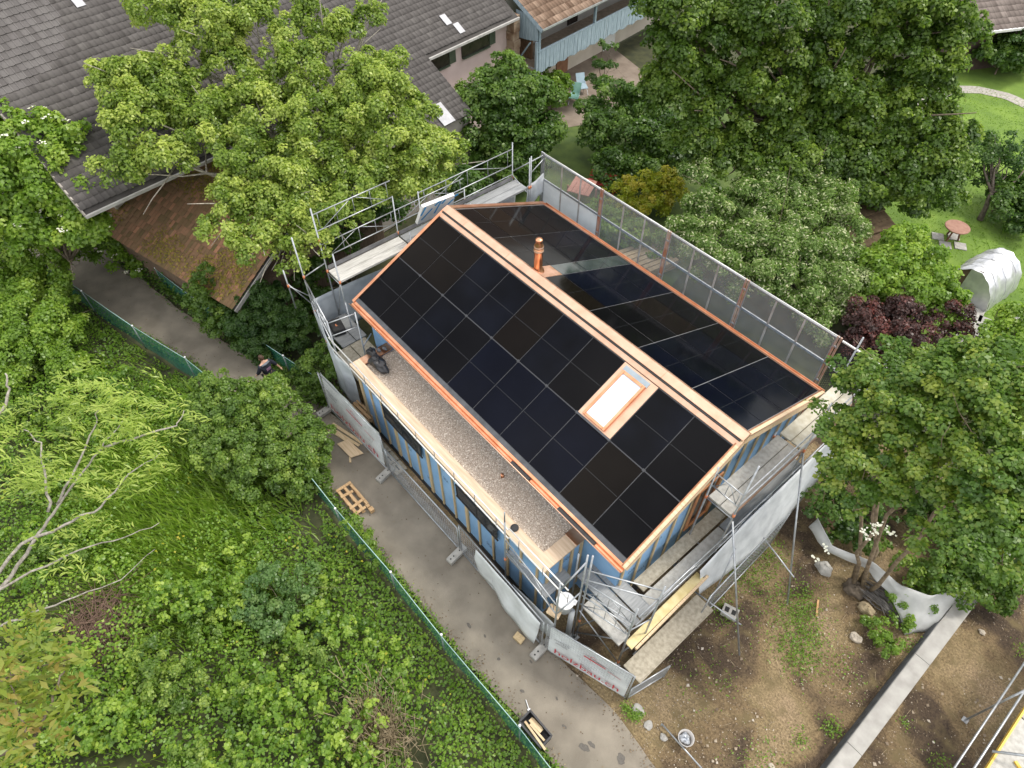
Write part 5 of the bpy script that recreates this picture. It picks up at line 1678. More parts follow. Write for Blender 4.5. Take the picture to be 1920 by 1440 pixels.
# ================================================================== SMALL THINGS ON SITE
bk = thing('bucket', 'white lidded bucket on the front left scaffold tower', 'bucket', None, (10.78, -4.82, 2.0))
B().lathe((10.80, -4.86, 2.01), [(0.17, 0), (0.205, 0.42), (0.205, 0.43)], 24).build('pail', mat('grey_pail', (0.42, 0.44, 0.45), None, rough=0.45), bk, True)
B().lathe((10.80, -4.86, 2.44), [(0.22, 0), (0.225, 0.02), (0.215, 0.045), (0.19, 0.05), (0.02, 0.04)], 24).build('lid', mat('white_plastic', (0.78, 0.78, 0.78), (0.84, 0.84, 0.84), 4, 0.35), bk, True)
B().obox((10.95, -4.72, 2.462), (0.07, 0.02, 0), (-0.02, 0.06, 0), (0, 0, 0.015)).build('lid_tab', MATS['white_plastic'], bk)
tag(B().tube([(10.97, -4.75, 0.0), (10.97, -4.75, 1.95)], 0.075, 14).build('drain_pipe', mat('grey_pvc', (0.36, 0.38, 0.39), None, rough=0.5), None, True), 'grey plastic pipe standing below the white bucket', 'pipe')
# timber offcut on the corner post
tag(bevel(B().obox((10.72, -5.12, 2.05), (0.16, 0.05, 0), (-0.04, 0.12, 0), (0, 0, 0.05)).build('wood_block', WOOD), 0.01), 'pale wood block on the deck next to the white bucket', 'wood block')
tag(bevel(B().obox((10.15, -5.75, 0.14), (0.14, 0.02, 0), (-0.02, 0.10, 0), (0, 0, 0.05)).build('wood_block', BATTEN), 0.01), 'small wood block on the asphalt below the sagging sheet', 'wood block')


def lumpy(c, r, seed, n=18, m=11, amp=0.16):
    rr = np.random.default_rng(seed)
    ph = rr.uniform(0, 6, 8)
    vs_, fs_ = [], []
    for i in range(m + 1):
        th = math.pi * i / m
        for j in range(n):
            a = 2 * math.pi * j / n
            k = 1 + amp * (math.sin(3 * a + ph[0] + 2 * th) + 0.6 * math.sin(5 * a - 3 * th + ph[1]) + 0.5 * math.sin(7 * th + ph[2]) + 0.4 * math.sin(9 * a + ph[3]))
            vs_.append((c[0] + r[0] * k * math.sin(th) * math.cos(a), c[1] + r[1] * k * math.sin(th) * math.sin(a), c[2] + r[2] * k * math.cos(th)))
    for i in range(m):
        for j in range(n):
            q = (j + 1) % n
            fs_.append((i * n + j, (i + 1) * n + j, (i + 1) * n + q, i * n + q))
    return B().add(vs_, fs_)


BAGM = mat('black_plastic_bag', (0.012, 0.012, 0.014), (0.03, 0.03, 0.034), 5, 0.28, bump=0.9, bscale=9)
bg_ = thing('garbage_bag', 'black plastic rubbish bag on the gravel roof', 'bag', None, (1.95, -4.3, 2.93))
lumpy((1.95, -4.30, 3.06), (0.42, 0.20, 0.17), 5, 26, 16, 0.12).build('bag_body', BAGM, bg_, True)
lumpy((1.45, -4.22, 3.08), (0.20, 0.13, 0.12), 9, 18, 12, 0.2).build('bag_neck', BAGM, bg_, True)
df = thing('duffel_bag', 'black tool bag on the low deck inside the corner tarpaulin', 'bag', None, (-1.1, -4.05, 2.0))
bevel(B().obox((-1.1, -4.12, 2.16), (0.30, -0.06, 0), (0.05, 0.2, 0), (0, 0, 0.15)).build('bag_body', mat('black_nylon', (0.015, 0.015, 0.016), (0.03, 0.03, 0.03), 6, 0.8, bump=0.4), df), 0.05, 3)
B().tube([(-1.25, -4.05, 2.3), (-1.15, -4.1, 2.42), (-1.0, -4.14, 2.3)], 0.015, 6).build('handle', DARK, df, True)
B().obox((-1.05, -4.15, 2.315), (0.05, -0.01, 0), (0.01, 0.03, 0), (0, 0, 0.006)).build('patch', ORANGE, df)
tag(B().lathe((1.0, -4.45, 2.0), [(0.11, 0), (0.12, 0.2), (0.12, 0.21)], 14).build('green_box', mat('green_plastic', (0.02, 0.25, 0.13), None, rough=0.45), None, True), 'green tin on the deck near the rubbish bag', 'tin')
gl = thing('work_gloves', 'grey work gloves lying on the copper edge near the rubbish bag', 'gloves', None, (1.5, -3.85, 3.0))
for k, (x, y) in enumerate(((1.44, -3.98), (1.50, -3.80))):
    lumpy((x, y, 3.02), (0.10, 0.055, 0.025), 20 + k, 14, 8, 0.1).build('glove', mat('grey_glove', (0.12, 0.13, 0.14), (0.2, 0.21, 0.22), 9, 0.9), gl, True)
tag(B().lathe((8.75, -4.72, 3.0), [(0.05, 0), (0.105, 0), (0.105, 0.03), (0.05, 0.03)], 20).build('tape_roll', DARK, None, True), 'black roll standing at the flat roof edge by the handrail', 'roll')

fb = thing('insulation_pack', 'white foil pack with blue print leaning behind the ridge', 'insulation pack', None, (-0.8, 0.2, 4.1))
pk = [(-0.95, -0.62, 4.72), (-0.95, 0.82, 4.62), (-0.62, 0.72, 5.42), (-0.62, -0.52, 5.52)]
B().prism(pk, (-0.10, 0, 0.05)).build('pack', WHITEP, fb)
pa, pb_, pd = (Vector(pk[0]), Vector(pk[1]), Vector(pk[3]))
xd_, yd_ = (pb_ - pa), (pd - pa)
nd_ = xd_.cross(yd_).normalized() * 0.004
BLP = mat('print_blue', (0.04, 0.30, 0.62), None, rough=0.5)
for u0, v0, u1, v1, w_ in ((0.02, 0.5, 0.08, 0.95, 0.05), (0.08, 0.2, 0.3, 0.7, 0.05), (0.35, 0.8, 0.45, 0.98, 0.06), (0.42, 0.3, 0.50, 0.95, 0.05), (0.55, 0.75, 0.62, 0.95, 0.06), (0.62, 0.3, 0.9, 0.8, 0.05), (0.85, 0.9, 0.97, 0.96, 0.07)):
    a, b = pa + xd_ * u0 + yd_ * v0 + nd_, pa + xd_ * u1 + yd_ * v1 + nd_
    s_ = (b - a).cross(nd_).normalized() * w_ * 0.8
    B().add([a - s_, b - s_, b + s_, a + s_], [(0, 1, 2, 3)]).build('blue_print', BLP, fb)

# boards on the asphalt next to the first banner
LB = mat('fresh_board', (0.52, 0.38, 0.22), (0.66, 0.52, 0.33), 4, 0.7, stretch=(0.7, 5, 5))
for (p, q, w_, h, z, lb) in (((0.72, -5.86), (2.05, -5.52), 0.10, 0.05, 0.11, 'long pale board on the asphalt, outermost of three'),
                             ((0.88, -5.98), (2.05, -5.66), 0.09, 0.04, 0.105, 'pale board lying between two others on the asphalt'),
                             ((0.80, -6.08), (1.9, -5.80), 0.08, 0.05, 0.11, 'narrow pale board closest to the bushes on the asphalt'),
                             ((2.12, -6.05), (2.42, -6.22), 0.06, 0.03, 0.10, 'short stick of wood sticking out below the square board')):
    tag(B().bar((*p, z), (*q, z), w_, h).build('wood_board', LB), lb, 'board', 'loose boards on the path')
tag(B().prism([(1.55, -6.18, 0.125), (2.3, -6.12, 0.125), (2.42, -5.72, 0.125), (1.62, -5.82, 0.125)], (0, 0, 0.03)).build('wood_board', WOOD), 'square plywood board on top of the loose boards', 'board', 'loose boards on the path')

# broken pallet by the green fence
pt = thing('pallet', 'battered wooden pallet lying beside the green fence', 'pallet', None, (3.7, -6.85, 0.08))
PT = mat('pallet_wood', (0.36, 0.22, 0.11), (0.52, 0.36, 0.20), 5, 0.85, stretch=(0.7, 5, 5))
for k, y in enumerate((-7.08, -6.87, -6.66)):
    B().bar((3.12, y, 0.105), (4.24, y + 0.02, 0.105), 0.10, 0.022).build('bottom_board', PT, pt)
    B().bar((3.12 + 0.05 * k, y, 0.222), (4.24 - 0.06 * k, y + 0.02, 0.222), 0.085, 0.02).build('stringer_board', PT, pt)
for x in (3.18, 3.70, 4.16):
    for y in (-7.08, -6.87, -6.66):
        B().box((x - 0.07, y - 0.05, 0.117), (x + 0.07, y + 0.05, 0.21)).build('block', PT, pt)
for k, x in enumerate((3.15, 3.42, 3.95, 4.2)):
    B().bar((x, -7.14, 0.245), (x + 0.05 * math.sin(k * 2), -6.62 - 0.12 * (k % 2), 0.245), 0.09, 0.02).build('top_slat', PT, pt)
B().box((4.28, -6.72, 0.09), (4.42, -6.58, 0.24)).build('block', PT, pt)

# pallets and planks behind the first banner
for k, (x, y, lb) in enumerate(((1.35, -5.1, 'wooden pallet standing behind the first banner under the annex corner'), )):
    p2 = thing('pallet', lb, 'pallet', None, (x, y, 0))
    for j in range(5):
        B().bar((x - 0.5, y - 0.28 + 0.13 * j, 0.62 + 0.02 * j), (x + 0.45, y - 0.25 + 0.13 * j, 0.66 + 0.02 * j), 0.1, 0.022).build('slat', PT, p2)
    for xx in (-0.42, 0, 0.4):
        B().bar((x + xx, y - 0.3, 0.57), (x + xx, y + 0.32, 0.6), 0.1, 0.07).build('bearer', PT, p2)
    for xx, yy in ((-0.42, -0.25), (0.4, -0.25), (-0.42, 0.28), (0.4, 0.28)):
        B().box((x + xx - 0.05, y + yy - 0.05, 0.0), (x + xx + 0.05, y + yy + 0.05, 0.55)).build('leg', PT, p2)
gb = thing('floor_boards', 'slotted brown boards on the ground between first banner and wall', 'boards', None, (2.6, -5.15, 0.05))
for k in range(4):
    B().box((2.0 + k * 0.45, -5.35, 0.04), (2.42 + k * 0.45, -4.95, 0.10)).build('board', DECKB, gb)
    B().box((2.1 + k * 0.45, -5.2, 0.1005), (2.32 + k * 0.45, -5.16, 0.103)).build('slot', HOLE, gb)

# crate with offcuts
cr_ = thing('crate', 'black plastic crate full of wood offcuts by the fence post', 'crate', None, (12.12, -6.92, 0.08))
c0, cxv, cyv = np.array([12.12, -6.93, 0.08]), np.array([0.37, 0.01, 0]), np.array([-0.01, 0.18, 0])
BLK = mat('black_plastic', (0.03, 0.03, 0.034), (0.05, 0.05, 0.055), 5, 0.5)
b = B()
for s_, a_, l_ in ((-1, cyv, cxv), (1, cyv, cxv), (-1, cxv, cyv), (1, cxv, cyv)):
    b.obox(c0 + a_ * s_ + np.array([0, 0, 0.16]), l_, a_ / np.linalg.norm(a_) * 0.012, (0, 0, 0.16))
b.obox(c0 + np.array([0, 0, 0.012]), cxv, cyv, (0, 0, 0.01))
b.build('box', BLK, cr_)
b = B()
for s_, a_, l_ in ((-1, cyv, cxv * 1.06), (1, cyv, cxv * 1.06), (-1, cxv, cyv * 0.98), (1, cxv, cyv * 0.98)):
    b.obox(c0 + a_ * s_ * 1.03 + np.array([0, 0, 0.315]), l_, a_ / np.linalg.norm(a_) * 0.022, (0, 0, 0.012))
b.build('rim', BLK, cr_)
for k, (p, q, w_, lb) in enumerate((((11.82, -7.0, 0.30), (12.62, -7.06, 0.42), 0.055, 'long pale offcut poking out of the crate'), ((11.86, -6.86, 0.28), (12.25, -6.84, 0.30), 0.12, 'wide offcut lying in the crate'),
                                    ((11.95, -6.95, 0.33), (12.45, -6.93, 0.34), 0.05, 'pale offcut lying across the middle of the crate'), ((11.9, -6.80, 0.25), (12.2, -6.79, 0.3), 0.04, 'thin offcut along the path side of the crate'))):
    tag(B().bar(p, q, w_, 0.03).build('wood_offcut', LB), lb, 'offcut', 'offcuts in the crate')
wr = B().tube([(11.42, -6.62, 0.095), (11.62, -6.70, 0.095)], 0.014, 7)
wr.obox((11.655, -6.715, 0.095), (0.035, -0.012, 0), (0.012, 0.035, 0), (0, 0, 0.01))
tag(wr.build('wrench', mat('white_metal', (0.66, 0.66, 0.68), None, rough=0.35, metal=0.3)), 'small pale spanner on the asphalt near the crate', 'spanner')

# tub, stones, twig on the soil
bt = thing('tub', 'round white tub with rubbish on the soil by the path', 'tub', None, (14.6, -4.3, 0.0))
B().lathe((14.62, -4.28, 0.02), [(0.15, 0), (0.19, 0.3), (0.2, 0.31), (0.18, 0.31), (0.145, 0.04), (0.01, 0.04)], 22).build('shell', mat('white_tub', (0.46, 0.44, 0.42), None, rough=0.5), bt, True)
lumpy((14.60, -4.28, 0.22), (0.13, 0.12, 0.06), 31, 16, 10, 0.2).build('rubbish', mat('crumpled_foil', (0.25, 0.28, 0.32), (0.55, 0.58, 0.62), 12, 0.4, 0.3), bt, True)
for k, (x, y, r_, m_, lb) in enumerate(((13.42, -4.62, (0.17, 0.14, 0.06), CONC, 'flat grey stone nearest the front fence corner'), (13.82, -4.68, (0.11, 0.12, 0.05), CONC, 'pale square stone between flat stone and tub'),
                                        (15.72, 2.05, (0.22, 0.16, 0.17), mat('tan_stone', (0.30, 0.24, 0.15), (0.42, 0.34, 0.22), 5, 0.9, bump=0.5), 'tan boulder beside the maple stump'),
                                        (15.97, 1.15, (0.17, 0.13, 0.1), mat('pale_stone', (0.40, 0.35, 0.28), (0.52, 0.46, 0.38), 6, 0.9, bump=0.5), 'rounded pale stone in front of the tan boulder'),
                                        (14.30, 2.2, (0.25, 0.2, 0.18), CONC, 'grey boulder on the far side of the maple trunks'), (14.25, -4.6, (0.1, 0.08, 0.05), CONC, 'small grey stone beside the white tub'),
                                        (16.35, -3.1, (0.09, 0.06, 0.04), MATS['pale_stone'], 'small pale stone alone on the soil left of the wall'), (18.6, -1.3, (0.1, 0.07, 0.05), MATS['pale_stone'], 'small pale stone right of the concrete wall'),
                                        (18.1, 3.9, (0.09, 0.07, 0.05), MATS['pale_stone'], 'small stone on the soil beyond the wall near the tarp'))):
    tag(lumpy((x, y, r_[2] * 0.55), r_, 40 + k, 14, 9, 0.09).build('stone', m_, None), lb, 'stone', 'stones on the site')
tag(B().bar((14.72, 1.28, 0.07), (14.95, 0.85, 0.06), 0.05, 0.03).build('wood_stick', mat('orange_lath', (0.45, 0.25, 0.10), (0.55, 0.34, 0.16), 5, 0.8)), 'split orange-brown lath lying on the soil', 'lath')
lg = thing('cinder_block', 'grey hollow block on the ground at the scaffold strut', 'block', None, (13.35, -0.9, 0))
bevel(B().obox((13.35, -0.9, 0.12), (0.2, 0.07, 0), (-0.05, 0.15, 0), (0, 0, 0.09)).build('body', CONC, lg), 0.01)
for s_ in (-0.09, 0.09):
    B().obox((13.35 + s_, -0.9 + s_ * 0.35, 0.2105), (0.055, 0.02, 0), (-0.025, 0.07, 0), (0, 0, 0.002)).build('hole', HOLE, lg)
# fleece hung in the tree at the right
FLC = mat('grey_fleece', (0.45, 0.46, 0.45), (0.56, 0.57, 0.56), 3, 0.7, alpha=0.8)
tag(sheet('fleece', [(13.35, 2.6, 1.25), (14.1, 2.35, 1.0), (15.1, 2.75, 1.05), (15.9, 2.85, 0.85), (16.6, 3.1, 0.95), (17.1, 4.0, 1.0), (17.3, 5.2, 1.0)],
          [(13.3, 2.5, 0.75), (14.15, 2.25, 0.75), (15.15, 2.6, 0.72), (15.95, 2.62, 0.55), (16.75, 2.2, 0.06), (17.1, 2.9, 0.08), (17.25, 4.6, 0.4)], FLC, 44, 10, 0.07),
    'pale fleece draped round the maple roots and over the wall', 'fleece')

# ================================================================== PERSON ON THE PATH
def skin(name, pts, edges, rad, m, parent, root=0, sub=2):
    me = bpy.data.meshes.new(name)
    me.from_pydata([tuple(p) for p in pts], edges, [])
    o = bpy.data.objects.new(name, me)
    COL.objects.link(o)
    attach(o, parent)
    sk = o.modifiers.new('skin', 'SKIN')
    sk.use_smooth_shade = True
    if not me.skin_vertices:
        bpy.context.view_layer.objects.active = o
    for i, v_ in enumerate(me.skin_vertices[0].data):
        r_ = rad[i]
        v_.radius = (r_, r_) if not isinstance(r_, tuple) else r_
        v_.use_root = (i == root)
    sb = o.modifiers.new('sub', 'SUBSURF')
    sb.levels = sb.render_levels = sub
    me.materials.append(m)
    return o


def bodyspace(p0, ang_):
    c, s = math.cos(ang_), math.sin(ang_)
    return lambda q: (p0[0] + q[0] * c - q[1] * s, p0[1] + q[0] * s + q[1] * c, p0[2] + q[2])


person = thing('person', 'person in dark navy work shirt walking up the path away from the building', 'person', None, (-1.85, -6.6, 0.08))
Lw = bodyspace((-1.85, -6.62, 0.08), R(195 - 90))        # local +y is the walking direction, +x the person's right
SKIN = mat('skin', (0.52, 0.30, 0.21), (0.60, 0.37, 0.27), 8, 0.55)
NAVY = mat('navy_cloth', (0.012, 0.014, 0.026), (0.024, 0.027, 0.045), 9, 0.9, bump=0.4)
TROU = mat('dark_trousers', (0.016, 0.017, 0.02), (0.03, 0.031, 0.035), 9, 0.9)
HAIR = mat('brown_hair', (0.045, 0.022, 0.012), (0.08, 0.04, 0.02), 20, 0.6, bump=0.6)
bp_ = [(0, 0, 0.95), (0, 0.01, 1.15), (0, 0.0, 1.38), (0, 0.02, 1.50), (0, 0.04, 1.58),                       # 0-4 spine, neck
       (0.19, 0, 1.40), (0.33, -0.02, 1.17), (0.42, -0.06, 0.93), (0.45, -0.07, 0.87),                       # 5-8 right arm swung outward
       (-0.19, 0, 1.40), (-0.28, 0.06, 1.14), (-0.30, 0.22, 0.96), (-0.30, 0.27, 0.92),                       # 9-12 left arm
       (0.10, 0.0, 0.90), (0.11, 0.16, 0.50), (0.11, 0.10, 0.10), (0.11, 0.24, 0.04),                         # 13-16 right leg
       (-0.10, 0.0, 0.90), (-0.11, -0.02, 0.50), (-0.11, -0.22, 0.12), (-0.11, -0.10, 0.04)]                  # 17-20 left leg
be_ = [(0, 1), (1, 2), (2, 3), (3, 4), (2, 5), (5, 6), (6, 7), (7, 8), (2, 9), (9, 10), (10, 11), (11, 12), (0, 13), (13, 14), (14, 15), (15, 16), (0, 17), (17, 18), (18, 19), (19, 20)]
br_ = [0.13, 0.12, 0.13, 0.06, 0.055, 0.07, 0.045, 0.034, 0.03, 0.07, 0.045, 0.034, 0.03, 0.085, 0.06, 0.042, 0.035, 0.085, 0.06, 0.042, 0.035]
body = skin('body', [Lw(q) for q in bp_], be_, br_, SKIN, person)
hd = B()
nh, mh = 20, 14
vs_, fs_ = [], []
for i in range(mh + 1):
    th = math.pi * i / mh
    for j in range(nh):
        a = 2 * math.pi * j / nh
        rx, ry, rz = 0.078, 0.098, 0.118
        x, y, z = rx * math.sin(th) * math.cos(a), ry * math.sin(th) * math.sin(a), rz * math.cos(th)
        if y > 0.05 and abs(x) < 0.02 and -0.04 < z < 0.01:
            y += 0.022                                     # nose
        if z < -0.05:
            x *= 0.85
            y = y * 0.9 + 0.012                            # jaw
        vs_.append(Lw((x, 0.05 + y, 1.665 + z)))
for i in range(mh):
    for j in range(nh):
        q = (j + 1) % nh
        fs_.append((i * nh + j, (i + 1) * nh + j, (i + 1) * nh + q, i * nh + q))
head = B().add(vs_, fs_).build('head', SKIN, person, True)
for s_ in (-1, 1):
    lumpy(Lw((0.08 * s_, 0.045, 1.655)), (0.012, 0.02, 0.032), 60 + s_, 10, 7, 0.05).build('ear', SKIN, head, True)
    lumpy(Lw((0.03 * s_, 0.142, 1.675)), (0.012, 0.008, 0.008), 63 + s_, 8, 6, 0.0).build('eye', mat('eye_dark', (0.03, 0.025, 0.02), None, rough=0.3), head, True)
lumpy(Lw((0, 0.138, 1.605)), (0.022, 0.006, 0.006), 66, 8, 6, 0.0).build('mouth', mat('lips', (0.35, 0.14, 0.12), None, rough=0.5), head, True)
vs_, fs_ = [], []
for i in range(9):
    th = math.pi * 0.60 * i / 8
    for j in range(nh):
        a = 2 * math.pi * j / nh
        fr_ = 1.0 if math.sin(a) < 0.35 else 0.70
        t2_ = th * fr_
        k = 1 + 0.02 * math.sin(j * 5 + i * 3)
        vs_.append(Lw((0.086 * k * math.sin(t2_) * math.cos(a), 0.046 + 0.106 * k * math.sin(t2_) * math.sin(a), 1.672 + 0.124 * k * math.cos(t2_))))
for i in range(8):
    for j in range(nh):
        q = (j + 1) % nh
        fs_.append((i * nh + j, (i + 1) * nh + j, (i + 1) * nh + q, i * nh + q))
B().add(vs_, fs_).build('hair', HAIR, person, True)
skin('shirt', [Lw(q) for q in ((0, 0, 0.90), (0, 0.005, 1.12), (0, -0.005, 1.37), (0, 0.01, 1.455), (0.19, 0, 1.395), (0.30, -0.015, 1.22), (0.375, -0.04, 1.05), (-0.19, 0, 1.395), (-0.26, 0.04, 1.20), (-0.29, 0.14, 1.06))],
     [(0, 1), (1, 2), (2, 3), (2, 4), (4, 5), (5, 6), (2, 7), (7, 8), (8, 9)], [(0.175, 0.14), (0.165, 0.135), (0.18, 0.145), 0.075, 0.09, 0.07, 0.06, 0.09, 0.07, 0.06], NAVY, person)
skin('trousers', [Lw(q) for q in ((0, 0, 0.95), (0.10, 0.0, 0.86), (0.11, 0.155, 0.50), (0.11, 0.10, 0.12), (-0.10, 0.0, 0.86), (-0.11, -0.02, 0.50), (-0.11, -0.21, 0.14))],
     [(0, 1), (1, 2), (2, 3), (0, 4), (4, 5), (5, 6)], [0.15, 0.11, 0.08, 0.065, 0.11, 0.08, 0.065], TROU, person)
for s_, q0, q1 in ((1, (0.11, 0.06, 0.05), (0.11, 0.28, 0.045)), (-1, (-0.11, -0.26, 0.09), (-0.11, -0.06, 0.045))):
    B().tube([Lw(q0), Lw(((q0[0] + q1[0]) / 2, (q0[1] + q1[1]) / 2, q0[2] / 2 + q1[2] / 2)), Lw(q1)], [0.045, 0.05, 0.035], 10).build('shoe', DARK, person, True)
# right hand: palm and five fingers
skin('hand', [Lw(q) for q in ((0.45, -0.07, 0.865), (0.462, -0.075, 0.825), (0.472, -0.078, 0.79),
                              (0.476, -0.115, 0.755), (0.474, -0.118, 0.72), (0.484, -0.09, 0.745), (0.482, -0.092, 0.70), (0.486, -0.066, 0.745), (0.484, -0.068, 0.705), (0.482, -0.044, 0.752), (0.478, -0.046, 0.725),
                              (0.452, -0.125, 0.81), (0.446, -0.14, 0.775))],
     [(0, 1), (1, 2), (2, 3), (3, 4), (2, 5), (5, 6), (2, 7), (7, 8), (2, 9), (9, 10), (1, 11), (11, 12)],
     [0.028, 0.036, 0.032, 0.011, 0.009, 0.011, 0.009, 0.011, 0.009, 0.010, 0.008, 0.013, 0.010], SKIN, person, 1, 2)
# grey yoke across the shoulders and pale print on the back
YK = mat('grey_yoke', (0.16, 0.18, 0.21), None, rough=0.9)
B().tube([Lw((-0.15, -0.07, 1.455)), Lw((0, -0.10, 1.465)), Lw((0.15, -0.07, 1.455))], [0.035, 0.045, 0.035], 8).build('yoke', YK, person, True)
for k in range(3):
    B().bar(Lw((-0.08, -0.158 + 0.004 * k, 1.30 - 0.045 * k)), Lw((0.09, -0.158 + 0.004 * k, 1.30 - 0.045 * k)), 0.02, 0.012).build('back_print', mat('print_mauve', (0.22, 0.12, 0.20), None, rough=0.8), person)

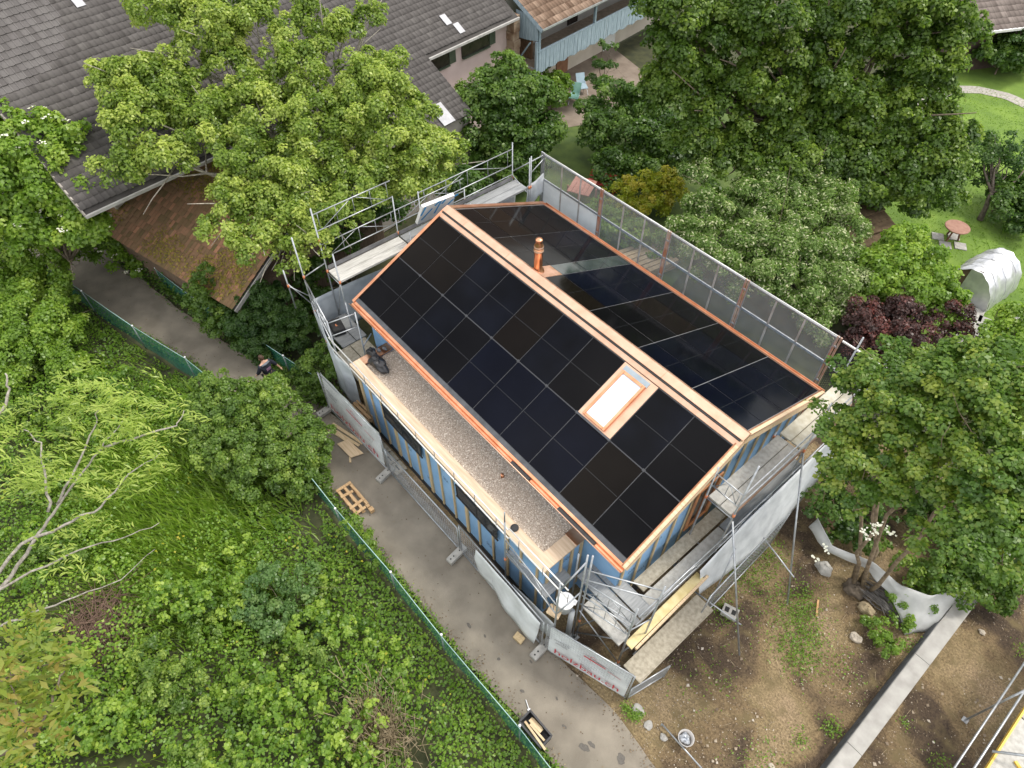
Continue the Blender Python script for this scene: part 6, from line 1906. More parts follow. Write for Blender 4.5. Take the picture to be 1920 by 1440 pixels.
# ================================================================== VEGETATION
# lobes of every crown: centre x, y, z and radius, metres
LOBES = {
    'linden': [(-8.61, -2.52, 7.99, 0.95), (-7.18, 0.54, 8.56, 0.90), (-7.85, 0.53, 9.03, 0.76), (-9.30, -3.46, 8.38, 0.76), (-3.95, -5.99, 5.54, 0.71), (-3.16, -5.25, 5.24, 0.81), (-2.40, -4.45, 4.66, 0.81), (-2.31, -3.58, 4.79, 0.81), (-3.71, -4.27, 5.46, 0.95), (-10.37, -3.58, 9.21, 1.14), (-9.50, -2.36, 8.86, 1.23), (-9.06, -1.07, 9.08, 0.95), (-9.77, -5.56, 7.97, 1.04), (-9.05, -4.53, 7.74, 1.28), (-8.32, -5.94, 7.34, 1.19), (-7.58, -7.04, 6.44, 0.90), (-6.77, -5.82, 6.42, 1.04), (-7.44, -4.25, 6.74, 1.42), (-6.93, -2.55, 7.19, 1.52), (-6.83, -0.87, 7.77, 1.23), (-7.84, -0.69, 8.60, 0.71), (-6.96, 1.22, 8.53, 0.76), (-7.03, 2.13, 8.62, 0.71), (-5.36, -1.25, 6.45, 1.71), (-5.10, 0.45, 7.37, 1.47), (-3.99, 0.40, 6.43, 1.66), (-3.14, 1.46, 5.72, 1.23), (-3.10, 0.56, 5.08, 1.38), (-3.46, -1.41, 5.32, 1.47), (-4.28, -2.84, 5.72, 1.52), (-5.44, -3.79, 6.23, 1.33), (-4.75, -5.02, 5.74, 0.95), (-3.43, -4.05, 5.10, 1.14), (-2.44, 1.96, 5.64, 0.81), (-2.55, -2.82, 5.11, 1.04), (-5.22, 1.29, 7.51, 1.09), (-4.02, 1.75, 6.61, 0.85)],
    'small_tree': [(-7.30, 8.54, 3.32, 1.67), (-8.27, 7.81, 3.67, 1.17), (-6.64, 9.53, 3.49, 1.27), (-7.95, 8.79, 4.20, 1.06), (-7.55, 7.18, 2.44, 1.48), (-6.25, 8.27, 2.08, 1.66), (-5.77, 9.27, 2.44, 1.19), (-6.31, 7.05, 1.20, 1.36), (-5.37, 8.16, 1.20, 1.12)],
    'round_bush': [(-10.26, 14.14, 1.00, 1.10), (-10.05, 13.39, 0.75, 0.69), (-9.59, 14.18, 0.81, 0.69)],
    'sapling': [(-8.68, 16.02, 3.05, 0.40), (-8.88, 16.05, 2.17, 0.46), (-8.48, 16.56, 2.03, 0.41), (-8.32, 16.40, 3.20, 0.33), (-9.07, 15.96, 1.29, 0.47), (-8.64, 16.49, 1.00, 0.53)],
    'dark_shrub': [(-5.40, 13.51, 2.40, 1.19), (-4.23, 14.48, 2.28, 1.42), (-4.92, 12.06, 1.78, 1.10), (-3.58, 12.85, 1.54, 1.53), (-2.54, 14.07, 1.54, 1.33), (-3.15, 11.44, 0.92, 1.11), (-1.94, 12.49, 0.80, 1.22), (-1.42, 13.86, 1.05, 1.01), (-6.02, 12.38, 2.28, 0.75)],
    'big_tree': [(-1.68, 10.72, 8.59, 1.03), (-0.86, 11.65, 8.45, 1.50), (0.36, 13.10, 8.54, 1.15), (1.01, 13.88, 8.59, 1.72), (2.33, 15.36, 8.26, 1.10), (3.07, 16.24, 8.34, 1.68), (4.23, 17.66, 8.60, 1.58), (5.00, 18.56, 8.56, 1.11), (-0.98, 11.03, 7.13, 1.16), (-0.34, 11.85, 7.27, 1.58), (0.35, 12.69, 7.35, 1.29), (1.13, 13.63, 7.40, 0.98), (2.09, 14.69, 7.25, 1.45), (3.19, 16.05, 7.38, 1.14), (4.15, 17.21, 7.45, 1.26), (5.20, 18.32, 7.19, 1.58), (5.72, 19.07, 7.49, 1.32), (-0.51, 11.01, 6.15, 1.24), (-0.03, 11.62, 6.23, 1.58), (1.39, 13.14, 5.99, 1.75), (1.82, 13.85, 6.31, 1.60), (3.26, 15.34, 6.00, 1.72), (4.15, 16.61, 6.35, 1.17), (5.35, 17.79, 5.99, 1.09), (5.72, 18.47, 6.36, 1.40), (0.16, 11.19, 5.30, 1.29), (0.98, 12.16, 5.32, 1.17), (2.22, 13.59, 5.27, 1.49), (3.22, 14.44, 4.87, 1.53), (4.46, 16.12, 5.15, 1.45), (5.34, 17.15, 5.15, 1.53), (6.27, 18.06, 4.92, 1.55), (0.94, 11.23, 4.26, 1.20), (2.14, 12.38, 3.97, 1.09), (3.49, 14.09, 4.11, 1.36), (4.65, 15.42, 4.07, 1.73), (5.45, 16.60, 4.34, 1.98), (6.83, 17.86, 3.94, 1.81), (7.08, 18.28, 4.08, 1.64), (2.48, 12.07, 3.24, 1.88), (3.56, 13.62, 3.53, 1.88), (4.64, 14.91, 3.55, 1.18), (6.06, 16.29, 3.25, 1.33), (6.82, 17.23, 3.30, 2.04), (6.97, 17.67, 3.57, 1.15), (5.89, 15.84, 3.01, 1.86), (6.85, 16.75, 2.80, 1.33), (7.37, 17.47, 2.90, 1.92)],
    'silver_willow': [(3.45, 9.52, 2.83, 1.15), (4.20, 11.07, 3.00, 1.39), (4.95, 12.64, 3.17, 1.31), (4.33, 13.67, 3.60, 0.87), (4.12, 12.36, 3.34, 0.96), (6.17, 13.39, 3.00, 1.13), (7.33, 13.26, 2.61, 0.69), (4.73, 8.76, 2.23, 1.40), (5.48, 10.27, 2.40, 1.55), (6.51, 11.49, 2.40, 1.47), (7.69, 12.08, 2.19, 0.93), (6.31, 9.09, 1.80, 1.24), (7.33, 9.99, 1.71, 1.40), (8.35, 10.88, 1.63, 1.31), (2.10, 10.33, 3.43, 0.72), (3.37, 8.45, 2.57, 0.85), (8.86, 10.02, 1.20, 1.09)],
    'yellow_bush': [(-1.44, 10.01, 0.88, 0.76), (-1.00, 10.89, 0.99, 0.87), (-0.57, 11.78, 1.10, 0.88), (0.32, 11.89, 0.83, 0.67), (-0.02, 10.76, 0.61, 0.78), (-0.53, 9.80, 0.50, 0.67)],
    'mesh_bush': [(-0.36, 8.27, 0.77, 0.88), (0.79, 8.69, 0.69, 0.89), (-1.33, 8.59, 0.90, 0.66), (1.92, 9.10, 0.60, 0.78)],
    'bright_maple': [(9.33, 13.28, 2.45, 1.09), (10.27, 13.64, 2.24, 1.11), (9.46, 12.25, 2.11, 1.09), (10.51, 12.47, 1.80, 1.19), (11.19, 13.27, 1.80, 0.88), (8.95, 14.05, 2.80, 0.65), (11.85, 13.06, 1.50, 0.58), (9.02, 12.17, 2.24, 0.71)],
    'purple_bush': [(10.01, 10.28, 1.62, 0.91), (10.72, 10.91, 1.50, 1.06), (11.65, 11.36, 1.12, 0.97), (11.03, 10.42, 1.00, 0.97), (11.94, 12.56, 1.62, 0.84), (12.62, 12.50, 1.12, 0.74), (10.32, 9.80, 1.12, 0.75), (10.53, 11.53, 2.00, 0.74)],
    'field_maple': [(13.10, 1.49, 5.71, 0.66), (13.66, 1.16, 5.93, 0.66), (14.37, 1.21, 6.09, 0.62), (13.47, 0.63, 5.47, 0.57), (14.05, 0.99, 5.71, 0.62), (14.68, 0.92, 6.04, 0.57), (14.13, 0.19, 5.46, 0.43), (15.33, 0.41, 5.99, 0.47), (14.05, 1.89, 5.97, 0.66), (12.39, 2.58, 6.09, 0.81), (12.92, 3.08, 6.67, 0.95), (13.66, 3.17, 7.35, 1.04), (14.34, 3.41, 7.77, 1.04), (12.70, 1.83, 5.82, 0.71), (13.24, 2.11, 6.32, 0.95), (13.89, 2.38, 6.74, 1.04), (14.57, 2.61, 7.13, 1.09), (15.13, 2.81, 7.62, 1.04), (13.25, 0.90, 5.59, 0.66), (13.76, 1.37, 6.15, 0.76), (14.72, 1.62, 6.60, 0.90), (15.27, 1.81, 7.25, 1.09), (15.75, 1.98, 7.44, 0.95), (15.42, 0.90, 6.61, 0.76), (15.92, 1.16, 6.99, 0.95), (16.20, 0.43, 6.83, 0.76), (16.47, 1.20, 6.88, 0.85), (12.71, 3.86, 6.75, 0.52), (16.55, 0.17, 6.85, 0.47), (12.80, 1.23, 5.83, 0.57)],
    'edge_tree': [(13.73, 13.26, 1.50, 0.87), (13.81, 13.00, 2.50, 0.83), (13.09, 12.29, 2.17, 0.48)],
    'apple': [(8.09, 22.81, 2.20, 0.86), (8.49, 23.22, 2.60, 0.92), (9.16, 24.09, 1.93, 0.82), (8.53, 23.35, 1.80, 0.68)],
    'white_spray': [(6.73, 24.88, 1.30, 0.62), (6.93, 24.38, 0.90, 0.56)],
    'hedge_right': [(9.77, 22.62, 1.00, 0.85), (10.38, 22.28, 0.80, 1.01), (10.90, 21.86, 0.60, 0.88), (8.61, 22.78, 1.28, 0.61), (9.76, 23.68, 1.20, 0.85), (7.83, 22.53, 1.40, 0.54)],
    'hedge_top': [(2.74, 34.96, 1.20, 0.74), (3.44, 35.95, 1.00, 1.01), (3.87, 35.89, 1.60, 1.24), (4.14, 36.96, 0.80, 1.18)],
    'elder': [(-9.17, -8.52, 4.44, 0.61), (-8.69, -8.44, 4.01, 0.50), (-9.75, -8.43, 5.16, 0.64), (-9.42, -9.54, 3.80, 0.81), (-10.20, -10.29, 3.94, 1.07), (-10.97, -10.71, 4.37, 1.18), (-11.17, -9.31, 5.94, 1.26), (-10.62, -8.40, 6.23, 1.01), (-10.30, -7.76, 6.51, 0.59), (-11.17, -8.54, 6.80, 0.69), (-11.01, -9.98, 5.09, 1.35), (-10.24, -8.93, 5.23, 1.19), (-9.49, -8.51, 4.80, 0.98), (-10.14, -9.74, 4.37, 1.15), (-9.01, -8.90, 3.94, 0.92), (-11.71, -9.29, 6.66, 0.93), (-10.21, -8.32, 5.80, 0.83)],
    'elder_low': [(-12.94, -8.48, 1.20, 0.67), (-12.80, -9.30, 0.90, 0.69), (-13.04, -7.92, 1.40, 0.80), (-11.98, -7.69, 1.10, 0.80), (-11.71, -8.35, 0.80, 0.68), (-10.73, -7.84, 0.60, 0.54)],
    'lime_shrub': [(-13.38, -10.83, 2.62, 1.34), (-11.50, -10.80, 2.24, 1.35), (-11.16, -11.76, 1.98, 1.41), (-9.59, -11.25, 1.73, 1.18), (-9.43, -12.32, 1.47, 1.31), (-8.08, -11.35, 1.35, 0.99), (-7.95, -12.40, 1.09, 1.18), (-6.59, -11.68, 0.90, 0.86), (-8.01, -13.35, 0.90, 1.08), (-14.51, -9.85, 3.00, 0.91), (-10.09, -10.51, 1.98, 0.74)],
    'path_shrub': [(-5.60, -6.78, 2.37, 0.59), (-5.42, -6.87, 1.53, 0.67), (-5.73, -7.07, 1.95, 0.55), (-5.20, -6.89, 0.90, 0.63), (-5.50, -6.49, 3.00, 0.40)],
    'dense_shrub': [(-4.29, -5.98, 1.54, 0.99), (-3.62, -5.19, 1.54, 1.08), (-3.82, -5.94, 0.80, 1.02), (-3.16, -5.09, 0.89, 0.87), (-4.56, -6.42, 1.36, 0.60), (-3.97, -5.25, 2.10, 0.78)],
    'dense_shrub2': [(-0.90, -5.17, 1.03, 0.77), (-0.78, -5.76, 0.60, 0.67), (-0.55, -4.76, 1.03, 0.54), (-1.08, -4.77, 1.40, 0.60)],
    'wood_shade': [(-4.84, -3.72, 1.37, 0.67), (-3.76, -3.48, 1.18, 0.77), (-3.17, -4.11, 0.93, 0.67), (-2.44, -3.90, 0.80, 0.56), (-5.58, -1.30, 1.93, 1.00), (-5.91, 0.70, 2.31, 1.11), (-4.49, 3.63, 2.50, 1.07), (-4.90, -2.73, 1.56, 0.67)],
    'privet': [(-0.46, -8.27, 1.70, 1.14), (-0.02, -7.26, 1.88, 0.92), (-1.08, -8.44, 1.90, 0.90), (0.57, -8.40, 1.21, 1.24), (1.14, -7.40, 1.33, 1.07), (1.97, -7.51, 0.93, 1.05), (1.51, -8.49, 0.76, 1.11), (0.09, -9.07, 1.17, 1.05), (1.92, -6.92, 1.17, 0.71), (-0.94, -8.94, 1.66, 0.74), (2.53, -7.72, 0.60, 0.73)],
    'sage_shrub': [(4.86, -10.13, 1.03, 0.58), (5.79, -9.76, 0.75, 0.54), (5.71, -10.40, 0.54, 0.61), (6.62, -9.68, 0.40, 0.46), (5.15, -10.70, 0.68, 0.54), (5.41, -9.29, 1.10, 0.44)],
    'fence_shrub': [(5.40, -7.34, 0.74, 0.37), (4.82, -7.45, 1.00, 0.35), (5.88, -7.53, 0.40, 0.31)],
    'root_shrub': [(16.16, 1.59, 0.29, 0.42), (16.58, 1.48, 0.20, 0.41), (16.39, 2.47, 0.38, 0.44), (16.06, 2.71, 0.46, 0.37), (16.19, 3.52, 0.55, 0.52)],
    'under_shrub': [(13.59, 3.39, 1.00, 0.67), (14.25, 3.44, 0.60, 0.63), (13.85, 2.97, 0.60, 0.43), (14.74, 3.83, 0.50, 0.57), (13.01, 3.07, 1.20, 0.48)],
    'under_shrub2': [(16.20, 3.97, 1.27, 0.64), (16.77, 4.78, 1.40, 0.80), (16.64, 3.60, 0.50, 0.66), (16.84, 4.29, 0.89, 0.81), (17.49, 4.76, 0.63, 0.83), (17.32, 5.29, 1.27, 0.82), (15.73, 3.27, 1.14, 0.49)],
    'maple_back': [(13.11, 4.32, 1.17, 0.68), (13.58, 5.20, 1.27, 0.78), (14.34, 5.76, 1.17, 0.82), (15.09, 6.31, 1.07, 0.84), (15.88, 6.81, 0.93, 0.87), (16.44, 7.58, 0.97, 0.89), (14.35, 4.80, 0.87, 0.66), (15.43, 5.43, 0.67, 0.69), (13.43, 3.61, 0.83, 0.50), (16.12, 6.03, 0.60, 0.79), (16.85, 6.58, 0.50, 0.81), (12.94, 5.23, 1.50, 0.62)],
}
G_LIND = leaf_mat('linden_leaf', (0.075, 0.135, 0.026), (0.165, 0.255, 0.05), (0.40, 0.475, 0.15))
G_DARK = leaf_mat('dark_leaf', (0.030, 0.074, 0.018), (0.072, 0.145, 0.032), (0.16, 0.255, 0.06))
G_BIG = leaf_mat('beech_leaf', (0.034, 0.078, 0.016), (0.082, 0.152, 0.027), (0.21, 0.30, 0.06))
G_LIME = leaf_mat('lime_green_leaf', (0.085, 0.165, 0.026), (0.155, 0.27, 0.042), (0.30, 0.41, 0.09))
G_SILV = leaf_mat('silver_leaf', (0.07, 0.14, 0.03), (0.14, 0.235, 0.06), (0.64, 0.69, 0.56), rough=0.6)
G_MAPL = leaf_mat('maple_leaf', (0.048, 0.11, 0.022), (0.10, 0.19, 0.035), (0.24, 0.30, 0.06))
G_PURP = leaf_mat('purple_leaf', (0.028, 0.016, 0.014), (0.085, 0.045, 0.04), (0.19, 0.06, 0.05), 0.25)
G_YELL = leaf_mat('yellow_leaf', (0.12, 0.19, 0.02), (0.25, 0.31, 0.03), (0.38, 0.34, 0.05))
G_BOX = leaf_mat('box_leaf', (0.03, 0.078, 0.024), (0.066, 0.135, 0.038), (0.135, 0.22, 0.07))
G_PRIV = leaf_mat('privet_leaf', (0.055, 0.115, 0.024), (0.12, 0.21, 0.042), (0.26, 0.355, 0.09), rough=0.4)
G_SAGE = leaf_mat('sage_leaf', (0.055, 0.125, 0.045), (0.11, 0.205, 0.075), (0.23, 0.33, 0.15))
G_BRAM = leaf_mat('bramble_leaf', (0.058, 0.13, 0.022), (0.135, 0.25, 0.036), (0.30, 0.41, 0.08))
G_GRAS = leaf_mat('grass_blade', (0.10, 0.185, 0.03), (0.175, 0.29, 0.045), (0.30, 0.41, 0.09))
FLOW = mat('white_blossom', (0.62, 0.62, 0.48), (0.74, 0.74, 0.62), 5, 0.7)
TWIG = mat('dry_twig', (0.22, 0.17, 0.10), (0.42, 0.34, 0.22), 6, 0.9)

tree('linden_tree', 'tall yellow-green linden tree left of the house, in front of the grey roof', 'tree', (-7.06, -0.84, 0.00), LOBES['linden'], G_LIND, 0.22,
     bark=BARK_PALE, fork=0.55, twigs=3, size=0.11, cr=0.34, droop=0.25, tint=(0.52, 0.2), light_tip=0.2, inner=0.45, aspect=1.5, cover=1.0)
tree('small_tree', 'dense dark green round tree in front of the pink wall', 'tree', (-6.68, 8.16, 0.00), LOBES['small_tree'], G_DARK, 0.12, fork=0.5,
     size=0.15, cr=0.39, tint=(0.5, 0.2), light_tip=0.08)
tree('round_bush', 'bright round clipped bush beside the courtyard', 'bush', (-9.98, 13.95, 0.00), LOBES['round_bush'], G_LIME, 0.05, fork=0.4, size=0.12, cr=0.22, tint=(0.4, 0.15))
tree('sapling', 'slender wispy young tree in front of the balcony', 'tree', (-8.94, 16.94, 0.00), LOBES['sapling'], G_BOX, 0.05, fork=0.4, twigs=2, size=0.12, cr=0.31, tint=(0.5, 0.18))
tree('dark_shrub', 'broad dark shrubs at the left foot of the biggest tree', 'shrub', (-2.82, 12.70, 0.00), LOBES['dark_shrub'], G_DARK, 0.1, fork=0.4, size=0.15, cr=0.40, tint=(0.45, 0.2), light_tip=0.06)
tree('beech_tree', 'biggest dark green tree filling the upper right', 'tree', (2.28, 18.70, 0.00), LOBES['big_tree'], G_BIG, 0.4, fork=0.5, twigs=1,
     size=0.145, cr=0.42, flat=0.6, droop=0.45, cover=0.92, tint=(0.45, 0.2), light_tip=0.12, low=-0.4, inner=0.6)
tree('silver_willow', 'silvery windblown willow beyond the mesh screens', 'tree', (6.57, 10.61, 0.00), LOBES['silver_willow'], G_SILV, 0.12, fork=0.4, twigs=2,
     size=0.125, aspect=2.2, cr=0.40, tint=(0.33, 0.13), light_tip=0.08, cover=1.0, flip=0.16)
tree('yellow_shrub', 'yellow-green shrub below the biggest tree at the mesh screens', 'shrub', (-0.15, 10.70, 0.00), LOBES['yellow_bush'], G_YELL, 0.05, fork=0.3, size=0.12, cr=0.31, tint=(0.62, 0.2))
tree('screened_shrub', 'light green shrub seen through the mesh screens', 'shrub', (0.45, 8.53, 0.00), LOBES['mesh_bush'], G_LIME, 0.05, fork=0.3, size=0.13, cr=0.34, tint=(0.4, 0.2))
tree('maple_sapling', 'bright green young maple between purple bush and lawn', 'tree', (10.86, 13.82, 0.00), LOBES['bright_maple'], G_LIME, 0.07, fork=0.4, size=0.13, cr=0.34, tint=(0.42, 0.2), light_tip=0.08)
tree('purple_bush', 'dark purple-leaved bush beyond the front right maple', 'bush', (11.61, 11.32, 0.00), LOBES['purple_bush'], G_PURP, 0.05, cover=0.9, fork=0.35, size=0.095, cr=0.28, tint=(0.42, 0.22))

tree('maple_undergrowth', 'dark shrub thicket behind the stems of the front right maple', 'undergrowth', (15, 5, 0), LOBES['maple_back'], G_DARK, 0.04, fork=0.3, cover=0.9, size=0.115, cr=0.30, tint=(0.4, 0.2))
# multi-stemmed field maple, front right
fmt = thing('field_maple', 'multi-stemmed field maple leaning over the bare soil at right', 'tree', None, (15.2, 2.2, 0))
stems = [((15.15, 2.35, 0.0), (13.69, 2.36, 6.16)), ((15.05, 2.5, 0.0), (12.61, 2.42, 5.83)), ((15.35, 2.45, 0.0), (14.67, 2.02, 6.75)), ((15.5, 2.6, 0.0), (15.35, 2.01, 7.14)), ((15.2, 2.6, 0.0), (13.24, 3.12, 7.01))]
b = B()
tops = []
for (p, q) in stems:
    pts = limb(p, q, 0.1, 7)
    b.tube(pts, [0.06, 0.054, 0.05, 0.045, 0.04, 0.032, 0.022], 8)
    tops.append(pts)
for c in LOBES['field_maple']:
    cands = [q for t_ in tops for q in t_[3:]]
    s = min(cands, key=lambda q: (q[0] - c[0]) ** 2 + (q[1] - c[1]) ** 2 + (q[2] - c[2] + 0.6) ** 2)
    b.tube(limb(s, c[:3], 0.18, 5), [0.03, 0.025, 0.018, 0.012, 0.005], 6)
    for _ in range(2):
        b.tube(limb(c[:3], tuple(np.array(c[:3]) + rng.normal(size=3) * c[3] * 0.6), 0.2, 4), [0.012, 0.009, 0.007, 0.004], 5)
b.build('trunk', mat('maple_bark', (0.13, 0.095, 0.06), (0.26, 0.20, 0.13), 9, 0.9, bump=0.5), fmt, True)
c_, n2_, t_ = crown(LOBES['field_maple'], size=0.09, aspect=1.25, cr=0.30, flat=0.5, upb=0.9, tint=(0.52, 0.22), low=-0.25, inner=0.45, light_tip=0.1, cover=0.95)
leaves_obj('crown', G_MAPL, c_, n2_, t_, 0.092, 1.25, fmt)
lumpy((15.2, 2.3, 0.12), (0.30, 0.26, 0.16), 77, 20, 10, 0.14).build('root_stool', mat('root_bark', (0.07, 0.055, 0.04), (0.15, 0.12, 0.09), 8, 0.95, bump=1.0), fmt, True)
# dead brush roll beside the roots
br = thing('brush_heap', 'grey heap of dead brushwood behind the tan boulder', 'brushwood', None, (15.9, 2.6, 0))
b = B()
for k in range(70):
    y0 = 2.25 + rng.uniform(0, 0.7)
    b.tube([(15.35 + rng.uniform(-0.1, 0.2), y0, rng.uniform(0.05, 0.35)), (15.9, y0 + rng.normal(0, 0.06), rng.uniform(0.15, 0.42)), (16.5 + rng.uniform(-0.2, 0.2), y0 + rng.normal(0, 0.1), rng.uniform(0.03, 0.2))], 0.012, 5)
b.build('twigs', mat('grey_brush', (0.08, 0.075, 0.07), (0.17, 0.16, 0.15), 8, 0.95), br)

tree('edge_tree', 'loose light green branches at the right edge by the foil shelter', 'tree', (14.24, 14.41, 0.00), LOBES['edge_tree'], G_LIME, 0.05, fork=0.4, twigs=3, size=0.12, cr=0.37, tint=(0.4, 0.2))
# pruned apple tree
ap = thing('apple_tree', 'pruned bare-limbed fruit tree on the lawn at the right edge', 'tree', None, (9.41, 21.82, 0))
b = B()
fk = (9.2, 22.15, 1.15)
b.tube(limb((9.45, 21.8, 0), fk, 0.05, 5), [0.13, 0.115, 0.1, 0.095, 0.09], 9)
for c in LOBES['apple']:
    for _ in range(3):
        e = tuple(np.array(c[:3]) + rng.normal(size=3) * 0.4)
        b.tube(limb(fk, e, 0.25, 6), [0.07, 0.055, 0.04, 0.03, 0.02, 0.008], 6)
b.build('trunk', mat('dark_bark', (0.07, 0.055, 0.045), (0.15, 0.125, 0.10), 9, 0.95, bump=0.5), ap, True)
c_, n2_, t_ = crown(LOBES['apple'], cover=0.5, size=0.12, cr=0.37, tint=(0.45, 0.2))
leaves_obj('crown', G_BOX, c_, n2_, t_, 0.12, 1.5, ap)
tree('white_spray_shrub', 'shrub with pale blossom between biggest tree and fruit tree', 'shrub', (7.16, 25.13, 0.00), LOBES['white_spray'], G_SILV, 0.04, fork=0.4, size=0.12, cr=0.31, tint=(0.6, 0.28))
tree('boundary_hedge', 'dark hedge behind the fruit tree at the right edge', 'hedge', (10.39, 22.50, 0.00), LOBES['hedge_right'], G_DARK, 0.05, fork=0.3, size=0.14, cr=0.34, tint=(0.4, 0.2))
tree('far_hedge', 'hedge along the far curve of the garden path at upper right', 'hedge', (3.25, 37.58, 0.00), LOBES['hedge_top'], G_DARK, 0.05, fork=0.3, size=0.18, cr=0.46, tint=(0.45, 0.22))


def blossoms(par, C, r=0.05, name='blossom', n=7):
    """flat elder umbels, each a cluster of tiny pale discs, one part"""
    b = B()
    for c in C:
        for _ in range(n):
            q = np.array(c) + rng.normal(size=3) * np.array([r, r, r * 0.25])
            k = r * rng.uniform(0.35, 0.7)
            a0 = rng.uniform(0, 1.5)
            b.add([(q[0] + k * math.cos(a0 + j * 1.0472), q[1] + k * math.sin(a0 + j * 1.0472), q[2] + rng.normal() * 0.01) for j in range(6)], [tuple(range(6))])
    return b.build(name, FLOW, par, kind='stuff')


def top_points(lobes, n):
    out = []
    for _ in range(n):
        l = lobes[rng.integers(len(lobes))]
        d = unit(rng.normal(size=(1, 3)))[0]
        d[2] = abs(d[2]) + 0.2
        d /= np.linalg.norm(d)
        out.append(np.array(l[:3]) + d * l[3] * np.array([1, 1, 0.9]))
    return out


el = tree('elder_tree', 'pale green elder with white blossom against the grey roof at left', 'tree', (-11.6, -10.75, 0), LOBES['elder'], G_LIME, 0.1, fork=0.4, twigs=1, size=0.14, cr=0.39, tint=(0.55, 0.2), light_tip=0.06)
blossoms(el, top_points(LOBES['elder'], 42), 0.07)
el2 = tree('elder_shrub', 'low elder shrub with white blossom at the shed corner', 'shrub', (-12.29, -8.06, 0.00), LOBES['elder_low'], G_LIME, 0.05, fork=0.4, size=0.12, cr=0.31, tint=(0.3, 0.2))
blossoms(el2, top_points(LOBES['elder_low'], 12), 0.055)
tree('lime_shrub', 'bright lime green shrubs at the left edge above the brambles', 'shrub', (-9.97, -12.40, 0.00), LOBES['lime_shrub'], G_LIME, 0.08, cover=0.9, fork=0.3, twigs=1, size=0.105, cr=0.33, tint=(0.5, 0.2), light_tip=0.08)
tree('path_shrub', 'slim grey-green shrub in front of the mossy shed roof', 'shrub', (-6.17, -7.08, 0.00), LOBES['path_shrub'], G_PRIV, 0.04, fork=0.3, size=0.09, cr=0.23, tint=(0.3, 0.2))
tree('evergreen_shrub', 'dense dark evergreen shrub between path and shed', 'shrub', (-4.04, -5.86, 0.00), LOBES['dense_shrub'], G_BOX, 0.06, fork=0.3, cover=1.05, size=0.085, aspect=2.2, cr=0.20, tint=(0.42, 0.18), light_tip=0.05)
tree('evergreen_shrub', 'smaller dark evergreen shrub beside the walking person and first banner', 'shrub', (-0.96, -5.39, 0.00), LOBES['dense_shrub2'], G_PRIV, 0.05, fork=0.3, size=0.08, cr=0.20, tint=(0.3, 0.18))
tree('shade_shrubs', 'shadowed undergrowth below the linden beside the scaffold', 'undergrowth', (-3.99, -3.64, 0.00), LOBES['wood_shade'], G_DARK, 0.06, fork=0.3, size=0.15, cr=0.43, tint=(0.35, 0.2))
tree('privet_bush', 'big glossy rounded bush on the fence line beside the path', 'bush', (1.10, -8.69, 0.00), LOBES['privet'], G_PRIV, 0.07, fork=0.3, cover=1.05, size=0.085, cr=0.22, tint=(0.45, 0.2), light_tip=0.10)
tree('sage_shrub', 'grey-green oak sapling among the brambles', 'shrub', (5.88, -10.34, 0.00), LOBES['sage_shrub'], G_SAGE, 0.03, fork=0.3, twigs=1, size=0.085, cr=0.23, tint=(0.45, 0.2))
tree('fence_shrub', 'light green ash shoots growing through the green fence', 'shrub', (5.72, -7.68, 0.00), LOBES['fence_shrub'], G_LIME, 0.02, fork=0.3, size=0.10, aspect=2.6, cr=0.20, tint=(0.5, 0.2))
tree('root_shrub', 'small bright shrub in front of the fleece and maple roots', 'shrub', (16.79, 1.40, 0.00), LOBES['root_shrub'], G_LIME, 0.02, fork=0.3, size=0.07, cr=0.20, tint=(0.35, 0.18))
us = tree('under_shrub', 'elder shrub with cream blossom at the maple trunks', 'shrub', (14.51, 3.16, 0.00), LOBES['under_shrub'], G_DARK, 0.03, fork=0.3, size=0.11, cr=0.26, tint=(0.5, 0.2))
blossoms(us, [(14.57, -0.09, 5.84), (14.70, -0.18, 5.81), (14.53, -0.19, 5.67), (14.90, 0.02, 5.84), (14.66, -0.28, 5.64), (14.20, -0.40, 4.65), (14.19, -0.70, 4.51), (14.72, -0.08, 6.04)], 0.05)
tree('under_shrub', 'dark low shrub at the concrete wall under the maple crown', 'shrub', (17.32, 4.26, 0.00), LOBES['under_shrub2'], G_MAPL, 0.03, fork=0.3, size=0.10, cr=0.26, tint=(0.4, 0.2))

# ------------------------------------------------------------------ windblown tree near the camera, lower left
def blown(name, label, stems_, twig_tips, leaf, nl, m, wind, size, barkm, base):
    t = thing(name, label, 'tree', None, base)
    b = B()
    for pts, r0_, r1_ in stems_:
        P_ = [np.array(q, float) for q in pts]
        out = []
        for i in range(len(P_) - 1):
            for k in range(4):
                out.append(tuple(P_[i] * (1 - k / 4) + P_[i + 1] * k / 4 + rng.normal(size=3) * 0.012))
        out.append(tuple(P_[-1]))
        b.tube(out, [r0_ + (r1_ - r0_) * i / (len(out) - 1) for i in range(len(out))], 7)
    b.build('trunk', barkm, t, True)
    C, N, A, T = [], [], [], []
    wv = np.array(wind, float)
    for tip, spread, cnt in twig_tips:
        for _ in range(cnt):
            o = np.array(tip) + rng.normal(size=3) * spread * 1.15
            st = unit((wv + rng.normal(size=3) * 0.28)[None])[0]
            bt = rng.normal(0.55, 0.15)
            for i in range(nl):                               # leaflets on both sides of a rachis
                p = o + st * (0.045 * i)
                for s_ in (-1, 1):
                    side = np.cross(st, [0, 0, 1]) * s_
                    C.append(p + side * 0.035 + rng.normal(size=3) * 0.008)
                    A.append(st * 1.0 + side * 0.5)
                    N.append(np.array([0, 0, 1]) + rng.normal(size=3) * 0.35)
                    T.append(bt + rng.normal(0, 0.12))
    leaves_obj('crown', m, np.array(C), np.array(N), np.clip(np.array(T), 0, 1), size, leaf, t, along=np.array(A))
    return t


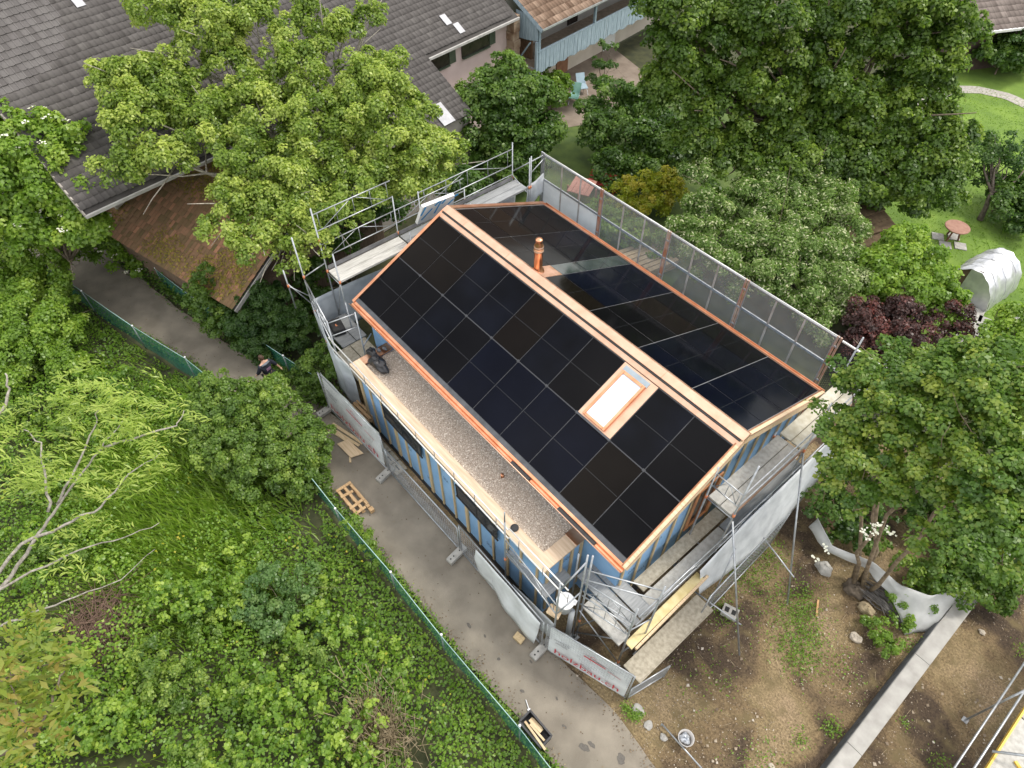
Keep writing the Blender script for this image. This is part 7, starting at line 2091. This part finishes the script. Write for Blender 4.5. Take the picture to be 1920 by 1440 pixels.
G_ASH = leaf_mat('ash_leaf', (0.13, 0.21, 0.04), (0.25, 0.35, 0.08), (0.44, 0.52, 0.19))
BARK_ASH = mat('ash_bark', (0.20, 0.18, 0.15), (0.38, 0.35, 0.31), 25, 0.9, bump=0.4, c3=(0.34, 0.28, 0.12))
wd_ = (-0.55, -0.55, 0.1)
st_ = [([(8.31, -13.15, 10.01), (8.17, -12.42, 10.40), (8.03, -11.90, 10.65), (7.99, -11.56, 10.88), (7.91, -11.08, 11.15), (7.93, -10.79, 11.37), (7.94, -10.42, 11.61)], 0.028, 0.005),
       ([(8.18, -12.85, 10.27), (8.12, -12.09, 10.76), (8.30, -11.59, 10.88), (8.48, -11.13, 11.04), (8.45, -10.69, 11.28), (8.54, -10.26, 11.43)], 0.024, 0.005),
       ([(7.99, -11.56, 10.88), (7.87, -11.17, 11.20), (7.67, -10.71, 11.48), (7.63, -10.58, 11.66)], 0.018, 0.005),
       ([(7.93, -10.79, 11.37), (8.12, -10.37, 11.42), (8.26, -9.95, 11.42), (8.17, -9.77, 11.51)], 0.018, 0.005),
       ([(8.33, -12.70, 10.49), (8.45, -12.00, 10.58), (8.57, -11.59, 10.65), (8.77, -11.14, 10.66), (8.92, -10.70, 10.75)], 0.016, 0.004),
       ([(8.14, -11.62, 11.03), (7.82, -11.45, 11.30), (7.48, -11.32, 11.48), (7.26, -11.39, 11.59)], 0.018, 0.005),
       ([(8.69, -12.80, 10.37), (8.94, -12.31, 10.54), (9.09, -11.86, 10.57), (9.24, -11.34, 10.59), (9.19, -10.89, 10.69)], 0.014, 0.003),
       ([(6.55, -11.78, 11.26), (6.42, -11.51, 11.35), (6.31, -11.36, 11.46), (6.18, -11.30, 11.62)], 0.025, 0.01)]
tips = [((7.42, -10.69, 11.75), 0.16, 15), ((7.66, -10.35, 11.76), 0.16, 15), ((7.90, -10.12, 11.64), 0.15, 13), ((8.12, -9.90, 11.56), 0.15, 14), ((7.52, -10.96, 11.53), 0.13, 9), ((8.01, -10.38, 11.53), 0.12, 8), ((8.41, -10.22, 11.42), 0.13, 8),
        ((7.83, -11.02, 11.36), 0.13, 8), ((8.55, -10.42, 11.30), 0.13, 8), ((8.26, -10.73, 11.32), 0.12, 6), ((7.79, -11.40, 11.32), 0.12, 7), ((7.64, -11.63, 11.38), 0.13, 8), ((7.22, -11.44, 11.65), 0.13, 9), ((7.19, -11.62, 11.57), 0.1, 6), ((7.93, -11.38, 11.18), 0.12, 7),
        ((7.91, -11.65, 11.26), 0.12, 6), ((8.35, -11.03, 11.14), 0.1, 5), ((8.64, -10.59, 11.23), 0.1, 5), ((8.40, -11.71, 10.82), 0.1, 4), ((8.60, -11.38, 10.85), 0.1, 4), ((8.96, -11.68, 10.75), 0.1, 4), ((8.67, -10.96, 10.98), 0.1, 4)]
blown('ash_tree', 'windblown ash tree with pale feathery leaves at the left edge', st_, tips, 5.2, 7, G_ASH, wd_, 0.105, BARK_ASH, (4.0, -19.0, 0))
G_RUSS = leaf_mat('russet_leaf', (0.11, 0.17, 0.025), (0.20, 0.27, 0.05), (0.33, 0.24, 0.10))
st2 = [([(11.07, -12.60, 11.97), (11.22, -12.22, 11.98), (11.09, -11.99, 12.10), (11.00, -11.81, 12.22), (10.88, -11.71, 12.26)], 0.02, 0.005), ([(11.22, -12.22, 11.98), (10.99, -12.15, 12.21), (10.79, -12.03, 12.43)], 0.012, 0.004),
       ([(10.73, -12.32, 12.32), (10.76, -12.00, 12.31), (10.88, -11.67, 12.25)], 0.012, 0.004)]
tips2 = [((10.67, -11.89, 12.47), 0.13, 10), ((10.87, -11.72, 12.40), 0.13, 10), ((11.02, -11.69, 12.29), 0.12, 9), ((10.88, -11.94, 12.33), 0.14, 11), ((11.11, -11.87, 12.17), 0.13, 9), ((10.96, -12.14, 12.23), 0.14, 10), ((11.14, -12.13, 12.11), 0.12, 8), ((11.18, -12.28, 12.15), 0.13, 9),
         ((11.35, -12.23, 12.03), 0.12, 8), ((10.65, -12.05, 12.40), 0.12, 8)]
blown('walnut_tree', 'russet-green walnut tree tip in the lower left corner', st2, tips2, 2.8, 4, G_RUSS, wd_, 0.10, BARK, (4.6, -18.6, 0))

# ------------------------------------------------------------------ brambles, grass, weeds (uncountable)
def fence_y(x):
    return np.interp(x, [-16, -14.6, -12.2, -9.85, -6.82, -4.1, -1.4, 1.5, 4.25, 6.85, 9.12, 12.02, 14.6, 20],
                     [-11.6, -11.25, -10.65, -10.05, -9.3, -8.5, -7.98, -7.62, -7.6, -7.48, -7.46, -7.34, -7.35, -7.4])


VN1, VN2, VN3, VN4 = VNoise(11, 2.6), VNoise(12, 0.75, 3), VNoise(13, 1.6), VNoise(14, 3.5)


def hmap(x, y):
    return np.clip(0.55 + 0.42 * VN1(x, y) + 0.17 * VN2(x, y), 0.05, 1.5)


def grassy(x, y):
    """meadow patch on the left with fewer brambles"""
    return np.exp(-(((x + 0.2) / 3.4) ** 2 + ((y + 11.4) / 1.9) ** 2))


BARE = [(2.38, -14.11, 0.00), (3.91, -12.65, 0.00), (2.61, -11.95, 0.00), (3.48, -8.33, 0.00), (9.67, -9.74, 0.00)]


def bare(x, y):
    o = 0
    for (bx, by, _), r_ in zip(BARE, (0.75, 0.4, 0.35, 0.5, 0.45)):
        o = o + 1.3 * np.exp(-(((x - bx) / r_) ** 2 + ((y - by) / (r_ * 0.8)) ** 2))
    return o


n = 142000
x = rng.uniform(-14, 17, n)
y = fence_y(x) - 0.12 - rng.beta(1.0, 1.25, n) * 13.5
clump = 1.3 * VN2(x + 30, y + 7)
keep = (rng.uniform(size=n) < 1 - 0.93 * np.clip(grassy(x, y) * 1.3, 0, 1)) & (rng.uniform(size=n) > bare(x, y)) & (clump + 0.6 * VN3(x, y) + rng.normal(0, 0.35, n) > -0.85)
x, y, clump = x[keep], y[keep], clump[keep]
edge = np.clip((fence_y(x) - y - 0.15) / 1.7, 0.06, 1)
hz = hmap(x, y) * edge + 0.10 * clump * edge
z = np.clip(hz * (1 - rng.beta(1, 5, len(x)) * 0.9) + 0.03, 0.02, None)
gx = (hmap(x + 0.1, y) - hmap(x, y)) * 6
gy = (hmap(x, y + 0.1) - hmap(x, y)) * 6
N = np.stack([-gx, -gy, np.ones(len(x))], 1) + rng.normal(size=(len(x), 3)) * 0.5
T = np.clip(0.45 + 0.16 * VN4(x, y) + 0.10 * VN3(x + 9, y) + 0.07 * clump + rng.normal(0, 0.14, len(x)), 0, 1)
leaves_obj('brambles', G_BRAM, np.stack([x, y, z], 1), N, T, 0.085, 1.25, None, 'stuff')['label'] = 'bramble thicket covering the slope left of the green fence'
# taller lumps of mixed shrubs and brambles over the carpet, three tones
for nm, gm, sd_k, cnt, sz, asp in (('brambles', G_BRAM, 21, 150, 0.095, 1.25), ('nettles', G_PRIV, 22, 70, 0.085, 1.8), ('shoots', G_LIME, 23, 80, 0.11, 1.5)):
    rr = np.random.default_rng(sd_k)
    lb = []
    while len(lb) < cnt:
        xx = rr.uniform(-9, 15.5)
        yy = float(fence_y(np.array(xx))) - 1.15 - rr.beta(1.0, 1.3) * 10.0
        if grassy(np.array(xx), np.array(yy)) > 0.35 or bare(np.array(xx), np.array(yy)) > 0.4:
            continue
        r_ = rr.uniform(0.28, 0.75)
        dd = min(1.0, (float(fence_y(np.array(xx))) - yy - 0.15) / 1.7)
        lb.append((xx, yy, (float(hmap(np.array(xx), np.array(yy))) * 0.75 + r_ * 0.25) * dd, r_ * (0.45 + 0.55 * dd)))
    c_, n2_, t_ = crown(lb, size=sz, aspect=asp, cr=0.2, cover=0.8, lai=0.85, tint=(0.5, 0.24), low=-0.1, light_tip=0.12)
    k_ = (c_[:, 1] < fence_y(c_[:, 0]) - 0.08) & (c_[:, 2] > 0.02)
    leaves_obj(nm, gm, c_[k_], n2_[k_], t_[k_], sz, asp, None, 'stuff')
# yellowing leaves scattered among the brambles
n = 1500
x = rng.uniform(-6, 14, n); y = fence_y(x) - 0.3 - rng.uniform(0, 9, n)
k_ = VN3(x + 50, y) > 0.55
x, y = x[k_], y[k_]
leaves_obj('yellow_leaves', G_YELL, np.stack([x, y, hmap(x, y) + 0.08], 1), np.tile([0, 0, 1.0], (len(x), 1)) + rng.normal(size=(len(x), 3)) * 0.4, np.clip(rng.normal(0.7, 0.2, len(x)), 0, 1), 0.08, 1.2, None, 'stuff')

# meadow grass over a green sward
MEAD = mat('meadow_sward', (0.09, 0.16, 0.02), (0.16, 0.25, 0.03), 2.5, 0.95, bump=0.8, bscale=25)
mv = []
for k in range(40):
    a = k / 40 * 2 * math.pi
    r_ = 1 + 0.08 * math.sin(a * 5) + 0.06 * math.sin(a * 9 + 1)
    mv.append((-0.2 + 4.2 * r_ * math.cos(a), -11.6 + 2.3 * r_ * math.sin(a), -0.02))
struct('meadow', B().add(mv, [tuple(range(40))]), MEAD)
n = 95000
x = rng.uniform(-7, 8, n); y = rng.uniform(-17, -8.2, n)
k_ = (rng.uniform(size=n) < np.clip(grassy(x, y) * 1.6, 0.03, 1)) & (y < fence_y(x) - 0.25)
x, y = x[k_], y[k_]
n = len(x)
L_ = rng.uniform(0.25, 0.6, n)
dr_ = np.stack([rng.normal(-0.7, 0.5, n), rng.normal(-0.55, 0.5, n), np.ones(n) * 0.8], 1)
dr_ = unit(dr_)
b0 = np.stack([x, y, np.zeros(n)], 1)
sd2 = unit(np.cross(dr_, rng.normal(size=(n, 3)))) * 0.016
v = np.stack([b0 - sd2, b0 + sd2, b0 + dr_ * (L_ * 0.6)[:, None] + sd2 * 0.8, b0 + dr_ * L_[:, None] + np.array([-0.12, -0.1, -0.05]) * L_[:, None]], 1).reshape(-1, 3)
np_mesh('meadow_grass', v, np.arange(4 * n).reshape(n, 4), G_GRAS, None, 'stuff', np.clip(rng.normal(0.5, 0.2, n), 0, 1))

# verge greenery: path edges and the strip below the shed
def strip(name, xs, ys, n, h, size, m, tint=(0.4, 0.2), aspect=1.4, spread=0.25):
    t = rng.uniform(0, 1, n)
    x = np.interp(t, np.linspace(0, 1, len(xs)), xs) + rng.normal(0, 0.05, n)
    y = np.interp(t, np.linspace(0, 1, len(ys)), ys) + rng.normal(0, spread, n)
    c = 1.6 * VN2(x, y + 60)
    z = np.abs(rng.normal(0, 0.5, n)) * h * (0.6 + 0.25 * c) + 0.08
    leaves_obj(name, m, np.stack([x, y, z], 1), np.stack([rng.normal(0, 0.5, n), rng.normal(0, 0.5, n), np.ones(n)], 1), np.clip(rng.normal(*tint, n), 0, 1), size, aspect, None, 'stuff')


strip('hedge_strip', [-12.5, -10.5, -8.2, -5.2, -3.2], [-7.95, -7.35, -6.95, -6.4, -5.8], 15000, 0.95, 0.10, G_DARK, (0.5, 0.22), 1.4, 0.24)
strip('verge_weeds', [-3.0, -1.5, 0.0], [-6.1, -5.65, -5.35], 5200, 0.75, 0.085, G_PRIV, (0.35, 0.2), 1.4, 0.2)
strip('verge_weeds', [-14, -9.9, -4.6, 1.5, 5, 9, 14], [-10.95, -9.95, -8.25, -7.4, -7.32, -7.3, -7.12], 6500, 0.22, 0.07, G_BRAM, (0.4, 0.2), 1.4, 0.10)
strip('verge_weeds', [13.1, 13.4, 13.6], [-4.8, -4.85, -4.7], 380, 0.12, 0.05, G_LIME, (0.4, 0.2), 1.6, 0.08)

# weeds and grass tufts on the bare soil
n = 0
C, T = [], []
for (cx_, cy_, r_, k) in ((14.45, 1.0, 0.28, 700), (14.5, 0.55, 0.25, 420), (14.95, 0.35, 0.25, 520), (15.0, -0.05, 0.3, 620), (15.2, -0.35, 0.3, 520), (15.4, -0.5, 0.2, 220), (16.8, -1.3, 0.12, 260), (16.4, -2.1, 0.12, 120),
                         (17.05, 2.1, 0.15, 200), (14.3, -2.4, 0.2, 90), (13.2, -1.0, 0.2, 350), (12.95, 0.4, 0.35, 900), (12.9, 1.4, 0.3, 700), (15.9, -3.4, 0.25, 130), (16.2, -2.9, 0.2, 110), (17.9, 0.2, 0.08, 70), (19.0, 4.2, 0.1, 110),
                         (18.4, -2.2, 0.12, 120), (18.9, 0.0, 0.15, 120), (15.8, 0.3, 0.3, 110), (13.9, 0.2, 0.3, 130), (14.0, -0.6, 0.5, 160), (16.3, 0.1, 0.3, 110), (13.6, -2.9, 0.4, 150), (17.0, 3.3, 0.2, 160)):
    k = int(k * 0.55)
    C.append(np.stack([rng.normal(cx_, r_ * 1.25, k), rng.normal(cy_, r_ * 1.1, k), np.abs(rng.normal(0.03, 0.07, k)) + 0.02], 1))
    T.append(np.clip(rng.normal(0.35, 0.2, k), 0, 1))
C, T = np.concatenate(C), np.concatenate(T)
leaves_obj('site_weeds', G_LIME, C, np.tile([0, 0, 1.0], (len(C), 1)) + rng.normal(size=(len(C), 3)) * 0.5, T, 0.06, 1.6, None, 'stuff')
# pebbles and chips on the soil
n = 15000
x = rng.uniform(11.0, 21, n); y = rng.uniform(-5.3, 7, n)
dens = 1.6 * VN3(x, y + 40)
k_ = (dens + rng.normal(0, 0.9, n) > 0.4) & ~((x > 17.1) & (x < 17.65))
x, y = x[k_], y[k_]
n = len(x)
c = np.stack([x, y, rng.uniform(0.005, 0.05, n)], 1)
s = (rng.uniform(0.006, 0.016, n) * (1 + 1.8 * (rng.uniform(size=n) > 0.95)))[:, None]
v = (c[:, None, :] + oc[None] * s[:, None, :] * rng.uniform(0.7, 1.5, (n, 6, 1))).reshape(-1, 3)
f = (np.arange(n)[:, None, None] * 6 + np.array([[0, 1, 4], [1, 2, 4], [2, 3, 4], [3, 0, 4]])[None]).reshape(-1, 3)
PEB2 = leaf_mat('soil_pebble', (0.16, 0.12, 0.085), (0.32, 0.26, 0.19), (0.62, 0.57, 0.50), 0.0, 0.9)
np_mesh('site_pebbles', v, f, PEB2, None, 'stuff', np.repeat(np.clip(rng.normal(0.42, 0.25, n), 0, 1), 4))
b = B()
for k in range(420):
    x_, y_ = rng.uniform(11.5, 20.5), rng.uniform(-5.0, 6.0)
    if 17.0 < x_ < 17.7:
        continue
    a_, l2 = rng.uniform(0, 6.28), rng.uniform(0.05, 0.22)
    b.tube([(x_, y_, 0.045), (x_ + l2 * math.cos(a_), y_ + l2 * math.sin(a_), 0.05)], 0.004, 4, False)
b.build('site_litter', mat('straw_litter', (0.22, 0.16, 0.10), (0.42, 0.34, 0.22), 3, 0.95), None, kind='stuff')
# crumbs of soil, leaves and bark along both edges of the path
n = 2600
x = rng.uniform(-12, 15, n)
lr = rng.uniform(size=n) < 0.55
yl = np.interp(x, [q[0] for q in left], [q[1] for q in left]) + np.abs(rng.normal(0, 0.14, n))
yr = np.interp(x, [q[0] for q in right], [q[1] for q in right]) - np.abs(rng.normal(0, 0.13, n))
y = np.where(lr, yl, yr)
far_ = rng.uniform(size=n) < 0.12
y = np.where(far_, yl + rng.uniform(0, 1, n) * (yr - yl), y)
G_LIT = leaf_mat('path_litter', (0.07, 0.05, 0.03), (0.17, 0.12, 0.075), (0.34, 0.28, 0.18), 0.0, 0.95)
leaves_obj('path_litter', G_LIT, np.stack([x, y, np.full(n, 0.086)], 1), np.tile([0, 0, 1.0], (n, 1)) + rng.normal(size=(n, 3)) * 0.25, np.clip(rng.normal(0.45, 0.25, n), 0, 1), 0.04, 1.5, None, 'stuff')
# lawn blades
n = 12000
x = rng.uniform(3.5, 13.5, n); y = rng.uniform(13, 34, n)
n = len(x)
c = np.stack([x, y, np.full(n, 0.03)], 1)
leaves_obj('lawn_grass', G_LIME, c, np.stack([rng.normal(0, 1, n), rng.normal(0, 1, n), np.full(n, 0.6)], 1), np.clip(0.45 + 0.2 * np.sin(x * 0.9) * np.sin(y * 0.7 + 1) + rng.normal(0, 0.15, n), 0, 1), 0.09, 3.0, None, 'stuff')

# dry twigs: a tangle in the brambles and a thorn bush by the fence
tw = thing('dry_brush', 'brown tangle of dead stems in the gap among the brambles', 'brushwood', None, (2.41, -14.19, 0.00))
b = B()
for k in range(300):
    c0_ = np.array((2.55, -14.19, 0.10)) + rng.normal(size=3) * np.array([0.5, 0.4, 0.05])
    d = rng.normal(size=3) * np.array([0.45, 0.45, 0.12])
    c0_[2] = abs(c0_[2]) + 0.05
    b.tube([c0_ - d, c0_ + np.array([0, 0, 0.14]), c0_ + d], 0.008, 4, False)
b.build('stems', mat('brown_stem', (0.10, 0.06, 0.045), (0.20, 0.13, 0.095), 9, 0.95), tw)
tw = thing('dry_brush', 'straw-coloured dry thorn bush by the lower end of the green fence', 'brushwood', None, (9.87, -9.88, 0.00))
b = B()
for k in range(430):
    c0_ = np.array((9.68, -9.83, 0.00)) + np.array([rng.normal(0, 0.5), rng.normal(0, 0.32), 0])
    c0_[1] = min(c0_[1], -7.6)
    d = np.array([rng.normal(0, 0.32), rng.normal(0, 0.28), rng.uniform(0.6, 1.3)])
    m_ = c0_ + d * 0.55 + rng.normal(size=3) * 0.06
    b.tube([c0_, m_, c0_ + d], 0.007, 4, False)
    b.tube([m_, m_ + np.array([rng.normal(0, 0.2), rng.normal(0, 0.2), rng.uniform(0.05, 0.3)])], 0.005, 4, False)
b.build('stems', TWIG, tw)
